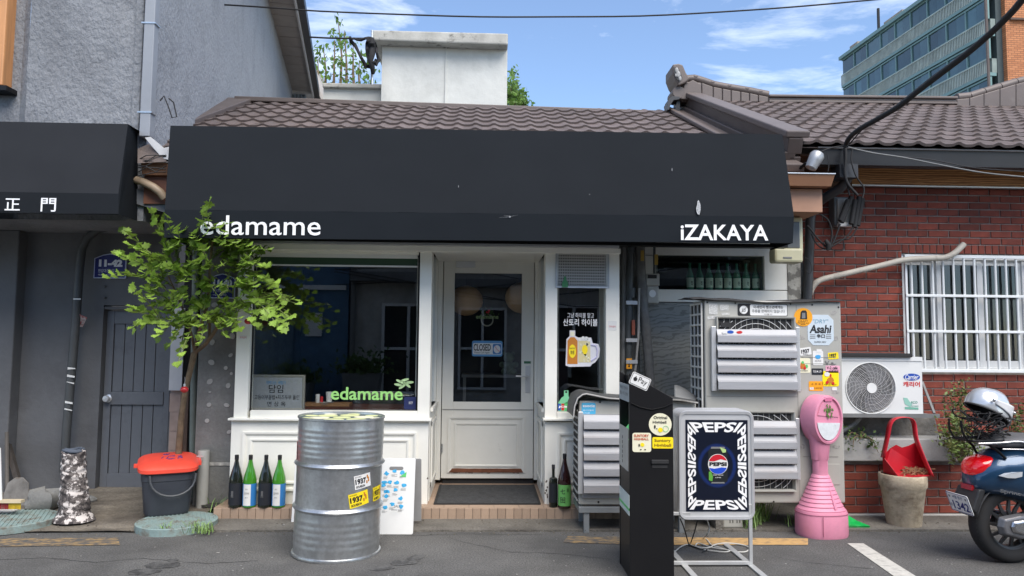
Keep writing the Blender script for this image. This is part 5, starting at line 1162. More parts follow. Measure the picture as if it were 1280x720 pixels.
for k in range(13):
    a = pi * k / 12; pts.append((-.13 + .155 * (1 - cos(a)) * 1.05, -.178 - .035 * sin(a) - .0, .315 - .16 * sin(a) ** .8))
b.tube(pts, .009, 8); build(b, 'handle', mat('handle_grey', srgb(70, 73, 77), .4), bn, world=False, smooth=60)

# ---------------- standpipe tap
tc_ = PZ(252, 636, .03); tp_ = thing('standpipe', 'pale grey plastic standpipe with small chrome tap, right of the bin', 'tap', tuple(tc_))
hh = PY(249, 563, tc_.y).z - .03
b = MB(); b.lathe([(.047, 0), (.047, hh - .01), (.044, hh), (.02, hh + .003)], seg=24); b.T = None; build(b, 'post', mat('grey_pvc', srgb(168, 168, 162), .5, var=.1, vs=5, dirt=(.25, .24, .22), dscale=6), tp_, world=False, smooth=40)
b = MB(); b.cyl((0, -.04, hh - .07), (0, -.085, hh - .07), .009); b.cyl((0, -.075, hh - .07), (0, -.075, hh - .035), .006); b.box(-.028, .028, -.08, -.07, hh - .04, hh - .032); b.tube([(0, -.08, hh - .07), (0, -.095, hh - .08), (0, -.098, hh - .115)], .008, 8); build(b, 'tap', M_alu, tp_, world=False, smooth=50)
b = MB(); p = PZ(253, 633, .03); b.ball((p.x - tc_.x, p.y - tc_.y - .03, .01), .022, 1.3, 1, .6); build(b, 'crumpled_tissue', M_paper, tp_, world=False)

# ---------------- camouflage wrapped pipe
wc0 = PZ(93, 650, .03); wr_ = thing('wrapped_pipe', 'pipe foot wrapped in grey and white camouflage cloth', 'wrapped pipe', tuple(wc0))
cm = bpy.data.materials.new('camouflage_cloth'); cm.use_nodes = True; n_ = cm.node_tree.nodes; l_ = cm.node_tree.links.new
t_ = n_.new('ShaderNodeTexCoord'); v_ = n_.new('ShaderNodeTexNoise'); v_.inputs['Scale'].default_value = 15; v_.inputs['Detail'].default_value = 3; v_.inputs['Roughness'].default_value = .7
r_ = n_.new('ShaderNodeValToRGB'); r_.color_ramp.interpolation = 'CONSTANT'; e = r_.color_ramp.elements; e[0].color = (*srgb(58, 54, 54), 1); e[1].position = .44; e[1].color = (*srgb(96, 90, 88), 1); x_ = e.new(.535); x_.color = (*srgb(196, 190, 186), 1)
l_(t_.outputs['Object'], v_.inputs['Vector']); l_(v_.outputs['Fac'], r_.inputs['Fac']); l_(r_.outputs['Color'], n_['Principled BSDF'].inputs['Base Color']); n_['Principled BSDF'].inputs['Roughness'].default_value = .9
b = MB(); H = PY(92, 563, wc0.y).z - .03; dx = PY(92, 563, wc0.y).x - wc0.x
def wf_(u, v):
    a = 2 * pi * u; r = .083 + .035 * (1 - v) ** 1.4 + .035 * max(0, .10 - v) / .10 + .0035 * sin(v * 62 + 3.5 * sin(a + v * 3) + 2) + .007 * noise.noise((cos(a) * 1.5, sin(a) * 1.5, v * 9)) + .004 * noise.noise((cos(a) * 3, sin(a) * 3, v * 26)); r *= 1 if v < .985 else .8
    return (dx * v + r * cos(a), r * sin(a) * .9, v * H + .012 * sin(a * 2 + 1) * v)
b.grid(wf_, 48, 70); build(b, 'cloth_wrap', cm, wr_, world=False, smooth=80)
b = MB()
for z, r in ((H, .07), (H + .006, .055)): b.tube([(dx + r * cos(a * .5), r * sin(a * .5) * .9, z + .006 * sin(a)) for a in range(13)], .012, 6)
build(b, 'hem', mat('bluish_cloth', srgb(80, 88, 100), .9), wr_, world=False, smooth=60)

# ---------------- stones, shovel and broom by the left wall
for pts, lab in (([(36, 636), (41, 618), (56, 610), (70, 612), (72, 634)], 'grey lump of broken concrete against the dark wall, left of the wrapped pipe'),):
    t = PZ(55, 634, .06); b = MB()
    def rk(u, v): a = 2 * pi * u; e_ = pi * v; r = 1 + .3 * noise.noise((cos(a) * 1.6, sin(a) * 1.6, v * 2.5)); c_, s_ = cos(a), sin(a); q_ = sin(e_) ** .35; return (t.x + .125 * r * abs(c_) ** .5 * (1 if c_ > 0 else -1) * q_, t.y + .09 * r * abs(s_) ** .5 * (1 if s_ > 0 else -1) * q_, t.z - .02 + .15 * (1 - cos(e_)) / 2 * r)
    b.grid(rk, 14, 8); build(b, 'stone', M_plaster, label=lab, cat='stone', smooth=30)
for (x, y, s, lab) in ((112, 625, .05, 'small rounded stone at the corner of the grey door frame'), (188, 608, .03, 'pebble of render at the foot of the tiled pillar')):
    p = PZ(x, y, .07); b = MB(); b.ball((p.x, p.y, p.z), s, 1.2, .9, .7, 9, 6); b.v = [v + Vector((rnd.uniform(-1, 1), rnd.uniform(-1, 1), rnd.uniform(-1, 1))) * s * .12 for v in b.v]; build(b, 'stone', M_plaster, label=lab, cat='stone', smooth=30)
sh = thing('shovel', 'worn grey steel shovel leaning in the dark corner at far left', 'shovel', tuple(PZ(18, 628, .06)))
b = MB(); b.tube([PY(8.5, 540, 6.55), PY(8.6, 575, 6.5), PY(9, 612, 6.4)], .016, 8); build(b, 'shaft', mat('grey_wood', (.10, .09, .08), .8, var=.2), sh)
b = MB(); b.prism([(-.09, 0), (.09, 0), (.1, .1), (.085, .19), (.03, .235), (-.03, .235), (-.085, .19), (-.1, .1)], 'y', 0, .012); T = Matrix.Translation(PY(17, 634, 6.25)) @ Matrix.Rotation(rad(-12), 4, 'X'); b.v = [T @ v for v in b.v]; build(b, 'blade', mat('rusty_steel', (.20, .19, .175), .7, metal=.3, var=.3, vs=12, dirt=(.12, .09, .06), dscale=10), sh, bevel=.004)
bd = MB(); T0, T1 = PY(10, 556, 6.6), PY(31, 632, 6.35); bd.tube([T0, T1], .028, 4); build(bd, 'plank', mat('old_plank', (.05, .042, .036), .85, var=.3, stretch=(3, 3, .5)), label='dark old timber plank leaning beside the shovel', cat='plank')
br = thing('broom', 'white handled broom with red and yellow bristles at the left edge', 'broom', tuple(PZ(8, 636, .06)))
b = MB(); b.tube([PY(-1, 560, 5.95), PY(1, 628, 5.9)], .012, 8); build(b, 'handle', M_white_pl, br, smooth=60)
b = MB(); fb(b, -22, 625.5, 26, 629, 5.88, .05); build(b, 'head', mat('beige_plastic', srgb(205, 190, 160), .5), br)
for cx0_, cx1_, c in ((-22, 11, (150, 30, 35)), (11, 26, (205, 170, 40))):
    b = MB(); m_ = smat('bristle_%d' % c[0], *c)
    for k in range(40): x = cx0_ + (cx1_ - cx0_) * (k + .5) / 40; b.tube([PY(x, 629, 5.9), PY(x + rnd.uniform(-.6, .6), 636.5, 5.9)], .0022, 4)
    build(b, 'bristles', m_, br)
b = MB(); p = PZ(8, 639, .065); b.T = Matrix.Translation(p) @ Matrix.Rotation(.06, 4, 'Z'); b.box(-.16, .068, -.04, .03, 0, .008); b.T = None; build(b, 'plastic_strip', M_paper, label='white flat plastic strip lying on the left manhole cover', cat='strip')

# ---------------- sake bottles
def bottle(x, y, Y, hgt, r, glassm, label, lm, kind='sake', grp='tall sake bottles on the step'):
    p = PY(x, y, Y); t = thing('sake_bottle', label, 'bottle', (p.x, Y, ZS + .001), group=grp)
    if kind == 'sake': prof = [(r * .9, 0), (r, .006), (r, hgt * .5), (r * .93, hgt * .57), (r * .66, hgt * .70), (r * .42, hgt * .80), (r * .30, hgt * .88), (r * .27, hgt * .93), (r * .27, hgt * .95)]
    else: prof = [(r * .9, 0), (r, .006), (r, hgt * .62), (r * .9, hgt * .66), (r * .42, hgt * .685), (r * .34, hgt * .72), (r * .34, hgt * .92)]
    b = MB(); b.lathe(prof, seg=24); build(b, 'glass', glassm, t, world=False, smooth=40)
    b = MB(); top = prof[-1][1]; b.lathe([(prof[-1][0] * 1.12, top - .018), (prof[-1][0] * 1.15, top + hgt * .05 - .004), (prof[-1][0] * .9, top + hgt * .05)], seg=16); build(b, 'cap', lm[0], t, world=False, smooth=40)
    def wrap(name, a0, a1, z0, z1, m, ex=.0008):
        b = MB(); b.grid(lambda u, v: ((r + ex) * sin(a0 + (a1 - a0) * u), -(r + ex) * cos(a0 + (a1 - a0) * u), z0 + (z1 - z0) * v), 16, 1); return build(b, name, m, t, world=False, smooth=80)
    return t, wrap
M_gdark = mat('dark_bottle_glass', (.010, .013, .009), .08, var=0, coat=.6); M_ggreen = mat('green_bottle_glass', (.045, .22, .015), .08, var=0, coat=.6); M_gbrown = mat('brown_bottle_glass', (.025, .006, .006), .08, var=0, coat=.6)
M_bluel = smat('blue_label', 48, 120, 185); M_navyl = mat('navy_label', (.010, .012, .018), .6, var=0); M_glab = smat('green_label', 110, 180, 96)
YB_ = 6.0
for x, y, g, lab in ((294, 631, 0, 'dark sake bottle with black label, leftmost on the tiled step'), (311.5, 631, 1, 'green sake bottle with blue and white label between two dark bottles'), (331, 631, 0, 'dark sake bottle with black label between the two green bottles'), (348, 631, 1, 'green sake bottle nearest the steel drum')):
    t, wrap = bottle(x, y, YB_, .405, .052, M_gdark if g == 0 else M_ggreen, lab, (M_black,))
    if g == 0:
        wrap('label', -1.6, 1.6, .02, .19, M_navyl)
        b = MB(); add_text(b, '黒', lambda u, v: (-.02 + .02 * u, -.0535, .08 + .05 * v)); build(b, 'lettering', M_grey, t, world=False)
    else:
        wrap('label', -1.65, 1.65, .015, .185, M_bluel); wrap('label_panel', -.75, .45, .018, .182, M_paper, .0014)
        b = MB(); 
        for s_, z_, w_ in (('JUNMAI', .10, .020), ('黒牛', .075, .012), ('鬼夜叉', .14, .01)):
            add_text(b, s_, lambda u, v, z_=z_, w_=w_: ((r0 := -.008 + (u - .5) * 2 * w_), -sqrt(.0538 ** 2 - r0 ** 2) - .0008, z_ + v * (.022 if z_ == .10 else .01)), .0)
        build(b, 'lettering', M_grey, t, world=False)
t, wrap = bottle(691.5, 628, 6.0, .345, .034, M_gdark, 'slim matt black bottle beside the green labelled one', (M_black,), 'slim', 'bottles right of the door'); wrap('label', -1.5, 1.5, .04, .19, M_navyl)
t, wrap = bottle(705.5, 630, 5.98, .425, .052, M_gbrown, 'brown sake bottle with green label right of the door', (M_black,), 'sake', 'bottles right of the door'); wrap('label', -1.4, 1.4, .02, .185, M_glab)
b = MB()
for s_, x0_, x1_, z0_, z1_ in (('七', -.036, .0, .115, .155), ('田', -.036, .0, .045, .09), ('純米', .012, .03, .13, .16)):
    add_text(b, s_, lambda u, v, a=(x0_, x1_, z0_, z1_): ((q := a[0] + (a[1] - a[0]) * u), -sqrt(.054 ** 2 - q * q) - .001, a[2] + (a[3] - a[2]) * v), .01)
build(b, 'lettering', M_black, t, world=False)

# ---------------- steel drum
dc = PZ(420.5, 689, 0); DR = .292; DH = .905
dm = thing('steel_drum', 'dented silver steel drum used as a standing table, fruit slices on its top', 'drum', (dc.x, dc.y, 0), rot=(0, rad(.9), 0))
prof = [(DR * .97, .006), (DR * 1.005, 0), (DR * 1.015, .008), (DR * 1.005, .018), (DR * .975, .022)]
z = .03
def bead(z, a, w=.012): return [(DR * .975, z - w), (DR * .975 + a * .7, z - w * .45), (DR * .975 + a, z), (DR * .975 + a * .7, z + w * .45), (DR * .975, z + w)]
for k in range(5): prof += bead(.075 + k * .042, .0016, .018)
prof += bead(.315, .017, .018) 
prof += [(DR * .97, .36), (DR * .97, .55)]
prof += bead(.600, .017, .018)
for k in range(6): prof += bead(.655 + k * .035, .0014, .015)
prof += [(DR * .975, DH - .03), (DR * .975, DH - .014), (DR * 1.0, DH - .010), (DR * 1.0, DH), (DR * .985, DH + .003), (DR * .965, DH), (DR * .96, DH - .016), (.001, DH - .016)]
b = MB(); b.lathe(prof, seg=72, cap=False); b.v = [Vector((v.x * (1 + .006 * noise.noise((v.x * 6, v.y * 6, v.z * 5))), v.y * (1 + .006 * noise.noise((v.x * 6, v.y * 6, v.z * 5 + 3))), v.z)) for v in b.v]
build(b, 'shell', M_steel, dm, world=False, smooth=45)
b = MB(); b.lathe([(DR * .955, DH - .015), (DR * .955, DH - .012), (.001, DH - .012)], seg=48); tpn = build(b, 'top_print', smat('top_print_grey', 92, 104, 100), dm, world=False)
for k, (r_, a_, s_) in enumerate([(0, 0, .06)] + [(.15, i * 60 + 20, .068) for i in range(6)] + [(.235, i * 40, .045) for i in range(9)]):
    x, y = r_ * cos(rad(a_)), r_ * sin(rad(a_)); b = MB(); b.lathe([(s_, 0), (s_, .0015), (.001, .0015)], c=(x, y, DH - .0119), seg=18); build(b, 'citrus_slice', (M_lgreen, MATS['cream_print'], mat('lemon', srgb(212, 216, 158), .5, var=.1))[k % 3 if k % 3 != 0 else 2], dm, world=False)
def on_drum(a0, zc, w, h, tilt, m, items, name='sticker', ex=.001):
    R = DR * .975 + .002; ct, s_t = cos(rad(tilt)), sin(rad(tilt))
    def mp(u, v, e=0): x, z = (u - .5) * w, (v - .5) * h; x, z = x * ct - z * s_t, x * s_t + z * ct; a = a0 + x / R; return ((R + e) * sin(a), -(R + e) * cos(a), zc + z)
    b = MB(); b.grid(lambda u, v: mp(u, v), 8, 2); st = build(b, name, m, dm, world=False, smooth=80)
    b = MB()
    for s_, x0, y0, x1, y1, bo in items: add_text(b, s_, lambda u, v, q=(x0, y0, x1, y1): mp(q[0] + u * (q[2] - q[0]), q[1] + v * (q[3] - q[1]), .0012), bo)
    build(b, 'lettering', M_black, st, world=False)
    b = MB()
    for k in range(5): b.grid(lambda u, v, k=k: mp(.80 + .07 * sin(k * 2.1) + .08 * (u - .5), .55 + .22 * cos(k * 1.9) + .22 * (v - .5), .0014), 1, 1)
    build(b, 'emblem', M_amber, st, world=False)
it = [('1937', .05, .34, .70, .76, .05), ('BUCKHEAD', .06, .84, .42, .93, 0), ('BOURBON', .08, .08, .60, .26, .03)]
on_drum(.74, .508, .122, .088, 8, M_paper, it); on_drum(.66, .395, .14, .09, 10, M_yel, it); on_drum(1.26, .41, .11, .09, 4, M_yel, it)
on_drum(-1.25, .68, .05, .12, 0, mat('faded_red', srgb(190, 90, 95), .6, var=.3, vs=40), [('A', .2, .1, .8, .9, 0)])

# ---------------- leaning boards behind the drum
ab0 = PZ(492, 668, .0); av = PY(495, 571, ab0.y + .10)
abt = thing('menu_board', 'white folding pavement board covered with small blue illustrations', 'board', (ab0.x, ab0.y, 0))
H_ = av.z; W_ = 47 * ab0.y / F; tl = atan2(.12, H_)
Mb = Matrix.Rotation(-tl, 4, 'X')
b = MB(); pts = rrect(W_, H_, .012, 3, 0, H_ / 2); b.prism([(x, z) for x, z in pts], 'y', -.008, .008); b.v = [Mb @ v for v in b.v]; brd = build(b, 'board', M_white_pl, abt, world=False, bevel=.001)
b = MB(); pts = rrect(W_ + .02, H_ - .05, .012, 3, .03, (H_ - .05) / 2 + .04); b.prism(pts, 'y', 0, .01); Mk = Matrix.Translation((0, .25, 0)) @ Matrix.Rotation(rad(12), 4, 'X'); b.v = [Mk @ v for v in b.v]; build(b, 'rear_leg', mat('rear_grey', (.35, .35, .35), .5), abt, world=False)
b = MB(); b.prism(rrect(.105, .025, .012, 4, 0, H_ - .075), 'y', -.0095, -.008); b.v = [Mb @ v for v in b.v]; build(b, 'handle_slot', M_grey, brd, world=False)
ic = MB(); ln = MB(); sc_ = H_ / 97
for i, (x, y) in enumerate(((484, 591), (494, 588), (504, 590), (482, 602), (489, 602), (497, 603), (506, 606), (484, 614), (496, 612), (503, 623), (485, 620), (479, 630), (484, 634), (493, 630), (504, 633), (481, 606), (487, 614))):
    cx, cz = (x - 496) * W_ / 47, (668 - y) * sc_; n = 9
    ic.prism([(cx + .021 * cos(2 * pi * k / n) * rnd.uniform(.5, 1.1), cz + .017 * sin(2 * pi * k / n) * rnd.uniform(.5, 1.1)) for k in range(n)], 'y', -.0100, -.0085)
    for q in range(3): ln.box(cx - .022, cx + rnd.uniform(.0, .022), -.0095, -.0085, cz - .026 - q * .006, cz - .0245 - q * .006)
ic.v = [Mb @ v for v in ic.v]; ln.v = [Mb @ v for v in ln.v]
build(ic, 'blue_drawings', mat('cyan_print', srgb(60, 165, 215), .5, var=.3, vs=60), brd, world=False, kind='stuff')
text_rect(ln, 'SALE', .0, .045, .215 * H_ / .6, .235 * H_ / .6, -.009, bold=.02); text_rect(ln, 'summer menu', -.02, .06, .19 * H_ / .6, .2 * H_ / .6, -.009)
build(ln, 'captions', M_grey, brd, world=False, kind='stuff')
b = MB(); b.prism([(.05, H_ - .12), (.078, H_ - .1), (.074, H_ - .14), (.03, H_ - .135)], 'y', -.0098, -.0085); b.v = [Mb @ v for v in b.v]; build(b, 'green_flag', M_green, brd, world=False)
b = MB(); p = PZ(386, 655, .0); b.T = Matrix.Translation((p.x, p.y, 0)) @ Matrix.Rotation(rad(-9), 4, 'X'); b.box(-.135, .1, -.006, .006, 0, .47); b.T = None
build(b, 'white_board', M_white_pl, label='plain white board leaning behind the steel drum', cat='board', bevel=.002)

# ---------------- door mat
b = MB(); m0, m1 = PZ(542, 631, ZS), PZ(676, 631, ZS); y1 = PZ(610, 607, ZS).y; mt = thing('door_mat', 'dark grey ribbed door mat on the tiled step', 'mat', ((m0.x + m1.x) / 2, (m0.y + y1) / 2, ZS))
b.box(m0.x + .02, m1.x - .02, m0.y + .01, y1, ZS + .001, ZS + .008); build(b, 'carpet', mat('mat_fibre', (.055, .057, .06), .95, var=.35, vs=25, bump=1, bs=300), mt)
b = MB(); b.box(m0.x, m1.x, m0.y, m0.y + .012, ZS, ZS + .011); b.box(m0.x, m0.x + .02, m0.y + .01, y1, ZS, ZS + .011); b.box(m1.x - .02, m1.x, m0.y + .01, y1, ZS, ZS + .011); build(b, 'rubber_edge', M_rubber, mt)

# ---------------- CLOSED sign and door wreath
t = thing('closed_sign', 'blue and white CLOSED sign with clock face hanging inside the door glass', 'sign', tuple(PY(609, 446, YDR + .01)))
Yd = YDR + .012
sticker(t, Yd, (590, 426, 628, 445.5), smat('sign_blue', 90, 150, 200), 'backing', d=.002); sticker(t, Yd - .002, (591, 429, 627, 443), M_paper, 'panel', d=.001)
lettering(t, Yd - .004, [('CLOSED', (592, 430, 613.5, 438.5), {'bold': .02}), ('Please Call Again', (593, 439.5, 612, 442.3))], M_black)
sticker(t, Yd - .003, (616, 430, 626.5, 442.5), smat('clock_blue', 60, 120, 180), 'clock_panel'); sticker(t, Yd - .0045, (617, 431.5, 625.5, 441.5), M_paper, 'clock_face', round_=1); b = MB(); a = PY(621, 436.5, Yd - .007); 
for q in ((619, 433), (624.5, 439.5)): e_ = PY(*q, Yd - .007); b.tube([a, e_], .0025, 4)
build(b, 'clock_hands', M_red, t)
b = MB(); c = PY(609, 400, YDR + .04); b.tube([(c.x + .055 * cos(k * pi / 12), c.y, c.z + .055 * sin(k * pi / 12)) for k in range(25)], .007, 8)
wt = thing('door_wreath', 'small twig wreath with red flower behind the door glass', 'wreath', tuple(c)); build(b, 'twig_ring', mat('twig_pale', (.4, .38, .3), .8), wt)
b = MB()
for k in range(60): leaf_quad(b, (c.x + rnd.gauss(0, .035), c.y - .01, c.z + .07 + rnd.gauss(0, .02)), .016)
build(b, 'leaves', M_leaf2, wt); b = MB()
for k in range(14): leaf_quad(b, (c.x + rnd.gauss(0, .012), c.y - .02, c.z + .075 + rnd.gauss(0, .01)), .012)
build(b, 'red_flower', M_red, wt)
t = thing('door_decal', 'faint green edamame lettering on the door glass above the CLOSED sign', 'decal', tuple(PY(609, 396, YDR))); lettering(t, YDR + .016, [('edamame', (595, 393, 623, 398.5), {'bold': .02})], smat('dim_green', 110, 130, 80))
# ---------------- paper lanterns and table inside
M_lan = mat('paper_lantern', srgb(240, 196, 148), .8, var=.1)
for x, y, r, Y, lab in ((583, 376, .16, 7.25, 'large paper lantern inside, left behind the door glass'), (653, 372, .17, 7.3, 'large paper lantern inside, right behind the door glass')):
    p = PY(x, y, Y); t = thing('paper_lantern', lab, 'lantern', tuple(p), group='paper lanterns inside'); b = MB()
    b.lathe([(max(r * sin(pi * i / 24), .02) * (1 + .03 * (i % 2)), -r * cos(pi * i / 24) * .92) for i in range(25)], seg=24); build(b, 'shade', M_lan, t, world=False, smooth=60); b = MB(); b.tube([(0, 0, r * .9), (0, 0, ztop - p.z)], .004, 5); build(b, 'cord', M_blackm, t, world=False)
p0, p1 = PY(577, 468, 7.5), PY(650, 468, 7.5); t = thing('side_table', 'pale slatted table standing inside behind the door', 'table', ((p0.x + p1.x) / 2, 7.6, ZS))
b = MB(); b.box(p0.x, p1.x + .2, 7.5, 7.9, p0.z - .03, p0.z); build(b, 'table_top', M_conc_l, t)
for x in (p0.x + .03, p1.x + .17): b = MB(); b.box(x - .015, x + .015, 7.52, 7.55, ZS, p0.z - .03); build(b, 'leg', M_conc_l, t)
for z in (.3, .5): b = MB(); b.box(p0.x + .04, p1.x + .15, 7.53, 7.88, z, z + .02); build(b, 'shelf', M_conc_l, t)
p = PY(636, 466, 7.55); t = thing('teddy_bear', 'green and white stuffed bear sitting on the table inside the door', 'soft toy', (p.x, 7.6, p0.z)); b = MB()
for (x, y, z, r) in ((0, 0, .07, .07), (0, -.01, .17, .055), (-.045, 0, .215, .02), (.045, 0, .215, .02), (-.07, -.03, .1, .03), (.07, -.03, .1, .03), (-.05, -.07, .03, .033), (.05, -.07, .03, .033)): b.ball((x, y, z), r)
build(b, 'body', mat('bear_plush', (.22, .3, .2), .95, var=.4, vs=20), t, world=False, smooth=80)

# ---------------- shop window contents
t = thing('menu_whiteboard', 'framed whiteboard with handwritten Korean menu in the left shop window', 'board', tuple(PY(345, 513, YW + .16)))
x0, x1, z0, z1 = fdim(313, 468.5, 381, 513, YW + .16)
b = MB(); ringw(b, x0, x1, z0, z1, YW + .16, .022, .012); b.box(x0, x1, YW + .16, YW + .175, z0, z1); build(b, 'frame', mat('board_frame', (.35, .345, .31), .5), t); b = MB(); b.box(x0 + .02, x1 - .02, YW + .156, YW + .162, z0 + .02, z1 - .02); build(b, 'panel', mat('board_white', (.38, .40, .42), .3, var=.08), t)
lettering(t, YW + .1535, [('담임', (336, 481, 354, 491)), ('고등어부음밥+치즈두부 들인', (318, 493.5, 374, 499.5)), ('면 상 옥', (334, 502, 357, 508))], M_black); lettering(t, YW + .1535, [('대박나는 새탕기', (333, 476, 357, 480.5))], M_sky, 'blue_lettering')
t = thing('window_decal', 'green edamame lettering with bean pods on the shop window', 'decal', tuple(PY(460, 500, YW + .069)))
lettering(t, YW + .067, [('edamame', (413.5, 484, 503.5, 500), {'bold': .018})], smat('bean_green', 150, 208, 120))
b = MB()
for x, y, a in ((500, 477, 25), (506, 475, -15), (509, 481, 40), (503, 483, -35), (512, 478, -5), (498, 481, 10)):
    cx, cz = XZ(x, y, YW + .067); disc(b, cx, cz, .036, .011, YW + .066, 12, rad(-a))
build(b, 'bean_pods', mat('pod_green', srgb(160, 190, 140), .5, var=.35, vs=60), t)
t = thing('security_sticker', 'dark blue square sticker in the lower right corner of the left window', 'sticker', tuple(PY(513, 512, YW + .069))); sticker(t, YW + .068, (505, 496, 521.5, 512), smat('deep_blue', 28, 38, 84), 'panel'); lettering(t, YW + .066, [('iKEY', (511, 502, 516, 505))], M_paper)
zc = PY(400, 507, YW + .3).z + .002
def cup(x, Y, h, r0, r1, m, name, lab, cat, z=None, top=None):
    p = PY(x, 500, Y); t = thing(name, lab, cat, (p.x, Y, zc if z is None else z)); b = MB(); b.lathe([(r0, 0), (r1, h), (r1 * .9, h), (r0 * .85, .006)], seg=20); build(b, 'body', m, t, world=False, smooth=40)
    if top: b = MB(); b.lathe([(r1 * 1.05, h), (r1 * .9, h + top[0]), (.004, h + top[0])], seg=16); build(b, 'cap', top[1], t, world=False, smooth=40)
    return t
cup(411.5, 6.4, .085, .022, .03, M_white_pl, 'paper_cup', 'upturned white cup on saucers inside the left window', 'cup', zc + .03)
for k, w_ in enumerate(('bottom', 'middle', 'top')): cup(407 + k * .6, 6.4, .01, .03, .06, M_white_pl, 'saucer', w_ + ' white saucer of the small stack under the cup inside the window', 'saucer', zc + k * .009, None)['group'] = 'stacked saucers in the window'
cup(397, 6.4, .08, .016, .018, M_white_pl, 'sauce_bottle', 'white capped shaker on the counter inside the window', 'shaker', None, (.015, M_white_pl)); cup(402, 6.42, .055, .013, .013, M_red, 'sauce_bottle', 'small red sauce bottle on the counter inside the window', 'bottle', None, (.02, M_red))

# ---------------- right bay poster
Yp = YW + .068
t = thing('highball_decal', 'window decal of whisky bottle and highball mug with white Korean lettering', 'decal', tuple(PY(727, 458, Yp)))
lettering(t, Yp - .002, [('그냥 하이볼 말고', (709, 391, 742.5, 397.5), {'bold': .0}), ('산토리 하이볼', (704, 398.5, 747, 407.5), {'bold': .01})], M_letter)
def P2(pts, Y, m, name, parent=None, d=.001):
    b = MB(); b.prism([XZ(x, y, Y) for x, y in pts], 'y', Y - d, Y); return build(b, name, m, parent or t)
P2([(707, 457), (708, 424), (712, 420), (712, 413), (719, 413), (719, 420), (723, 422), (739, 422), (741, 429), (748, 430), (750, 436), (749, 446), (744, 453), (740, 455), (738, 458), (712, 458.5)], Yp, mat('sticker_white', (.62, .62, .66), .5), 'white_outline')
P2([(709, 455), (709.5, 426), (713, 421.5), (718, 421.5), (722, 426), (722, 455)], Yp - .0015, M_amber, 'bottle_shape'); P2([(713, 420), (713, 414.5), (718, 414.5), (718, 420)], Yp - .0015, M_cream, 'bottle_neck')
b = MB(); blob(b, 715.5, 439, 4.6, 8.5, Yp - .003, 16, .02); build(b, 'yellow_label', M_yel, t)
P2([(723, 453), (723, 426), (737.5, 426), (738, 453)], Yp - .0015, smat('mug_gold', 205, 195, 150), 'mug_shape'); b = MB()
for k in range(16): blob(b, rnd.uniform(725, 736), rnd.uniform(428, 451), 2, 2.4, Yp - .003, 5, .3)
build(b, 'ice_cubes', mat('ice', (.7, .68, .5), .3, var=.3, vs=50), t); b = MB(); blob(b, 731, 437, 3.6, 6, Yp - .0045, 14, .02); build(b, 'mug_label', M_yel, t)
b = MB()
for x, y in ((725, 424), (729, 422.5), (733, 423), (736, 425)): blob(b, x, y, 2.6, 2.4, Yp - .003, 9, .15)
build(b, 'foam', M_paper, t)
b = MB(); b.tube([PY(x, y, Yp - .004) for x, y in ((739, 431), (745, 432), (747, 438), (746, 446), (739, 451))], .007, 6); build(b, 'mug_handle', smat('handle_lilac', 190, 188, 215), t)
lettering(t, Yp - .0048, [('SUNTORY', (711.8, 434.5, 719.2, 436.5)), ('角瓶', (713, 438, 718, 443)), ('角', (729, 434, 733, 440))], M_black, 'label_lettering')
t = thing('bottle_decal', 'green bottle shaped sticker with card logos in the lower window corner', 'sticker', tuple(PY(705, 515, Yp)))
P2([(698, 514), (698, 503), (702, 497), (705, 495), (705, 488), (710.5, 488), (710.5, 495), (713, 499), (713, 514)], Yp, smat('mint', 120, 195, 150), 'bottle_shape'); P2([(704, 505), (712.5, 500), (712.5, 512)], Yp - .001, smat('bottle_green', 50, 140, 80), 'bottle_shade')
b = MB(); cx, cz = XZ(707.7, 490, Yp); disc(b, cx, cz, .009, .009, Yp - .0015, 12); build(b, 'ring_dot', M_black, t)
for k, m in enumerate((M_blue, M_red, M_green)): sticker(t, Yp - .002, (697.5 + k * 4.2, 504.5, 701 + k * 4.2, 513), m, 'card_logo')
lettering(t, Yp - .004, [('JCB', (698, 507.2, 709, 510.2), {'bold': .05})], M_letter)
t = thing('bottle_decal', 'small green bottle sticker stuck on the vent grille', 'sticker', tuple(PY(706, 360, YW - .02)))
P2([(702.5, 359), (702.5, 353), (704.5, 350), (705, 345.5), (707.5, 345.5), (708, 350), (710, 353), (710, 359)], YW - .02, smat('bottle_green2', 62, 130, 82), 'bottle_shape', t, .003)
t = thing('wall_notice', 'tiny printed notice on the right white post', 'notice', tuple(PY(766, 412, YW))); sticker(t, YW - .0005, (760, 401, 771, 413), M_paper, 'sheet'); lettering(t, YW - .003, [('주차금지', (761.5, 407, 769.5, 409.5))], M_red)
t = thing('wall_notice', 'tiny printed notice on the left white post', 'notice', tuple(PY(303, 424, YW))); sticker(t, YW - .0005, (299, 419, 309, 424), M_paper, 'sheet'); lettering(t, YW - .003, [('주차금지', (300, 420.5, 308, 423))], M_red)

# ---------------- pipes beside the right bay
sv = thing('service_pipes', 'bundle of grey pipes and brackets running down beside the right window post', 'pipes', (PY(795, 480, 6.45).x, 6.45, .1))
def pipe(pts, r, Y, m, name='pipe', **k): b = MB(); b.tube([PY(x, y, Y) for x, y in pts], r, 12); return build(b, name, m, sv, smooth=60, **k)
pipe([(781, 303), (780, 400), (778, 500), (777, 630)], .024, 6.45, M_pipe); pipe([(789, 303), (787, 360), (786, 420), (786, 480), (786, 630)], .030, 6.42, mat('pipe_dark', (.07, .08, .085), .5, var=.2))
M_wrap = mat('wrapped_insulation', (.14, .14, .135), .85, var=.3, vs=12, bump=.6, bs=30)
pipe([(800, 303), (801, 335), (803, 368), (807, 410), (811, 450), (813, 490), (812, 560), (812, 640)], .042, 6.42, M_wrap); pipe([(799, 360), (798, 420), (795, 455), (792, 480), (793, 620)], .010, 6.38, M_conc_l)
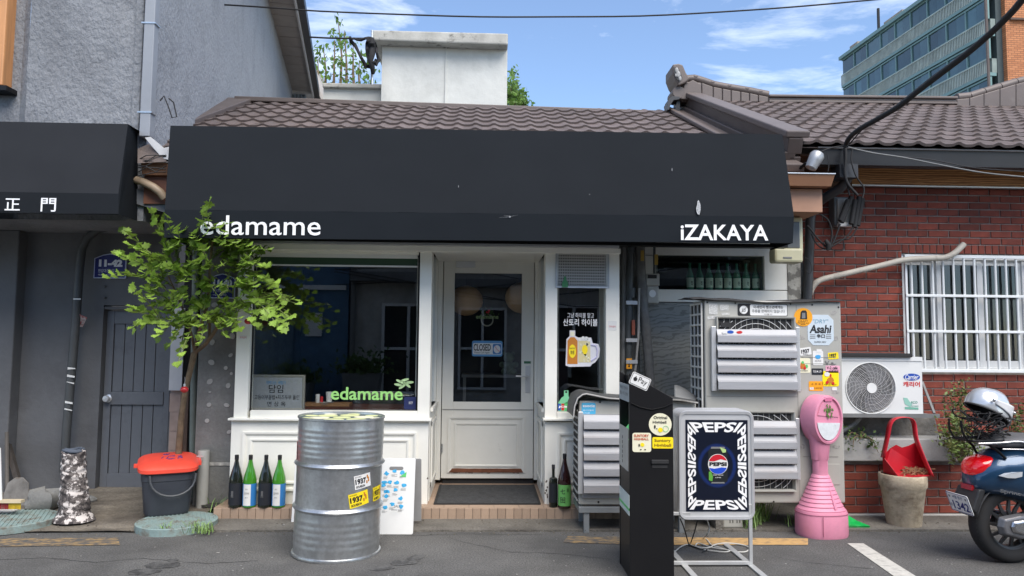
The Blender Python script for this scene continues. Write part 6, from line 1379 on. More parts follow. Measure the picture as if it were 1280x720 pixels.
for y in (376, 423, 450): b = MB(); fb(b, 783, y, 797, y + 4.5, 6.36, .04); build(b, 'bracket', M_alu, sv)
pipe([(789, 360), (789, 372)], .040, 6.42, MATS['pipe_dark'], 'collar'); pipe([(789, 310), (789, 316)], .036, 6.42, MATS['pipe_dark'], 'collar')
b = MB(); fb(b, 790, 400, 794, 419, 6.36, .03); build(b, 'red_lever', smat('lever_red', 150, 80, 60), sv, bevel=.004)
b = MB(); fb(b, 783, 448, 790, 461, 6.37, .002); yt = build(b, 'yellow_tag', M_orange, sv); lettering(sv, 6.367, [('!', (785.5, 450, 787.5, 459), {'bold': .06})], M_black, 'tag_lettering')
for x0_, y0_ in ((801, 313), (818.5, 318)): b = MB(); fb(b, x0_, y0_, x0_ + 4, y0_ + 13, 6.36, .01); build(b, 'yellow_tag', smat('tag_yellow_dim', 170, 140, 60), sv)
pipe([(818, 303), (818, 346)], .012, 6.45, MATS['pipe_dark'])
gm = thing('gas_meter', 'cream gas meter on the wall between pipes and bottle window', 'meter', tuple(PY(816, 380, 6.45)))
b = MB(); fb(b, 808, 342, 824.5, 357, 6.40, .12); build(b, 'upper_box', M_acw, gm, bevel=.006); b = MB(); fb(b, 809.5, 343.5, 821, 348, 6.395, .01); build(b, 'dial', M_dark, gm)
b = MB(); fb(b, 808.5, 357, 824, 379.5, 6.41, .12); build(b, 'lower_box', M_acw, gm, bevel=.015); b = MB(); cx, cz = XZ(815.5, 367, 6.41); disc(b, cx, cz, .03, .033, 6.404, 20); build(b, 'round_plate', M_white_pl, gm)
# soju bottles behind the window
sb0 = None
M_soju = mat('soju_glass', (.06, .22, .14), .15, var=0, coat=.4)
for k, x in enumerate((862.5, 874.5, 886.5, 898, 909.5, 921, 932.5, 944.5)):
    p = PY(x, 358, YV + .07)
    if sb0 is None:
        sb0 = thing('soju_bottle', 'green soju bottle in the small high window', 'bottle', (p.x, YV + .07, wz0), group='row of green bottles in the high window')
        b = MB(); b.lathe([(.032, 0), (.0355, .004), (.0355, .13), (.029, .15), (.014, .19), (.012, .225), (.012, .235)], seg=18); build(b, 'glass', M_soju, sb0, world=False, smooth=40)
        b = MB(); b.lathe([(.014, .233), (.014, .248), (.002, .249)], seg=12); build(b, 'cap', M_soju, sb0, world=False)
        b = MB(); b.grid(lambda u, v: (.0365 * sin(-1.2 + 2.4 * u), -.0365 * cos(-1.2 + 2.4 * u), .022 + .088 * v), 10, 1); build(b, 'label', mat('soju_label', (.85, .88, .76), .6), sb0, world=False, smooth=80)
        b = MB(); add_text(b, '진', lambda u, v: (-.002 + .018 * u, -.0372, .045 + .035 * v), .02); build(b, 'lettering', M_black, sb0, world=False); s = sb0
    else: s = copy_tree(sb0); s.location.x = p.x
for s, lab in zip([o for o in bpy.data.objects if o.name.startswith('soju_bottle')], ('leftmost', 'second from left', 'third from left', 'fourth from left', 'fifth from left', 'third from right', 'second from right', 'rightmost')):
    s['label'] = lab + ' green soju bottle in the small high window'
# ================================================================== CONDENSERS, KIOSK, SIGNS, SCOOTER
def louvre_set(parent, X0, X1, ztops, zlast, Y, prot=.07):
    # side rails and bent sheet blades
    b = MB(); b.box(X0 - .035, X0, Y - .03, Y + .0, zlast, ztops[0] + .02); b.box(X1, X1 + .03, Y - .03, Y + .0, zlast, ztops[0] + .02); build(b, 'louvre_rail', M_alu, parent, bevel=.003)
    for i, z in enumerate(ztops):
        zn = ztops[i + 1] if i + 1 < len(ztops) else zlast
        h = z - zn; b = MB()
        pr = [(Y - .015, z), (Y - .032, z - .004), (Y - prot * .8, z - h * .38), (Y - prot, z - h * .44), (Y - prot * 1.05, z - h * .90), (Y - prot * .9, z - h * .93), (Y - prot * .92, z - h * .46), (Y - prot * .7, z - h * .36), (Y - .012, z - .012)]
        b.prism(pr, 'x', X0 + .002, X1 - .002); build(b, 'louvre_blade', M_louv, parent, bevel=.002)
def fan_grille(parent, X0, X1, Z0, Z1, cx, cz, R, Y, mesh_m, hub=True):
    b = MB(); b.box(X0, X1, Y + .004, Y + .008, Z0, Z1); build(b, 'fan_opening', M_dark, parent)
    b = MB(); r = R
    for k in range(11):
        rr = R * (k + 1) / 11
        pts = [(cx + rr * cos(2 * pi * q / 40), Y - .012 * (1 - (rr / R) ** 2) - .002, cz + rr * sin(2 * pi * q / 40)) for q in range(41)]
        pts = [p for p in pts]
        seg = []
        for p in pts:
            if X0 <= p[0] <= X1 and Z0 <= p[2] <= Z1: seg.append(p)
            else:
                if len(seg) > 1: b.tube(seg, .0022, 4, False)
                seg = []
        if len(seg) > 1: b.tube(seg, .0022, 4, False)
    build(b, 'fan_rings', mesh_m, parent)
# ---------------- large cream condenser
YC = 5.6
lx0, lx1 = PY(882, 500, YC).x, PY(1054, 500, YC).x; lz0, lz1 = PY(965, 629, YC).z, PY(965, 376, YC).z
big = thing('large_condenser', 'tall cream outdoor condenser with two louvred fans, covered in small stickers', 'air conditioner', ((lx0 + lx1) / 2, YC, 0))
b = MB(); b.box(lx0, lx1, YC, YC + .34, lz0, lz1); cs = build(b, 'casing', M_acw, big, bevel=.012)
b = MB(); b.box(lx0 - .012, lx0 - .004, YC + .03, YC + .32, lz0 + .04, lz1 - .03); build(b, 'side_opening', M_dark, cs)
b = MB()
for k in range(4): y = YC + .03 + k * .097; b.box(lx0 - .022, lx0 - .010, y - .007, y + .007, lz0 + .03, lz1 - .02)
n = 18
for k in range(n + 1): z = lz0 + .035 + (lz1 - lz0 - .06) * k / n; b.box(lx0 - .024, lx0 - .012, YC + .025, YC + .325, z - .007, z + .007)
build(b, 'side_grille', mat('grille_grey', (.56, .56, .53), .5), cs)
b = MB(); xs_ = PY(997.5, 500, YC).x; b.box(xs_ - .002, xs_ + .002, YC - .0015, YC, lz0 + .01, lz1 - .03)
zq = PY(1020, 520, YC).z; b.box(xs_, lx1 - .006, YC - .0014, YC, zq, zq + .004); b.box(lx0 + .01, xs_ - .002, YC - .0014, YC, PY(930, 496, YC).z, PY(930, 495, YC).z)
for py in (447, 455, 545, 571): b.box(xs_ + .03, lx1 - .05, YC - .003, YC, PY(1020, py, YC).z, PY(1020, py, YC).z + .004)
build(b, 'panel_seams', mat('seam_grey', (.26, .255, .23), .6), cs)
for px in ((997, 614, 1050, 629),): b = MB(); fb(b, 1035, 580, 1050, 606, YC - .004, .01); build(b, 'service_cover', M_acw, cs, bevel=.002)
b = MB()
for x, y in ((884, 378), (919, 379), (988, 380), (1015, 381), (1048, 384), (967, 627), (890, 627)): cx, cz = XZ(x, y, YC); disc(b, cx, cz, .007, .007, YC - .003, 8)
build(b, 'screws', M_blackm, cs)
# louvres
for rect, bl, last, gr_ in (((898, 396, 993, 412), (411.5, 430, 449, 467.5), 489, (898, 399, 991, 412)), ((898, 516, 993, 530), (526, 544, 562.5, 581), 600, (898, 517, 991, 527))):
    X0, X1, Z0, Z1 = fdim(896, rect[1], 996, last + 2, YC - .05)
    zt = [PY(945, y, YC - .05).z for y in bl]; zl_ = PY(945, last, YC - .05).z
    b = MB(); gx0_, gx1_, gz0_, gz1_ = fdim(899, gr_[1] - 1, 991, last + (12 if last > 500 else -3), YC - .02); ringw(b, gx0_ - .02, gx1_ + .02, gz0_ - .012, gz1_ + .012, YC + .0, .016, .035)
    lf = build(b, 'louvre_frame', M_acw, big)
    fan_grille(lf, gx0_, gx1_, gz0_, gz1_, (gx0_ + gx1_) / 2, (gz0_ + gz1_) / 2, .42, YC - .012, M_white_pl)
    b = MB()
    for k in range(14): x = gx0_ + (gx1_ - gx0_) * k / 13; b.box(x - .0012, x + .0012, YC - .012, YC - .008, gz0_, gz1_)
    build(b, 'guard_bars', M_acw, lf)
    louvre_set(lf, X0, X1, zt, zl_, YC - .012, .06)
b = MB(); fb(b, 901, 403, 914, 409, YC - .03, .004); build(b, 'dark_badge', M_dark, big)
sticker(big, YC - .062, (903, 414, 909, 417), M_paper, 'small_badge'); b = MB(); blob(b, 913, 415, 4.3, 2.1, YC - .058, 18, 0); build(b, 'blue_badge', M_blue, big); b = MB(); blob(b, 924.5, 415.3, 4.6, 2.1, YC - .058, 9, .25); build(b, 'red_badge', M_red, big)
# cover sheet
b = MB(); cx0_, cx1_ = PY(866, 376, YC - .05).x, PY(1057, 376, YC - .05).x
def cvr(u, v): x = cx0_ + (cx1_ - cx0_) * u; return (x, YC - .03 + .42 * v, lz1 + .012 + .010 * sin(u * 7 + 1) + .008 * noise.noise((u * 9, v * 3, 0)) - (.02 if v == 0 else 0) + .02 * (u - .5) * 0)
b.grid(cvr, 40, 4); o = build(b, 'cover_sheet', M_rubber, big, smooth=60); extrude_text(o, .004)
b = MB()
for x in (lx0 + .08, lx1 - .12): b.box(x, x + .06, YC + .04, YC + .3, 0, lz0)
build(b, 'foot_block', M_conc, big)
# its stickers
YS_ = YC - .001
sticker(big, YS_, (922, 380, 984.5, 395), M_black, 'no_smoking_notice'); sticker(big, YS_ - .001, (937.5, 380.8, 983.8, 394.5), M_paper, 'notice_panel')
b = MB(); cx, cz = XZ(929.5, 387.3, YS_); disc(b, cx, cz, .032, .032, YS_ - .003, 22); build(b, 'notice_circle', M_paper, big); b = MB(); ringw(b, cx - .012, cx + .012, cz - .014, cz + .008, YS_ - .003, .003, .001); b.tube([(cx - .02, YS_ - .005, cz - .02), (cx + .02, YS_ - .005, cz + .02)], .002, 4); build(b, 'notice_mark', M_black, big)
lettering(big, YS_ - .0035, [('미세먼지 청소년에게는', (942, 382, 979, 385.8), {'bold': .02}), ('주류를 판매하지 않습니다', (940, 387, 981, 391)), ('서울시', (955, 392, 965, 393.8))], M_black)
def st2(px, m, items, name='sticker', mm=M_black, rot=0, **k):
    if name == 'round_beer_sticker': k['d'] = .0022
    s = sticker(big, YS_, px, m, name, rot, **k); 
    if items: lettering(s, YS_ - .003, items, mm)
    return s
st2((992.5, 385, 1015.5, 408), M_orange, [('DRAFT', (998, 400.5, 1010, 402.5)), ('PREMIUM ALE', (997, 403, 1011, 404.6)), ('BEER', (1001, 405, 1007, 406.5))], 'round_beer_sticker', round_=1)
P2([(1000, 399), (1001, 390), (1003, 388), (1007, 388), (1008.5, 390), (1009, 399)], YS_ - .003, M_black, 'mug_print', big); P2([(1002.3, 398), (1002.5, 391), (1006.5, 391), (1006.8, 398)], YS_ - .0045, M_grey, 'mug_shine', big)
st2((1009.5, 393.5, 1042, 431.5), mat('pale_blue_sticker', srgb(196, 208, 216), .5, var=.03), None, 'beer_sticker', shape='oct')
lettering(big, YS_ - .003, [('Asahi', (1012.5, 406, 1039, 416.5), {'bold': .03, 'shear': .15})], M_black, 'brand_lettering')
lettering(big, YS_ - .003, [('"DRY"', (1016, 399, 1035, 404), {'shear': .2})], smat('pale_lettering', 120, 160, 180), 'pale_lettering'); lettering(big, YS_ - .003, [('辛口', (1021, 417.5, 1031, 422.5), {'bold': .03}), ('SUPER DRY', (1018, 426.5, 1033, 428.5))], M_black, 'small_lettering')
b = MB()
for y in (418, 420.3, 422.3): 
    for a, e_ in ((1012.5, 1019.5), (1032.5, 1039)): fb(b, a, y, e_, y + .7, YS_ - .003, .001)
build(b, 'print_lines', M_grey, big)
st2((999.5, 434.5, 1014, 444), M_paper, [('1937', (1001.5, 436.5, 1012, 441.5), {'bold': .04, 'rot': 8}), ('BURBON', (1004, 442, 1010, 443.3))], rot=8)
st2((1035, 440.5, 1048, 449), M_yel, [('1937', (1037, 442, 1045.5, 447), {'bold': .04, 'rot': 5})], rot=4)
st2((995, 447.5, 1013, 466), M_cream, [('SUNTORY', (998, 462.5, 1010, 464.5))], 'whisky_sticker')
b = MB(); blob(b, 1003.5, 457.5, 5, 4.5, YS_ - .003, 9, .3); build(b, 'bottle_print', M_amber, big); b = MB(); blob(b, 1003.5, 453, 2.2, 2, YS_ - .004, 7); blob(b, 1008.5, 458, 1.8, 3, YS_ - .004, 7); build(b, 'print_green', M_green, big); b = MB(); blob(b, 1000, 459, 2.5, 2.2, YS_ - .0045, 8); blob(b, 1006, 460, 2, 2.4, YS_ - .0045, 8); build(b, 'print_red', M_red, big)
st2((1016, 438.5, 1029, 456.5), M_paper, None, 'shield_sticker'); b = MB(); blob(b, 1022.5, 446, 4.5, 2.8, YS_ - .003, 8); build(b, 'blue_print', M_sky, big); lettering(big, YS_ - .003, [('GEORGE', (1018.5, 450, 1026.5, 452))], M_grey, 'shield_lettering'); st2((1020.5, 436.5, 1027, 440.5), M_paper, None, 'tape', d=.0025)
st2((1014.5, 460.5, 1029, 468.5), M_navyl, [('화요★소주', (1016.5, 462.5, 1027, 466))], 'dark_sticker', M_letter)
st2((1032, 457, 1050, 466), M_pinkp, [('V-2 cafe', (1033.5, 458, 1047, 461.5), {'bold': .02}), ('서울역점', (1036, 462, 1048, 465))], 'pink_sticker')
lettering(big, YS_ - .002, [('V a.', (1031, 451, 1044, 456.5), {'bold': .03})], M_grey, 'faint_print')
st2((1028, 464, 1048.5, 483), mat('strong_yellow', srgb(248, 222, 0), .5, var=.03), [('SUNTORY WHISKY', (1030.5, 480, 1046, 481.8))], 'yellow_whisky_sticker'); b = MB(); blob(b, 1033.8, 467.8, 3.6, 3, YS_ - .003, 12, .08); build(b, 'white_print', M_paper, big); b = MB(); blob(b, 1038.5, 475.5, 5.5, 5, YS_ - .003, 9, .3); build(b, 'bottle_print', M_amber, big); b = MB(); blob(b, 1034, 478, 2.6, 2.4, YS_ - .0042, 8); blob(b, 1041.5, 479, 2.2, 2.4, YS_ - .0042, 8); blob(b, 1038.5, 469.5, 1.2, 2.5, YS_ - .0042, 8); build(b, 'print_red', M_red, big)
st2((1011, 476.5, 1029, 488.5), M_orange, [('소 주 주', (1014, 479, 1026, 481.5)), ('코스타 바카디럼', (1013, 484, 1027, 486.5))], 'orange_sticker'); st2((1012, 484, 1017, 487), M_paper, None, 'tape', d=.003); st2((1040, 484, 1046, 488), M_paper, None, 'tape', d=.003)
b = MB()
for x0_, y0_, x1_, y1_ in ((997.5, 418, 1007, 425), (1038, 419, 1050, 426), (997.5, 485, 1003, 491), (1038, 387, 1046, 394), (1040, 488, 1051, 493), (997.5, 553, 1006, 563), (1040, 555, 1051, 562)):
    X0, X1, Z0, Z1 = fdim(x0_, y0_, x1_, y1_, YS_); n = 9; b.prism([((X0 + X1) / 2 + (X1 - X0) / 2 * cos(2 * pi * k / n) * rnd.uniform(.5, 1.2), (Z0 + Z1) / 2 + (Z1 - Z0) / 2 * sin(2 * pi * k / n) * rnd.uniform(.4, 1.1)) for k in range(n)], 'y', YS_ - .0006, YS_ + .001)
build(b, 'tape_residue', mat('tape_residue', (.33, .32, .30), .9, var=.4, vs=60), big, kind='stuff')
for px in ((886, 380, 897, 393), (900, 381, 911, 388), (902, 391, 912, 394), (884, 395, 897, 399)):
    sticker(big, YS_, px, mat('worn_label', (.5, .5, .48), .7, var=.3, vs=90), 'worn_label', rot=rnd.uniform(-3, 8))

# ---------------- small condenser
YM = 5.6
mx0, mx1 = PY(723.5, 570, YM).x, PY(871, 570, YM).x; mz0, mz1 = PY(760, 631, YM).z, PY(760, 501, YM).z
sm = thing('small_condenser', 'cream condenser with aluminium louvres and black cover on a steel stand, right of the bottles', 'air conditioner', ((mx0 + mx1) / 2, YM, 0))
b = MB(); b.box(mx0, mx1, YM, YM + .3, mz0, mz1); cs = build(b, 'casing', M_acw, sm, bevel=.01)
b = MB(); b.box(mx0 - .006, mx0 - .002, YM + .02, YM + .29, mz0 + .03, mz1 - .02); build(b, 'side_opening', M_dark, cs); b = MB()
for k in range(14): z = mz0 + .03 + (mz1 - mz0 - .05) * k / 13; b.box(mx0 - .012, mx0 - .004, YM + .02, YM + .29, z - .006, z + .006)
build(b, 'side_grille', mat('grille_grey2', (.46, .46, .44), .5), cs)
X0, X1 = PY(729, 570, YM - .05).x, PY(812, 570, YM - .05).x; zt = [PY(760, y, YM - .05).z for y in (518.5, 538, 557.5, 577, 597)]
b = MB(); b.box(X0, X1, YM - .02, YM, PY(760, 622, YM).z, zt[0]); lf = build(b, 'louvre_frame', M_louv, sm); louvre_set(lf, X0, X1, zt, PY(760, 618, YM - .05).z, YM - .008, .06)
sticker(sm, YM - .001, (727, 503.5, 744.5, 518), smat('sky_sticker', 80, 175, 215), 'blue_sticker'); lettering(sm, YM - .004, [('esocie', (728.5, 505.5, 743.5, 509), {'bold': .02}), ('에너지절약', (728.5, 512, 742, 514)), ('소비효율', (728.5, 515.5, 737, 517))], M_letter)
b = MB(); 
for x, y in ((750, 502.5), (748, 627.5)): cx, cz = XZ(x, y, YM); disc(b, cx, cz, .008, .008, YM - .003, 8)
build(b, 'screws', M_blackm, sm)
b = MB(); b.box(mx0 - .0, mx1, YM - .02, YM + .02, mz0 - .055, mz0 - .012); b.box(mx0, mx1, YM + .28, YM + .32, mz0 - .055, mz0 - .012); b.box(mx0, mx0 + .03, YM + .02, YM + .28, mz0 - .054, mz0 - .013)
for x in (PY(733, 650, YM).x, PY(852, 650, YM).x): b.box(x - .02, x + .02, YM - .01, YM + .03, 0, mz0 - .055); b.box(x - .02, x + .02, YM + .28, YM + .31, 0, mz0 - .055)
build(b, 'steel_stand', mat('stand_grey', (.27, .29, .30), .45, metal=.4, var=.15), sm, bevel=.002)
b = MB()
prof_ = [(716.5, 521), (718, 507), (722, 497), (728, 492.5), (733, 491.5), (745, 494), (760, 497), (775, 498), (800, 499), (830, 498.5), (850, 499.5), (872, 503)]
Q = [PY(x, y, YM - .04) for x, y in prof_]
def cv2(u, v):
    t = u * (len(Q) - 1); i = min(int(t), len(Q) - 2); p = Q[i].lerp(Q[i + 1], t - i); rise = .03 * v * (1 - v); return (p.x + .0, YM - .05 + .42 * v, p.z + rise + .006 * noise.noise((u * 9, v * 3, 3)))
b.grid(cv2, 44, 8); o = build(b, 'cover_sheet', mat('dark_cover_cloth', (.05, .052, .052), .55, var=.3, vs=8), sm, smooth=70); extrude_text(o, .004)
b = MB(); b.tube([tuple(q + Vector((0, -.014, -.004))) for q in Q], .006, 6); build(b, 'cover_hem', M_conc_l, sm, smooth=60)
b = MB(); b.grid(lambda u, v: PY(843 + 27 * u, 481 + 14 * u ** 1.6 + v * (19 - 14 * u ** 1.6) * 1, 5.7 + .1 * (1 - v)), 12, 4); o = build(b, 'cover_flap', mat('flap_grey', (.16, .165, .165), .5, var=.2), sm, smooth=70); extrude_text(o, .004)

# ---------------- payment kiosk
YK1, YK2 = 4.5, 4.84
kx0, kx1 = PY(787, 600, YK1).x, PY(842, 600, YK1).x
zL, zR = PY(787, 466.5, YK1).z, PY(842, 497.5, YK1).z
kk = thing('kiosk', 'slim black ordering kiosk with slanted top, stickers on its side panel', 'kiosk', ((kx0 + kx1) / 2, 4.67, 0))
zs0, zs1 = PY(787, 530, YK1).z, PY(787, 470, YK1).z
b = MB(); b.box(kx0 + .004, kx1, YK1, YK1 + .02, 0, zR - .001)
b = MB(); b.prism([(kx0, 0), (kx1, 0), (kx1, zR), (kx0, zL)], 'y', YK1, YK1 + .025); b.prism([(kx0, 0), (kx1, 0), (kx1, zR), (kx0, zL)], 'y', YK2 - .025, YK2)
b.box(kx0 + .003, kx1 - .003, YK1 + .025, YK2 - .025, 0, zs0 - .06); b.prism([(kx0 + .08, zs0 - .06), (kx1 - .003, zs0 - .06), (kx1 - .003, zR - .003), (kx0 + .03, zL - .02)], 'y', YK1 + .025, YK2 - .025)
build(b, 'cabinet', M_blackm, kk, bevel=.003)
b = MB(); b.add([(kx0 - .001, YK1 + .02, zs0 - .10), (kx0 + .002, YK2 - .02, zs0 - .10), (kx0 + .085, YK2 - .02, zs0 + .0), (kx0 + .085, YK1 + .02, zs0 + .0)], [(0, 1, 2, 3)]); build(b, 'green_screen', mat('green_screen', srgb(96, 190, 120), .3, emis=(srgb(96, 190, 120), .35)), kk)
def kface(b, y0, y1, z0, z1, e=.0015): b.box(kx0 - e, kx0, y0, y1, z0, z1)
def kz(py, t): return PY(787 - 13 * t, py, YK1 + .35 * t).z
b = MB(); kface(b, YK1 + .03, YK2 - .02, kz(588, .2), kz(535, .2), .004); s = build(b, 'price_sheet', mat('dull_sheet', (.45, .44, .40), .5, var=.15), kk)
b = MB()
for i in range(6): kface(b, YK1 + .2, YK1 + .205 + .004, kz(580, .4) + .03 * i, kz(580, .4) + .02 + .03 * i, .0055)
build(b, 'lettering', M_black, s)
b = MB(); kface(b, YK1 + .01, YK2 - .02, kz(500, .5), kz(479, .5), .003); s = build(b, 'notice', mat('grey_notice', (.36, .40, .42), .5, var=.1), kk)
b = MB(); add_text(b, '주문은 안에서', lambda u, v: (kx0 - .005, YK2 - .05 - u * .26, kz(486, .5) + v * .02)); add_text(b, '현금 카드 결제', lambda u, v: (kx0 - .005, YK2 - .05 - u * .26, kz(493, .5) + v * .02)); build(b, 'lettering', M_black, s)
b = MB(); kface(b, YK1 + .005, YK2 - .02, kz(640, .3), kz(615, .3), .003); s = build(b, 'card_notice', mat('pale_notice', (.55, .62, .6), .5, var=.1), kk); b = MB(); kface(b, YK1 + .005, YK2 - .02, kz(634, .3), kz(631, .3), .0045); build(b, 'green_stripe', M_green, s)
# side stickers
Yk = YK1 - .0005
s = sticker(kk, Yk, (787.5, 468.5, 812.5, 484.5), M_paper, 'pay_sticker', rot=-24); x0, x1, z0, z1 = fdim(787.5, 468.5, 812.5, 484.5, Yk)
s2 = sticker(kk, Yk - .001, (788.3, 469.4, 811.7, 483.6), M_black, 'sticker_line', rot=-24); s3 = sticker(kk, Yk - .002, (788.9, 470, 811.1, 483), M_paper, 'sticker_panel', rot=-24)
lettering(kk, Yk - .0045, [('Pay', (797.5, 473, 809, 482), {'rot': -24, 'bold': .0})], M_black)
b = MB(); blob(b, 794.2, 473.8, 2.6, 2.7, Yk - .0035, 14, .04); blob(b, 795.3, 470.7, .9, .6, Yk - .0035, 7, .1); build(b, 'fruit_mark', M_black, kk)
sticker(kk, Yk, (811, 516.5, 839.5, 544.5), M_cream, 'round_sticker', round_=1); lettering(kk, Yk - .003, [('Original', (817, 520, 834, 525), {'bold': .02}), ('Highball', (816, 526, 833, 530.5), {'bold': .02})], M_black)
b = MB(); blob(b, 825.5, 537.5, 3.5, 3.3, Yk - .003, 10, .2); build(b, 'lemon_print', M_yel, kk); b = MB(); blob(b, 818.5, 533.5, 1.4, 2.6, Yk - .003, 7, .2); blob(b, 821, 536, 1.4, .6, Yk - .003, 6); build(b, 'print_dark', M_black, kk)
b = MB(); cx, cz = XZ(832, 536, Yk); b.tube([(cx + .017 * cos(2 * pi * k / 12), Yk - .003, cz + .018 * sin(2 * pi * k / 12)) for k in range(13)], .0012, 4); build(b, 'mug_ring', M_green, kk)
sticker(kk, Yk, (790.5, 541, 814, 565), M_cream, 'square_sticker'); lettering(kk, Yk - .003, [('SUNTORY', (792.5, 543, 811, 546.5), {'bold': .03}), ('HIGHBALL', (792.5, 547.5, 811, 550.3), {'bold': .03})], smat('rust_print', 190, 80, 50))
b = MB(); blob(b, 803, 556, 2.8, 2.8, Yk - .003, 10, .2); build(b, 'lemon_print', M_yel, kk); b = MB(); blob(b, 799, 556.5, 1, 2.2, Yk - .003, 7, .2); blob(b, 801, 562, 1.5, .8, Yk - .003, 6); blob(b, 806.5, 562, 1.5, .8, Yk - .003, 6); build(b, 'print_dark', M_black, kk)
sticker(kk, Yk, (815.5, 546.5, 841.5, 560.5), mat('deep_yellow', srgb(250, 222, 20), .5, var=.03), 'yellow_sticker'); lettering(kk, Yk - .003, [('Suntory', (818, 548.5, 838.5, 553.5), {'bold': .02}), ('Highball', (818, 554.5, 839, 559.5), {'bold': .02})], smat('brown_print', 130, 100, 20))
b = MB(); b.tube([PY(789, 504, Yk - .004), PY(800, 509, Yk - .004), PY(815, 512, Yk - .004), PY(830, 509, Yk - .004), PY(841, 504, Yk - .004)], .0035, 6); build(b, 'embossed_curve', M_blackm, kk, smooth=60)
b = MB(); hx0_, hx1_, hz0_, hz1_ = fdim(814, 574.5, 835.5, 585, YK1); b.box(hx0_, hx1_, YK1 - .012, YK1, hz0_ + (hz1_ - hz0_) * .5, hz1_); build(b, 'handle', M_rubber, kk, bevel=.004); b = MB(); b.box(hx0_ + .006, hx1_ - .006, YK1 - .002, YK1 + .001, hz0_, hz0_ + (hz1_ - hz0_) * .45); build(b, 'handle_recess', M_dark, kk)
b = MB()
for x in (kx0 + .04, kx1 - .04): 
    for y in (YK1 + .05, YK2 - .05): b.cyl((x, y, 0), (x, y, .012), .02)
build(b, 'feet', M_rubber, kk)

# ---------------- cola light box on stand
YP = 4.75
ps = thing('light_box_sign', 'aluminium framed cola light box sign on a low steel stand beside the kiosk', 'sign', (PY(893, 700, YP).x, YP + .1, 0))
px0_, px1__, pz0, pz1 = fdim(848, 513, 943.5, 650.5, YP); pcx, pcz = (px0_ + px1__) / 2, (pz0 + pz1) / 2; PW, PH = px1__ - px0_, pz1 - pz0
b = MB(); b.prism(rrect(PW - .02, PH - .02, .045, 6, pcx, pcz), 'y', YP + .012, YP + .205); sh_ = build(b, 'case', mat('satin_aluminium', (.62, .63, .64), .4, metal=.4, var=.06), ps, bevel=.003)
for y_ in (YP, YP + .055, YP + .11, YP + .165):
    b = MB(); o_ = rrect(PW, PH, .055, 6, pcx, pcz); i_ = rrect(PW - .042, PH - .05, .03, 6, pcx, pcz); n = len(o_)
    vs = [(x, y_ + .008, z) for x, z in o_] + [(x, y_ - .002, z) for x, z in rrect(PW - .012, PH - .012, .05, 6, pcx, pcz)] + [(x, y_ + .0, z) for x, z in i_] + [(x, y_ + .03, z) for x, z in i_] + [(x, y_ + .03, z) for x, z in o_]
    fs = [(l * n + k, l * n + (k + 1) % n, ((l + 1) % 5) * n + (k + 1) % n, ((l + 1) % 5) * n + k) for l in range(5) for k in range(n)]
    b.add(vs, fs); build(b, 'snap_frame', M_alu, ps, smooth=35)
X0, X1, Z0, Z1 = fdim(857.5, 525, 935.5, 639.5, YP); b = MB(); b.box(px0_ + .018, px1__ - .018, YP + .006, YP + .02, pz0 + .024, pz1 - .024); build(b, 'inner_bezel', MATS['satin_aluminium'], ps)
pm = bpy.data.materials.new('poster_dark_blue'); pm.use_nodes = True; n_ = pm.node_tree.nodes; l_ = pm.node_tree.links.new
t_ = n_.new('ShaderNodeTexCoord'); m_ = n_.new('ShaderNodeMapping'); m_.inputs['Location'].default_value = (-(X0 + X1) / 2, 0, -(Z0 + Z1) / 2 - .0); s_ = n_.new('ShaderNodeVectorMath'); s_.operation = 'LENGTH'; sp_ = n_.new('ShaderNodeVectorMath'); sp_.operation = 'MULTIPLY'; sp_.inputs[1].default_value = (1, 0, .9)
w_ = n_.new('ShaderNodeMath'); w_.operation = 'MULTIPLY'; w_.inputs[1].default_value = 68; si = n_.new('ShaderNodeMath'); si.operation = 'SINE'; r_ = n_.new('ShaderNodeValToRGB'); r_.color_ramp.elements[0].color = (.003, .006, .018, 1); r_.color_ramp.elements[1].color = (.010, .035, .19, 1); r_.color_ramp.elements[0].position = .35
g_ = n_.new('ShaderNodeMapRange'); g_.inputs['From Min'].default_value = .08; g_.inputs['From Max'].default_value = .19; g_.inputs['To Min'].default_value = 1; g_.inputs['To Max'].default_value = 0; mu = n_.new('ShaderNodeMath'); mu.operation = 'MULTIPLY'
l_(t_.outputs['Object'], m_.inputs['Vector']); l_(m_.outputs['Vector'], sp_.inputs[0]); l_(sp_.outputs['Vector'], s_.inputs[0]); l_(s_.outputs['Value'], w_.inputs[0]); l_(w_.outputs[0], si.inputs[0]); l_(s_.outputs['Value'], g_.inputs['Value']); l_(si.outputs[0], mu.inputs[0]); l_(g_.outputs['Result'], mu.inputs[1]); l_(mu.outputs[0], r_.inputs['Fac']); l_(r_.outputs['Color'], n_['Principled BSDF'].inputs['Base Color']); n_['Principled BSDF'].inputs['Roughness'].default_value = .3
b = MB(); b.box(X0, X1, YP + .003, YP + .008, Z0, Z1); po = build(b, 'poster', pm, ps)
PWd, PHt = X1 - X0, Z1 - Z0
def trap(s, a, bq, c, d, bold=.03):     # text warped into a quad (bottom-left, bottom-right, top-right, top-left) in poster uv
    b = MB()
    def fn(u, v):
        p = (Vector(a).lerp(Vector(bq), u)).lerp(Vector(d).lerp(Vector(c), u), v); return (X0 + p.x * PWd, YP + .0015, Z0 + p.y * PHt)
    add_text(b, s, fn, bold); build(b, 'lettering', M_letter, po)
trap('PEPSI', (.17, .865, 0), (.80, .865, 0), (.93, .975, 0), (.05, .975, 0)); trap('PEPSI', (.05, .02, 0), (.95, .02, 0), (.80, .125, 0), (.16, .125, 0))
trap('PEPSI', (.16, .13, 0), (.16, .50, 0), (.03, .51, 0), (.03, .04, 0)); trap('PEPSI', (.16, .86, 0), (.16, .51, 0), (.03, .53, 0), (.03, .96, 0))
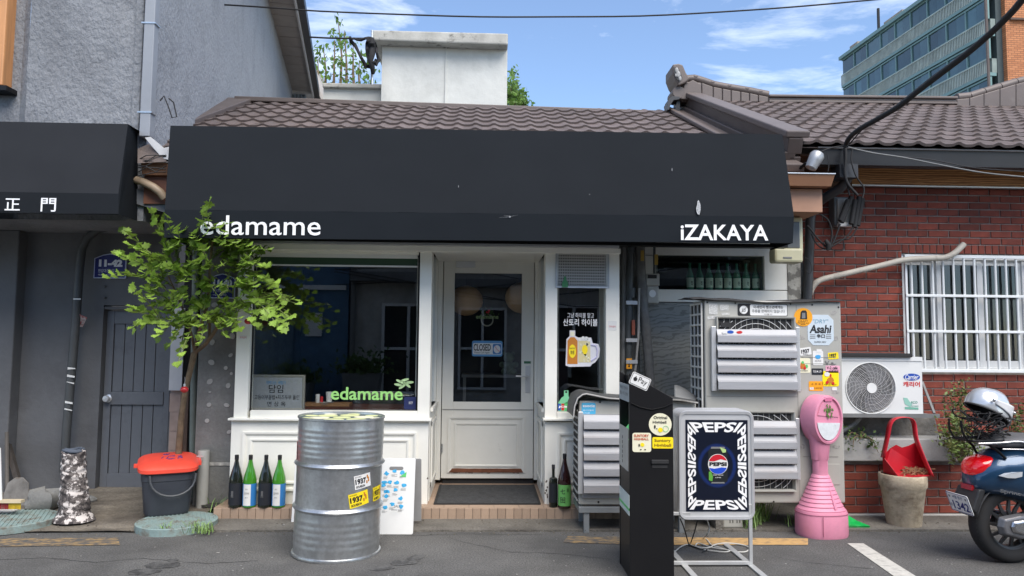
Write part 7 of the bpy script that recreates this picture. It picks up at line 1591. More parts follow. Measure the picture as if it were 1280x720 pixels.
trap('PEPSI', (.83, .87, 0), (.83, .51, 0), (.97, .50, 0), (.97, .96, 0)); trap('PEPSI', (.83, .13, 0), (.83, .50, 0), (.97, .49, 0), (.97, .04, 0))
def uvp(pts, m, name, e): b = MB(); b.prism([(X0 + u * PWd, Z0 + v * PHt) for u, v in pts], 'y', YP + .003 - e, YP + .004); return build(b, name, m, po)
uvp([(.36, .33), (.40, .31), (.62, .31), (.665, .33), (.665, .66), (.62, .70), (.41, .70), (.36, .66)], smat('can_black', 16, 22, 26), 'can_print', .0012)
uvp([(.40, .685), (.63, .685), (.62, .705), (.41, .705)], M_grey, 'can_rim', .002); uvp([(.40, .305), (.62, .305), (.61, .32), (.41, .32)], M_grey, 'can_rim', .002)
uvp([(.545, .70), (.645, .675), (.64, .645), (.59, .64)], M_lgreen, 'lime_print', .0022); uvp([(.365, .34), (.42, .33), (.43, .38), (.40, .44), (.365, .43)], smat('lime_dark', 90, 160, 60), 'lime_print', .0022)
ccx, ccz, rr_ = X0 + .512 * PWd, Z0 + .515 * PHt, .152 * PWd
b = MB(); disc(b, ccx, ccz, rr_ * 1.05, rr_ * 1.05, YP + .0003, 30); build(b, 'roundel', M_paper, po)
def arc(a0, a1, n=16): return [(ccx + rr_ * cos(rad(a0 + (a1 - a0) * k / n)), ccz + rr_ * sin(rad(a0 + (a1 - a0) * k / n))) for k in range(n + 1)]
b = MB(); b.prism(arc(22, 162) + [(ccx - rr_ * .4, ccz + rr_ * .30), (ccx + rr_ * .3, ccz + rr_ * .52)], 'y', YP - .0008, YP + .001); build(b, 'red_wave', smat('wave_red', 196, 20, 40), po)
b = MB(); b.prism(arc(202, 338) + [(ccx + rr_ * .4, ccz - rr_ * .32), (ccx - rr_ * .4, ccz - rr_ * .46)], 'y', YP - .0008, YP + .001); build(b, 'blue_wave', smat('wave_blue', 20, 70, 190), po)
b = MB(); text_rect(b, 'PEPSI', ccx - rr_ * .92, ccx + rr_ * .92, ccz - rr_ * .18, ccz + rr_ * .22, YP - .0014, bold=.05); build(b, 'can_lettering', M_black, po)
b = MB(); text_rect(b, 'ZERO SUGAR', ccx - rr_ * .55, ccx + rr_ * .55, Z0 + .392 * PHt, Z0 + .402 * PHt, YP - .0005); text_rect(b, 'LIME', ccx - rr_ * .3, ccx + rr_ * .3, Z0 + .365 * PHt, Z0 + .375 * PHt, YP - .0005); build(b, 'can_lettering', M_letter, po)
M_stand = mat('stand_steel', (.50, .51, .51), .45, metal=.4, var=.12)
xl_, xr_ = PY(849, 703, YP + .1).x, PZ(939.5, 703, .02).x; yb_ = PZ(890, 704, .02).y
b = MB(); b.box(xr_ - .022, xr_, yb_ - .011, yb_ + .011, .012, pz0 + .1); b.box(xl_ - .085, xl_ - .063, yb_ - .011, yb_ + .011, .012, pz0 + .1); b.box(xl_ - .063, xl_ + .05, yb_ - .010, yb_ + .010, pz0 + .03, pz0 + .05)
build(b, 'upright', M_stand, ps, bevel=.002)
b = MB(); b.box(xl_ - .063, xr_ - .022, yb_ - .011, yb_ + .011, .012, .034); build(b, 'crossbar', M_stand, ps, bevel=.002)
for x in (xl_ + .011, xr_ - .011):
    b = MB(); b.box(x - .02, x + .02, PZ(915, 682, .0).y, 4.33, .002, .012); build(b, 'foot_bar', M_stand, ps, bevel=.002)
cb = thing('power_cable', 'white power cable coiled on the road under the light box', 'cable', tuple(PZ(890, 685, 0)))
b = MB(); path = [PY(884, 650, 4.95), PY(886.5, 660, 4.95), PY(884, 668, 4.95)] + [PZ(x, y, .008) for x, y in ((880, 672), (884, 675), (889, 681), (898, 684), (915, 689), (930, 690), (936, 687), (934, 683), (922, 680), (905, 679), (893, 681), (888, 684), (880, 685), (870, 683), (872, 679), (880, 681), (888, 684), (900, 686), (912, 688), (905, 690), (880, 687), (862, 681), (852, 683), (843, 690))]
def smooth_path(P, n=4):
    o = []
    for i in range(len(P) - 1):
        a, b_, c, d = P[max(i - 1, 0)], P[i], P[i + 1], P[min(i + 2, len(P) - 1)]
        for k in range(n): t = k / n; o.append(.5 * ((2 * b_) + (c - a) * t + (2 * a - 5 * b_ + 4 * c - d) * t * t + (-a + 3 * b_ - 3 * c + d) * t ** 3))
    return o + [P[-1]]
b.tube(smooth_path(path), .0048, 6); build(b, 'cord', mat('cord_white', (.55, .54, .5), .5), cb, smooth=80)
b = MB(); b.tube(smooth_path([PY(850, 648, 4.95), PY(855, 660, 4.97), PZ(861, 681, .01)]), .004, 6); b.tube(smooth_path([PY(872, 650, 4.95), PY(868, 665, 4.97), PZ(864, 677, .01), PZ(862, 681, .01)]), .004, 6); b.tube(smooth_path([PZ(862, 681, .01), PZ(875, 686, .01), PZ(884, 687, .01), PZ(878, 690, .01)]), .004, 6); build(b, 'black_cord', M_rubber, cb, smooth=80)
vb = thing('plastic_crate', 'small cream slotted plastic box under the condenser behind the sign', 'box', tuple(PZ(918, 656, .017))); p = PZ(904, 660, .017); p2 = PZ(928, 659, .017)
b = MB(); b.box(p.x, p2.x, p.y, p.y + .2, .017, .11); build(b, 'case', M_acw, vb, bevel=.01); b = MB()
for k in range(4): x = p.x + .05 + k * .022 + (.01 if k > 1 else 0); b.box(x, x + .006, p.y - .002, p.y + .002, .055, .085)
build(b, 'slots', M_dark, vb)

# ---------------- pink pedestal ashtray / board
pc = PZ(1027, 668, 0); M_pink = mat('pink_plastic', srgb(214, 138, 163), .5, var=.10, vs=6, dirt=(.42, .20, .27), dscale=5, dlo=.5, dhi=.8, damt=.5)
pk = thing('pink_stand', 'pink plastic pedestal stand with round sign head and turtle sticker', 'stand', (pc.x, pc.y, 0), rz=rad(6))
def el(w, d, z, e=2.4, n=40): return sup(w, d, z, n, e)
zz = lambda py: PY(1027, py, pc.y).z
b = MB(); b.loft([el(.365, .30, 0), el(.375, .31, .02), el(.37, .305, .17), el(.355, .29, .19), el(.35, .285, .19)]); base = build(b, 'base', M_pink, pk, world=False, smooth=40)
b = MB(); b.tube([(x * 1.003, y * 1.003, .168) for x, y, z in el(.371, .306, 0)] + [el(.371, .306, .168)[0]], .0025, 4); b.tube([(-.075, -.1535, .02), (-.075, -.1525, .165)], .0022, 4); build(b, 'mould_seam', mat('pink_groove', srgb(150, 80, 105), .7), base, world=False)
rg = []; z0_, z1_ = .19, zz(592); n = 9
for k in range(n):
    t0, t1 = k / n, (k + 1) / n; w0 = .345 + (.115 - .345) * t0 ** .85; w1 = .345 + (.115 - .345) * t1 ** .85
    rg += [el(w0 - .003, w0 * .815, z0_ + (z1_ - z0_) * t0 + .001), el(w0 + .002, (w0 + .002) * .82, z0_ + (z1_ - z0_) * t0 + .005), el(w1 + .006, (w1 + .006) * .82, z0_ + (z1_ - z0_) * t1 - .006), el(w1 - .004, (w1 - .004) * .81, z0_ + (z1_ - z0_) * t1 - .001)]
b = MB(); b.loft(rg); build(b, 'ridged_cone', M_pink, pk, world=False, smooth=30)
b = MB(); b.add([(.022, -.050, z1_ - .03), (.052, -.034, z1_ - .03), (.128, -.088, .21), (.03, -.140, .21)], [(0, 1, 2, 3)]); o = build(b, 'smooth_panel', M_pink, pk, world=False); extrude_text(o, .012)
za, zb_, zc_ = zz(592), zz(575), zz(548)
b = MB(); b.loft([el(.11, .1, za - .01), el(.108, .098, za + .01), el(.105, .095, zb_), el(.12, .10, zb_ + .005), el(.15, .12, zc_ - .02), el(.215, .13, zc_ + .06)]); build(b, 'neck', M_pink, pk, world=False, smooth=35)
hcx, hcz = .022, zz(523); hr, hrz = .147, .178
hd_ = thing_h = None
def ell(rx, rz, y, n=48, sq=1): return [(hcx + rx * cos(2 * pi * k / n), y, hcz + rz * sin(2 * pi * k / n) * (1.0 if sin(2 * pi * k / n) > 0 else 1.06)) for k in range(n)]
b = MB(); b.loft([ell(hr - .02, hrz - .02, .075), ell(hr - .004, hrz - .004, .07), ell(hr, hrz, .055), ell(hr, hrz, -.055), ell(hr - .004, hrz - .004, -.072), ell(hr - .018, hrz - .018, -.075), ell(hr - .024, hrz - .024, -.062)]); Rh = Matrix.Rotation(rad(16), 4, 'Z'); b.v = [Rh @ v for v in b.v]; hdm = build(b, 'round_head', M_pink, pk, world=False, smooth=35)
def hp(m, name, pts, y=-.064): b = MB(); b.prism([(hcx + x, hcz + z) for x, z in pts], 'y', y - .004, y); b.v = [Rh @ v for v in b.v]; return build(b, name, m, pk, world=False)
hp(mat('worn_white_panel', srgb(210, 214, 216), .5, var=.1, vs=30, dirt=(.4, .4, .4), dscale=20), 'white_half_panel', [((hr - .03) * cos(rad(a)), (hrz - .03) * sin(rad(a)) * 1.05) for a in range(188, 353, 8)], -.068)
hp(M_pink, 'raised_panel', [((hr - .04) * cos(rad(a)), (hrz - .04) * sin(rad(a))) for a in range(5, 176, 9)], -.063)
hp(smat('notch_pink', 205, 110, 145), 'handle_notch', [(-.035, hrz - .045), (.035, hrz - .045), (.045, hrz - .015), (-.045, hrz - .015)], -.070)
b = MB()
for k in range(26): leaf_quad(b, (hcx + rnd.gauss(0, .020), -.072 - rnd.random() * .002, hcz + .062 + rnd.gauss(0, .022)), .017)
b.v = [Vector((v.x, -.0725 + (v.y + .0725) * .1, v.z)) for v in b.v]; b.v = [Rh @ v for v in b.v]; build(b, 'turtle_sticker', mat('turtle_green', srgb(84, 118, 48), .6, var=.6, vs=90), pk, world=False)
gb_ = thing('green_scoop', 'bright green plastic broom blade lying on the ground beside the pink stand', 'broom head', tuple(PZ(1068, 658, .02)))
b = MB(); b.add([tuple(PZ(1054, 659, .018)), tuple(PZ(1087, 659, .018)), tuple(PZ(1070, 652, .04)), tuple(PY(1055, 643, PZ(1055, 655, .02).y))], [(0, 1, 2, 3)]); o = build(b, 'blade', mat('bright_green_plastic', srgb(10, 165, 75), .4, var=.15, vs=20), gb_); extrude_text(o, .012)
b = MB()
for k in range(16): a = PZ(1056 + k * 2, 658.5, .02); b.tube([a + Vector((0, 0, .03 * (1 - k / 16))), a + Vector((.006, -.03, -.012))], .0016, 4)
build(b, 'bristles', MATS['bright_green_plastic'], gb_)

# ---------------- wall condenser on bracket
YQ = 6.0
qx0, qx1 = PY(1040, 482, YQ).x, PY(1153, 482, YQ).x; qz0, qz1 = PY(1105, 517, YQ).z, PY(1105, 446.5, YQ).z
wc = thing('wall_condenser', 'white outdoor fan unit on a steel bracket below the barred window', 'air conditioner', ((qx0 + qx1) / 2, YQ, qz0))
fcx, fcz = XZ(1088.5, 485, YQ); fR = 31.5 * YQ / F
b = MB(); N = 40; o_ = []
# front panel with a round hole
ring1 = [(fcx + fR * cos(2 * pi * k / N), fcz + fR * sin(2 * pi * k / N)) for k in range(N)]
def outer(k):
    a = 2 * pi * k / N; c, s_ = cos(a), sin(a); tx = ((qx1 if c > 0 else qx0) - fcx) / c if abs(c) > 1e-6 else 1e9; tz = ((qz1 if s_ > 0 else qz0) - fcz) / s_ if abs(s_) > 1e-6 else 1e9; t = min(tx, tz); return (fcx + t * c, fcz + t * s_)
vs = [(x, YQ, z) for x, z in ring1] + [(*outer(k)[:1], YQ, outer(k)[1]) for k in range(N)] + [(x, YQ + .03, z) for x, z in ring1]
fs = [(k, (k + 1) % N, N + (k + 1) % N, N + k) for k in range(N)] + [(k, (k + 1) % N, 2 * N + (k + 1) % N, 2 * N + k) for k in range(N)]
b.add(vs, fs)
for cx_, cz_ in ((qx1, qz1), (qx1, qz0), (qx0, qz1), (qx0, qz0)):
    ks = sorted(range(N), key=lambda k: (outer(k)[0] - cx_) ** 2 + (outer(k)[1] - cz_) ** 2)[:2]; b.add([(cx_, YQ, cz_)] + [(outer(k)[0], YQ, outer(k)[1]) for k in ks], [(0, 1, 2)])
b.quad((qx0, YQ, qz0), (qx0, YQ, qz1), (qx0, YQ + .27, qz1), (qx0, YQ + .27, qz0)); b.quad((qx1, YQ, qz0), (qx1, YQ, qz1), (qx1, YQ + .27, qz1), (qx1, YQ + .27, qz0)); b.quad((qx0, YQ, qz1), (qx1, YQ, qz1), (qx1, YQ + .27, qz1), (qx0, YQ + .27, qz1)); b.quad((qx0, YQ + .27, qz0), (qx1, YQ + .27, qz0), (qx1, YQ + .27, qz1), (qx0, YQ + .27, qz1))
b.box(qx0 - .004, qx1 + .004, YQ - .006, YQ + .275, qz1 - .03, qz1 + .004)
M_qw = mat('white_enamel', (.68, .69, .68), .4, var=.04, vs=3); cs = build(b, 'casing', M_qw, wc)
b = MB(); b.lathe([(fR, 0), (.001, 0)], seg=32, cap=False); T = Matrix.Translation((fcx, YQ + .05, fcz)) @ Matrix.Rotation(pi / 2, 4, 'X'); b.v = [T @ v for v in b.v]; build(b, 'fan_well', mat('fan_dark', (.03, .03, .032), .7), wc)
b = MB()
for k in range(3):
    a0 = k * 2.09; b.grid(lambda u, v: (fcx + (.03 + (fR - .04) * v) * cos(a0 + u * 1.4 + v * .5), YQ + .045 - .02 * u, fcz + (.03 + (fR - .04) * v) * sin(a0 + u * 1.4 + v * .5)), 6, 4)
build(b, 'fan_blade', mat('fan_blade_grey', (.12, .12, .13), .5), wc, smooth=60)
b = MB()
for k in range(15): rr = fR * (.2 + .8 * k / 14); b.tube([(fcx + rr * cos(2 * pi * q / 40), YQ - .010 + .010 * (rr / fR) ** 2, fcz + rr * sin(2 * pi * q / 40)) for q in range(41)], .0017 if k % 4 else .0026, 4, False)
for k in range(24): a = 2 * pi * k / 24; b.tube([(fcx + r__ * cos(a + .9 * (r__ / fR)), YQ - .012 + .010 * (r__ / fR) ** 2, fcz + r__ * sin(a + .9 * (r__ / fR))) for r__ in (fR * .2, fR * .5, fR * .8, fR)], .0015, 4, False)
fg = build(b, 'fan_guard', mat('guard_white', (.50, .50, .50), .4), wc); b = MB(); disc(b, fcx, fcz, .042, .042, YQ - .018, 24, d=.01); build(b, 'hub_cap', M_white_pl, wc)
b = MB(); ringp = [(fcx + (fR + .004) * cos(2 * pi * q / 48), YQ - .002, fcz + (fR + .004) * sin(2 * pi * q / 48)) for q in range(49)]; b.tube(ringp, .006, 6, False); build(b, 'guard_rim', M_qw, wc)
b = MB(); bcx, bcz = XZ(1139.5, 471.3, YQ); disc(b, bcx, bcz, .070, .029, YQ - .002, 28); bo = build(b, 'brand_oval', smat('brand_blue', 14, 70, 165), wc); lettering(bo, YQ - .004, [('Carrier', (1131.5, 468, 1148, 474.5), {'shear': .2, 'bold': .01})], M_letter)
lettering(wc, YQ - .002, [('캐리어', (1129, 477, 1150, 483.5), {'bold': .03})], M_red); lettering(wc, YQ - .002, [('ECO', (1139, 501.5, 1147, 504.5), {'bold': .02}), ('Green', (1139, 506, 1148, 508.5))], smat('teal_print', 70, 150, 130))
P2([(1129, 497), (1134, 497.5), (1140, 506), (1138, 509), (1131, 505)], YQ - .001, smat('leaf_print', 140, 190, 175), 'leaf_print', wc); P2([(1131, 508.5), (1148, 509.5), (1148, 512), (1131, 511.5)], YQ - .001, smat('leaf_print2', 110, 170, 150), 'strip_print', wc)
b = MB(); b.box(qx0 - .02, PY(1138, 443, YQ).x, YQ - .03, YQ + .2, PY(1100, 446.3, YQ).z, PY(1100, 441.5, YQ).z); build(b, 'dark_roof_sheet', M_rubber, wc, bevel=.004)
b = MB(); zb0, zb1 = PY(1110, 522, YQ - .02).z, PY(1110, 517.2, YQ - .02).z; b.box(qx0, PY(1173, 520, YQ).x, YQ - .02, YQ + .0, zb0, zb1); b.box(qx0, PY(1173, 520, YQ).x, YQ + .25, YQ + .27, zb0, zb1); b.box(qx1 + .02, qx1 + .05, YQ, YQ + .6, zb0, zb1 - .001); b.tube([PY(1153, 478, YQ + .3), PY(1168, 517, YQ + .02)], .012, 4); build(b, 'bracket', M_pipe, wc)
b = MB(); b.tube([PY(1075, 522, 6.15), PY(1068, 530, 6.1), PY(1050, 540, 6.1), PY(1035, 545, 6.1)], .02, 8); build(b, 'drain_hose', M_pipe, wc, smooth=60)

# ---------------- flower pot with dustpan
pp = PZ(1130, 655, .015); po_ = thing('flower_pot', 'large weathered clay pot in front of the low brick wall', 'pot', (pp.x, pp.y, .015)); kx = pp.y / F; PHh = PY(1130, 592, pp.y).z - .015
b = MB(); R0 = 19.5 * kx; R1 = 27.5 * kx
b.lathe([(R0, 0), (R0 * 1.02, .01), (R1 * .93, PHh - .105), (R1 * 1.0, PHh - .09), (R1 * 1.02, PHh - .01), (R1 * .99, PHh), (R1 * .9, PHh), (R1 * .86, PHh - .08), (.001, PHh - .09)], seg=40, cap=False)
b.v = [v * (1 + .012 * noise.noise(v * 9)) for v in b.v]; build(b, 'clay_body', mat('weathered_clay', srgb(196, 182, 158), .9, var=.2, vs=8, bump=.5, bs=40, dirt=(.22, .165, .11), dscale=9, dlo=.46, dhi=.68, damt=.8), po_, world=False, smooth=40)
dp = thing('dustpan', 'red plastic dustpan holding dry leaves, set on the clay pot', 'dustpan', (pp.x, pp.y, .015 + PHh))
M_rdp = mat('red_plastic', srgb(186, 26, 42), .4, var=.08, vs=8)
kz_ = lambda x, y, Y: Vector(PY(x, y, Y)) - Vector((pp.x, pp.y, .015 + PHh))
YA_, YB__ = pp.y - .13, pp.y + .12
# scoop: floor, back and sides as a lofted shell from rear to mouth
def sect(t):  # t 0 rear .. 1 mouth ; returns profile left-top, left-bottom, right-bottom, right-top
    return None
FLb, FRb = kz_(1122, 592, YB__), kz_(1160, 590, YB__); FLf, FRf = kz_(1124, 597.5, YA_), kz_(1166, 595, YA_)
BL_, BR__ = kz_(1104, 590, YB__ - .06), kz_(1140, 588, YB__)
TLb, TRb = kz_(1111, 562, YB__), kz_(1142, 558, YB__); SL = kz_(1102, 572, YA_ + .10)
b = MB(); vv = [BL_, FLf, FRf, FRb, kz_(1103, 570, pp.y), kz_(1113, 560, YB__), kz_(1120, 556, YB__), kz_(1127, 559.5, YB__), kz_(1136, 557, YB__), kz_(1144, 553, YB__), kz_(1148, 548, pp.y + .04)]
vv = [tuple(v) for v in vv]
b.add(vv, [(0, 1, 2, 3), (0, 4, 1), (0, 3, 9, 8, 7, 6, 5), (0, 5, 4), (3, 2, 10, 9)]); o = build(b, 'scoop', M_rdp, dp, world=False); extrude_text(o, .005)
b = MB(); hpth = [(1103, 572), (1109, 545), (1112, 530), (1118, 523), (1128, 521), (1138, 522.5), (1143, 530), (1146, 550), (1156, 575), (1165, 595)]
L_ = [kz_(x, y, pp.y + (.0 if i < 7 else -.0 - .045 * (i - 6))) for i, (x, y) in enumerate(hpth)]; L_[0] = kz_(1103, 572, pp.y)
pts2 = smooth_path(L_, 3); vs = []
for i, p in enumerate(pts2): vs += [tuple(p + Vector((0, -.03, 0))), tuple(p + Vector((0, .03, 0)))]
b.add(vs, [(2 * i, 2 * i + 1, 2 * i + 3, 2 * i + 2) for i in range(len(pts2) - 1)]); o = build(b, 'handle', M_rdp, dp, world=False, smooth=60); extrude_text(o, .006)
b = MB()
for k in range(90):
    c = FLf.lerp(FRf, rnd.uniform(.1, .85)).lerp(BL_.lerp(FRb, rnd.uniform(.3, .9)), rnd.uniform(.1, .7)) + Vector((0, 0, rnd.uniform(.005, .05)))
    if k < 55: leaf_quad(b, c, rnd.uniform(.012, .026))
    else: d = Vector((rnd.gauss(0, .05), rnd.gauss(0, .02), rnd.gauss(0, .012))); b.tube([c - d, c + d], .0022, 4)
build(b, 'dry_leaves', mat('dry_leaf', srgb(150, 112, 84), .9, var=.5, vs=30), dp, world=False, kind='stuff')

# ---------------- shrubs and pots at right
def shrub(name, lab, px, py, Y, spr, leafn, m=M_leaf2, z=None, sz=.035, hang=False):
    c = PY(px, py, Y); t = thing(name, lab, 'shrub', (c.x, Y, c.z if z is None else z)); st_ = MB(); lf = MB(); cc = []
    for (ex, ey, eY) in spr:
        e_ = PY(ex, ey, eY); mid = c.lerp(e_, .5) + Vector((rnd.uniform(-.05, .05), 0, .05)); P_ = smooth_path([c, mid, e_], 4); st_.tube(P_, [.006 * (1 - .7 * i / len(P_)) for i in range(len(P_))], 5, False)
        for k in range(leafn):
            u = .35 + .65 * rnd.random() ** .6; p = P_[min(int(u * (len(P_) - 1)), len(P_) - 1)] + Vector((rnd.gauss(0, .028), rnd.gauss(0, .035), rnd.gauss(0, .028)))
            o = Vector((rnd.gauss(0, 1), rnd.gauss(0, 1), rnd.gauss(.3, .6))).normalized(); w = o.cross(Vector((rnd.gauss(0, .4), rnd.gauss(0, .4), 1))).normalized(); s = sz * rnd.uniform(.6, 1.3)
            lf.add([tuple(p), tuple(p + o * s * .5 + w * s * .28), tuple(p + o * s), tuple(p + o * s * .5 - w * s * .28)], [(0, 1, 2), (0, 2, 3)])
    build(st_, 'stems', M_barkm, t); build(lf, 'foliage', m, t, kind='stuff'); return t
M_leaf3 = mat('mottled_leaf', (.10, .15, .035), .5, var=.5, vs=12, dirt=(.16, .11, .03), dscale=9, dlo=.52, dhi=.66)
shrub('shrub', 'leggy green shrub growing before the brick wall, left of the scooter', 1206, 585, 5.95, [(1186, 482, 6.1), (1196, 474, 6.1), (1205, 478, 6.1), (1183, 497, 6.1), (1215, 490, 6.15), (1180, 540, 5.8), (1190, 530, 5.9), (1200, 520, 5.9), (1210, 530, 5.9), (1178, 552, 5.8), (1190, 560, 5.7), (1215, 545, 5.8), (1222, 560, 5.8), (1183, 515, 6.0), (1198, 500, 6.1), (1228, 540, 6.0), (1207, 560, 5.7), (1195, 575, 5.7), (1176, 530, 5.9)], 75, M_leaf3, .4)
shrub('shrub', 'sparse bush with yellowing leaves behind the scooter seat', 1275, 590, 6.1, [(1262, 520, 6.1), (1270, 512, 6.1), (1278, 520, 6.1), (1288, 515, 6.1), (1262, 540, 6.1), (1258, 505, 6.1), (1282, 500, 6.1)], 60, M_leaf3, .4)
shrub('trailing_plant', 'small green plant trailing over the concrete ledge', 1078, 548, 6.05, [(1066, 560, 5.98), (1072, 552, 6.0), (1092, 560, 5.98), (1098, 566, 5.98), (1084, 546, 6.05), (1060, 548, 6.0)], 22, M_leaf2, None)
tuft([(1165, 520), (1150, 519), (1160, 521)], n=1, h=.03, z=.8, lab='sprig of green by the bracket end')
q = PZ(1203, 641, .015); fp = thing('square_planter', 'tapered grey plastic planter holding the leggy shrub', 'planter', (q.x, q.y + .1, .015)); hh_ = PY(1203, 590, q.y).z
b = MB(); b.loft([sup(.18, .18, 0, 24, 8), sup(.25, .25, hh_ - .03, 24, 8), sup(.27, .27, hh_ - .03, 24, 8), sup(.27, .27, hh_, 24, 8)]); build(b, 'tub', mat('planter_grey', srgb(138, 142, 140), .6, var=.1), fp, world=False, smooth=30)

# ---------------- conduit, cables, meters
b = MB(); b.tube(smooth_path([PY(x, y, 6.58) for x, y in ((1010, 380), (1012, 368), (1017, 357), (1026, 350), (1045, 345), (1075, 338), (1105, 331), (1130, 325), (1160, 323), (1180, 322), (1192, 317), (1200, 310), (1205, 305))], 4), .027, 10); build(b, 'conduit', mat('conduit_cream', srgb(178, 172, 160), .6, var=.12, vs=5, dirt=(.2, .18, .15), dscale=8), label='bent cream conduit running up the brick wall to the window top', cat='conduit', smooth=60)
el_ = thing('electric_meter', 'beige electric meter box behind the right end of the awning', 'meter', tuple(PY(988, 328, 6.2)))
b = MB(); x0, x1, z0, z1 = fdim(978, 271, 1004.5, 318, 6.2); b.box(x0, x1, 6.2, 6.35, z0, z1); build(b, 'case', mat('meter_beige', srgb(196, 192, 160), .5, var=.08), el_, bevel=.02); b = MB(); fb(b, 983, 277, 1000, 310, 6.19, .02); build(b, 'window', mat('meter_window', (.13, .14, .145), .15, spec=.8), el_, bevel=.006)
b = MB(); x0, x1, z0, z1 = fdim(968.5, 310, 1004.5, 328, 6.16); b.box(x0, x1, 6.16, 6.3, z0, z1); build(b, 'terminal_cover', MATS['meter_beige'], el_, bevel=.02); b = MB(); fb(b, 979, 321, 990, 323, 6.155, .01); build(b, 'seal_slot', M_grey, el_)
fl = thing('floodlight', 'small silver floodlight under the tiled eave', 'lamp', tuple(PY(1018, 200, 5.9)))
b = MB(); p = PY(1018, 201, 5.9); b.T = Matrix.Translation(p) @ Matrix.Rotation(rad(28), 4, 'Y'); b.lathe([(.01, -.085), (.045, -.07), (.055, 0), (.06, .05), (.045, .075), (.01, .08)], seg=18); b.T = None; build(b, 'housing', mat('lamp_grey', (.36, .37, .38), .4, metal=.5, var=.15, vs=20), fl, smooth=50); b = MB(); b.tube([PY(1008, 204, 5.95), PY(1000, 210, 6.0), PY(996, 214, 6.05)], .014, 6); build(b, 'arm', M_blackm, fl)
jb = thing('junction_box', 'grey junction box with black cable splices hanging on the brick wall', 'junction box', tuple(PY(1060, 285, 6.6)))
x0, x1, z0, z1 = fdim(1043, 246, 1066, 282, 6.58); b = MB(); b.box(x0, x1, 6.58, 6.7, z0, z1); build(b, 'case', M_pipe, jb, bevel=.01); b = MB(); fb(b, 1047, 248, 1064, 279, 6.565, .02); build(b, 'cover', M_conc_l, jb, bevel=.004)
for (xa_, ya_, xb_, yb_) in ((1064, 246, 1052, 278), (1060, 250, 1050, 276), (1074, 246, 1068, 284), (1078, 248, 1072, 282), (1069, 250, 1064, 280)): b = MB(); b.cyl(PY(xa_, ya_, 6.5), PY(xb_, yb_, 6.48), .022, seg=10); build(b, 'cable_splice', M_rubber, jb, smooth=50)
b = MB(); fb(b, 1049, 278, 1075, 283, 6.53, .05); build(b, 'splice_clip', M_white_pl, jb, bevel=.006)
def cable(pts, Y, r, label, m=M_rubber, name='cable', seg=6, n=4): b = MB(); b.tube(smooth_path([PY(x, y, Y if not isinstance(Y, (list, tuple)) else Y[0] + (Y[1] - Y[0]) * i / (len(pts) - 1)) for i, (x, y) in enumerate(pts)], n), r, seg); return build(b, name, m, label=label, cat='cable', smooth=70)
cable([(1057, 182), (1062, 172), (1075, 161), (1100, 147), (1125, 132), (1150, 112), (1180, 89), (1210, 66), (1240, 40), (1265, 15), (1285, -8), (1330, -50), (1400, -120)], [6.05, 3.3], .020, 'thick black cable sweeping up from the eave to the top right corner', seg=10)
cable([(1062, 180), (1085, 155), (1120, 132), (1160, 100), (1200, 70), (1240, 36), (1270, 5), (1330, -52)], [6.0, 3.8], .006, 'thin black wire following the thick cable up to the right')
cable([(-700, -40), (-300, -20), (-10, -6), (130, -1), (262, 5), (345, 10), (400, 14), (500, 18), (600, 21), (700, 21), (800, 20), (900, 15), (1000, 8), (1100, -1), (1180, -8), (1400, -30), (1800, -80)], 9, .010, 'long thin wire crossing the whole sky', n=3)
cable([(380, 46), (410, 47.5), (437, 48), (465, 48)], 14.6, .018, 'short dark line between the gabled eave and the cloth pole', n=2)
for pts, Y, r, lab in (([(1057, 184), (1057, 200), (1056, 215), (1060, 230), (1072, 244)], 6.1, .012, 'dark cable dropping from the eave to the rightmost splice'), ([(1055, 184), (1056, 205), (1058, 225), (1062, 244)], 6.12, .008, 'thin cable dropping from the eave to the middle splice'), ([(1066, 186), (1064, 200), (1070, 220), (1080, 235), (1078, 248)], 6.1, .006, 'looped thin cable right of the splices'),
                        ([(1050, 280), (1043, 300), (1036, 312), (1032, 308), (1022, 298), (1012, 285), (1009, 282)], 6.4, .008, 'cable loop below the junction box toward the awning'), ([(1066, 284), (1058, 296), (1040, 308), (1030, 311), (1020, 304), (1014, 292)], 6.42, .007, 'lower slack cable loop under the splices'), ([(1025, 268), (1035, 275), (1040, 290), (1038, 305)], 6.4, .008, 'grey cable hanging left of the junction box'),
                        ([(1072, 284), (1062, 298), (1048, 300), (1034, 310)], 6.45, .007, 'cable running from right splice to the tied knot'), ([(1054, 300), (1054, 312), (1044, 313), (1034, 309)], 6.45, .005, 'short square cable loop right of the tied knot'), ([(1006, 322), (1012, 326), (1015, 336), (1012, 342), (1007, 338)], 6.4, .004, 'tiny wire curl under the electric meter'),
                        ([(1060, 184), (1090, 191), (1130, 197), (1180, 207), (1230, 216), (1290, 222)], 5.95, .006, 'pale wire sagging in front of the wooden fascia'), ([(1060, 183), (1110, 194), (1160, 199), (1220, 210), (1290, 215)], 5.97, .004, 'thinner upper wire in front of the wooden fascia'), ([(1022, 192), (1035, 186), (1050, 183), (1060, 183)], 5.95, .006, 'wire from the floodlight to the eave corner'), ([(1034, 192), (1036, 205), (1035, 214)], 5.95, .004, 'short drooping wire right of the floodlight')):
    cable(pts, Y, r, lab, m=M_rubber if 'pale' not in lab else M_pipe)
b = MB(); b.tube([PY(1032, 300, 6.38), PY(1036, 306, 6.37), PY(1034, 313, 6.38)], [.015, .026, .012], 8); build(b, 'cable_knot', M_rubber, jb, smooth=60)

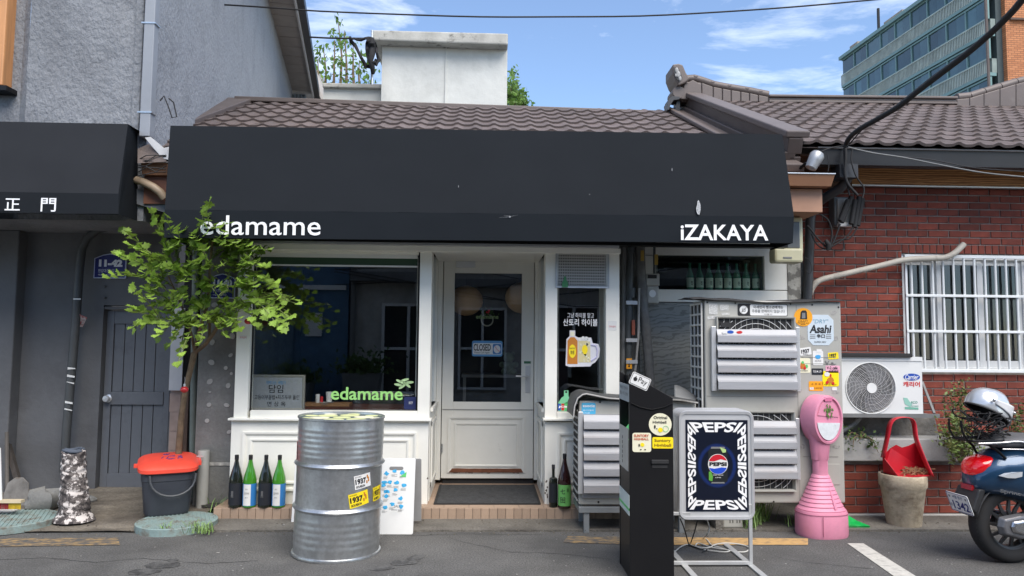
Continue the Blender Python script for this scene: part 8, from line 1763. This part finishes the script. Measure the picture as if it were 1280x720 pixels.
# ---------------- scooter
wc_ = PY(1259, 648, 4.85); WR = .255
sx, sy = wc_.x, 4.85
so_ = thing('scooter', 'dark blue motor scooter parked nose right, number plate 1342, entering at the right edge', 'scooter', (sx, sy, 0), rz=rad(4))
M_sblue = mat('metallic_blue_paint', srgb(28, 62, 92), .28, metal=.35, var=.03, coat=.8); M_chr = mat('chrome', (.50, .50, .51), .25, metal=1, var=0)
M_tyre = mat('tyre', (.014, .014, .015), .8, var=.2); M_rim = mat('wheel_grey', (.05, .05, .053), .4, metal=.4, var=.1); M_seat = mat('seat_vinyl', (.10, .10, .105), .6, var=.1)
def wheel(x0, name='wheel'):
    b = MB(); pr = [(.165, -.045), (.19, -.058), (.225, -.060), (.246, -.045), (.255, -.02), (.256, .02 - .02), (.255, .02), (.246, .045), (.225, .060), (.19, .058), (.165, .045)]
    b.lathe(pr, seg=48, cap=False); T = Matrix.Translation((x0, 0, WR)) @ Matrix.Rotation(pi / 2, 4, 'X'); b.v = [T @ v for v in b.v]; ty = build(b, name, M_tyre, so_, world=False, smooth=50)
    b = MB()
    for k in range(60):
        a = 2 * pi * k / 60
        for s in (-1, 1):
            b.T = T @ Matrix.Rotation(a, 4, 'Z') @ Matrix.Translation((.2485, 0, s * .026)) @ Matrix.Rotation(s * .5, 4, 'X'); b.box(-.002, .0022, -.0035, .0035, -.012, .012)
    b.T = None; build(b, 'tread', M_tyre, ty, world=False, kind='stuff')
    b = MB(); b.lathe([(.160, -.04), (.172, -.044), (.172, -.036), (.150, -.030), (.145, 0), (.150, .030), (.172, .036), (.172, .044), (.160, .04)], seg=48, cap=False); b.v = [T @ v for v in b.v]; rm = build(b, 'rim', M_rim, ty, world=False, smooth=40)
    for k in range(12):
        a = 2 * pi * k / 12; b = MB(); b.T = T @ Matrix.Rotation(a, 4, 'Z'); b.loft([[(.03, -.010, .02), (.03, .010, .02), (.03, .010, .034), (.03, -.010, .034)], [(.09, -.012 + .01, .016), (.09, .012 + .01, .016), (.09, .012 + .01, .030), (.09, -.012 + .01, .030)], [(.152, -.007, .01), (.152, .007, .01), (.152, .007, .026), (.152, -.007, .026)]]); b.T = None; build(b, 'spoke', M_rim, ty, world=False)
    b = MB(); b.lathe([(.045, -.05), (.05, -.04), (.05, .045), (.04, .055), (.01, .06)], seg=20); b.v = [T @ v for v in b.v]; build(b, 'hub', M_rim, ty, world=False, smooth=40)
wheel(0, 'wheel'); wheel(1.34, 'wheel')
# body shells: loft of cross sections along x (y half width, z bottom, z top)
def shell(secs, name, m, n=20, e=2.6, parent=so_):
    rings = []
    for x, w, zb, zt in secs:
        r = []
        for k in range(n):
            a = 2 * pi * k / n; c, s_ = cos(a), sin(a); r.append((x, w * (abs(c) ** (2 / e)) * (1 if c > 0 else -1), (zb + zt) / 2 + (zt - zb) / 2 * (abs(s_) ** (2 / e)) * (1 if s_ > 0 else -1)))
        rings.append(r)
    b = MB(); b.loft(rings); return build(b, name, m, parent, world=False, smooth=50)
shell([(-.275, .05, .50, .565), (-.26, .085, .475, .60), (-.20, .125, .45, .675), (-.10, .155, .44, .735), (.0, .175, .42, .755), (.12, .185, .38, .75), (.25, .175, .36, .745), (.40, .14, .35, .73), (.52, .11, .33, .68), (.56, .09, .30, .62)], 'rear_body', M_sblue, 24, 2.4)
shell([(-.13, .10, .755, .80), (-.08, .13, .75, .825), (.1, .14, .75, .84), (.3, .135, .745, .83), (.5, .115, .735, .81), (.58, .07, .73, .79)], 'seat', M_seat)
b = MB(); 
for s in (-1, 1): b.tube(smooth_path([Vector((-.12, s * .13, .752)), Vector((.1, s * .150, .75)), Vector((.5, s * .12, .735))], 4), .004, 6)
build(b, 'seat_trim', M_chr, so_, world=False, smooth=60)
shell([(.40, .13, .22, .33), (.55, .16, .21, .29), (.80, .16, .21, .28), (.95, .15, .22, .30)], 'footboard', M_sblue)
shell([(.90, .17, .24, .40), (.98, .22, .32, .62), (1.04, .20, .45, .82), (1.06, .13, .6, .92), (1.09, .08, .7, .97)], 'leg_shield', M_sblue, 24, 3)
shell([(1.02, .11, .93, 1.0), (1.08, .14, .92, 1.06), (1.16, .09, .93, 1.05), (1.19, .05, .95, 1.02)], 'headset', M_sblue)
b = MB(); b.lathe([(.055, 0), (.06, .02), (.05, .035), (.01, .045)], seg=24); T = Matrix.Translation((1.16, 0, 1.0)) @ Matrix.Rotation(pi / 2, 4, 'Y'); b.v = [T @ v for v in b.v]; build(b, 'headlight', M_white_pl, so_, world=False, smooth=50)
for s in (-1, 1):
    b = MB(); b.cyl((1.08, s * .1, 1.0), (1.0, s * .33, 1.0), .015); build(b, 'grip', M_rubber, so_, world=False, smooth=60)
    b = MB(); b.tube([(1.05, s * .2, 1.02), (1.04, s * .26, 1.18)], .005, 6); b.ball((1.04, s * .28, 1.22), .055, .25, 1, .9); build(b, 'mirror', M_blackm, so_, world=False, smooth=60)
shell([(1.12, .05, .42, .50), (1.2, .075, .46, .54), (1.34, .075, .50, .565), (1.46, .07, .46, .53), (1.56, .05, .38, .44)], 'front_mudguard', M_sblue)
b = MB(); b.tube([(1.10, -.07, .75), (1.22, -.07, .5), (1.33, -.07, WR)], .022, 8); build(b, 'fork', M_rim, so_, world=False, smooth=60)
# inner rear mudguard / plate holder, drive case, exhaust shield
M_bpl = mat('black_plastic', (.022, .022, .024), .5, var=.1)
b = MB()
b.grid(lambda u, v: (.0 + .285 * cos(rad(75 + 95 * u)), -.085 + .17 * v, WR + .285 * sin(rad(75 + 95 * u))), 12, 4); o = build(b, 'inner_mudguard', M_bpl, so_, world=False, smooth=60); extrude_text(o, .006)
b = MB(); b.add([(-.27, -.10, .49), (-.27, .10, .49), (-.325, .11, .36), (-.325, -.11, .36), (-.20, -.08, .49), (-.20, .08, .49), (-.28, .08, .33), (-.28, -.08, .33)], [(0, 1, 2, 3), (4, 7, 6, 5), (0, 4, 5, 1), (3, 2, 6, 7), (0, 3, 7, 4), (1, 5, 6, 2)]); build(b, 'plate_holder', M_bpl, so_, world=False, bevel=.01)
Tp = Matrix.Translation((-.335, 0, .385)) @ Matrix.Rotation(rad(-20), 4, 'Y') @ Matrix.Rotation(rad(-90), 4, 'Z')      # local x across, -y faces rear
b = MB(); b.prism(rrect(.205, .135, .012, 3), 'y', -.003, .0); b.v = [Tp @ v for v in b.v]; pl_ = build(b, 'number_plate', M_white_pl, so_, world=False)
b = MB(); ringw(b, -.099, .099, -.064, .064, -.003, .004, .001); b.v = [Tp @ v for v in b.v]; build(b, 'plate_border', M_navy, pl_, world=False)
b = MB(); text_rect(b, '1342', -.062, .085, -.048, .012, -.0045, bold=.02); text_rect(b, '서울 용산', -.045, .045, .028, .052, -.0045); text_rect(b, '바', -.09, -.070, -.035, -.010, -.0045); b.v = [Tp @ v for v in b.v]; build(b, 'lettering', M_navy, pl_, world=False)
b = MB(); 
for sx_ in (-.075, .075): disc(b, sx_, .038, .008, .008, -.0045, 10)
b.v = [Tp @ v for v in b.v]; build(b, 'plate_bolts', M_grey, pl_, world=False)
M_tl = mat('tail_red', srgb(190, 10, 20), .12, var=0, coat=1, emis=(srgb(200, 10, 20), .15))
shell([(-.285, .035, .575, .63), (-.262, .075, .565, .655), (-.235, .095, .57, .68), (-.19, .105, .60, .69), (-.15, .09, .64, .70)], 'tail_light', M_tl, 20, 2.6)
b = MB(); b.add([(-.283, -.05, .475), (-.283, .05, .475), (-.283, .05, .505), (-.283, -.05, .505)], [(0, 1, 2, 3)]); b.box(-.285, -.262, -.05, .05, .475, .508); build(b, 'reflector', mat('reflector_red', srgb(150, 16, 28), .2, var=0), so_, world=False)
b = MB(); b.loft([[(x, -.150 - .028 * (1 - ((x + .09) / .13) ** 2) + dy, z_ + .04 * (x + .1)) for x, z_ in ((-.165, .588), (-.13, .578), (-.08, .574), (-.03, .580), (.015, .592), (.03, .600), (.01, .607), (-.03, .611), (-.08, .610), (-.13, .603))] for dy in (.03, .0)]); build(b, 'indicator', mat('clear_indicator', (.42, .44, .46), .1, coat=1), so_, world=False, smooth=30)
b = MB(); add_text(b, 'Sprint', lambda u, v: (-.175 + u * .13, -.163 - .012 * u, .478 + v * .028 - u * .022), .01); build(b, 'lettering', M_chr, so_, world=False)
b = MB(); b.loft([[( x, -.10, z) for x, z in ((-.03, .20), (-.045, .26), (-.03, .32), (.1, .34), (.45, .33), (.5, .26), (.42, .2), (.1, .17))], [(x, -.145, z) for x, z in ((-.01, .215), (-.025, .26), (-.01, .305), (.1, .325), (.44, .315), (.48, .26), (.40, .21), (.1, .185))]]); b.v = [v + Vector((-.12, 0, 0)) for v in b.v]; build(b, 'drive_case', mat('alloy_case', (.16, .16, .17), .4, metal=.5), so_, world=False, bevel=.01)
b = MB(); b.loft([[(x, -.147, z) for x, z in ((.03, .225), (.015, .265), (.03, .30), (.10, .31), (.40, .295), (.42, .26), (.38, .225), (.10, .21))], [(x, -.165, z) for x, z in ((.045, .235), (.03, .265), (.045, .292), (.10, .30), (.39, .285), (.41, .26), (.37, .235), (.10, .22))]]); b.v = [v + Vector((-.12, 0, 0)) for v in b.v]; build(b, 'chrome_cover', M_chr, so_, world=False, bevel=.008)
b = MB(); b.cyl((.04, -.16, .262), (.04, -.18, .262), .022, seg=14); b.cyl((-.02, -.1, .262), (-.02, -.13, .262), .05, seg=20); build(b, 'axle_nut', M_rim, so_, world=False, smooth=40)
b = MB(); b.tube([(-.06, .12, .28), (.15, .13, .24), (.4, .12, .22)], [.05, .055, .03], 12); build(b, 'exhaust', M_chr, so_, world=False, smooth=60)
b = MB(); b.tube([(.55, 0, .25), (.50, -.12, .05), (.42, -.16, .01)], .011, 6); build(b, 'side_stand', M_rim, so_, world=False)
# rear rack
b = MB(); R_ = [(-.30, -.09, .80), (-.31, 0, .80), (-.30, .09, .80), (-.05, .11, .80), (.0, 0, .805), (-.05, -.11, .80), (-.30, -.09, .80)]
b.tube(R_, .008, 6); b.tube([(-.30, -.05, .80), (-.03, -.05, .80)], .006, 6); b.tube([(-.30, .05, .80), (-.03, .05, .80)], .006, 6); b.tube([(-.22, -.08, .80), (-.14, -.11, .74), (-.10, -.13, .69)], .009, 6); b.tube([(-.22, .08, .80), (-.14, .11, .74), (-.10, .13, .69)], .009, 6)
b.tube([(-.31, -.06, .80), (-.345, -.06, .86), (-.35, -.055, .93)], .007, 6); b.tube([(-.31, .06, .80), (-.345, .06, .86), (-.35, .055, .93)], .007, 6)
build(b, 'rear_rack', M_blackm, so_, world=False, smooth=60)
b = MB(); b.tube(smooth_path([Vector((-.27, -.105, .785)), Vector((-.12, -.125, .792)), Vector((0, -.135, .80)), Vector((.12, -.15, .77))], 3), .009, 8); build(b, 'chrome_rail', M_chr, so_, world=False, smooth=60)
nt_ = thing('cargo_net', 'tangle of black elastic luggage net on the scooter rack under the helmet', 'luggage net', (sx, sy, 0), rz=rad(4)); b = MB()
for k in range(46):
    P_ = []; q = Vector((rnd.uniform(-.24, -.02), rnd.uniform(-.09, .09), rnd.uniform(.81, .97)))
    for j in range(6): P_.append(q.copy()); q = q + Vector((rnd.gauss(0, .045), rnd.gauss(0, .04), rnd.gauss(0, .035))); q.z = min(max(q.z, .805), .985); q.x = min(max(q.x, -.27), .0)
    b.tube(smooth_path(P_, 3), rnd.uniform(.0022, .005), 5)
build(b, 'cords', M_rubber, nt_, world=False, kind='stuff', smooth=60)
# helmet: half shell, tilted, on the rack
hm = thing('helmet', 'silver open face helmet resting upside forward on the scooter rack', 'helmet', (sx - .11, sy - .01, 1.015), rot=(0, rad(14), rad(4)))
M_helm = mat('silver_helmet_paint', (.56, .58, .60), .22, metal=.45, var=.04, coat=.6)
def helm(r, u, v, cut=True):
    a = 2 * pi * u; el_a = v * pi / 2
    drop = .045 + .05 * max(0, cos(a)) - .035 * max(0, -cos(a)) ** .7      # +x rear/nape deeper, front higher
    z = r * sin(el_a) * .95 - drop * (1 - sin(el_a)) ** 1.6 - .0
    return (r * 1.16 * cos(el_a) ** .8 * cos(a), r * .92 * cos(el_a) ** .8 * sin(a), z)
b = MB(); b.grid(lambda u, v: helm(.128, u, v), 48, 16); build(b, 'shell', M_helm, hm, world=False, smooth=80).modifiers.new('thickness', 'SOLIDIFY').thickness = .006
b = MB(); b.grid(lambda u, v: helm(.116, u, v), 32, 10); build(b, 'lining', M_dark, hm, world=False, smooth=80)
b = MB(); b.tube([Vector(helm(.128, u / 48, 0)) for u in range(49)], .005, 6); build(b, 'edge_trim', M_rubber, hm, world=False, smooth=60)
b = MB(); 
def vis(u, v): a = rad(-98 + 92 * u); p = Vector(helm(.136, a / (2 * pi) % 1, .34 - .62 * v)); return (p.x, p.y, p.z - .01 * v)
b.grid(lambda u, v: (Vector((.135 * 1.16 * cos(rad(-105 + 105 * u)), .135 * .92 * sin(rad(-105 + 105 * u)), .045 - .115 * v * (.25 + .75 * u) - .02 * u))), 16, 6); o = build(b, 'white_side_panel', mat('panel_white', (.62, .63, .64), .3, coat=.5), hm, world=False, smooth=80); extrude_text(o, .004)
b = MB()
for a, z in ((-112, .038), (-40, -.005)): b.ball((.14 * 1.16 * cos(rad(a)), .14 * .92 * sin(rad(a)), z), .011)
build(b, 'studs', M_chr, hm, world=False, smooth=60)

bpy.data.scenes.remove(TS)
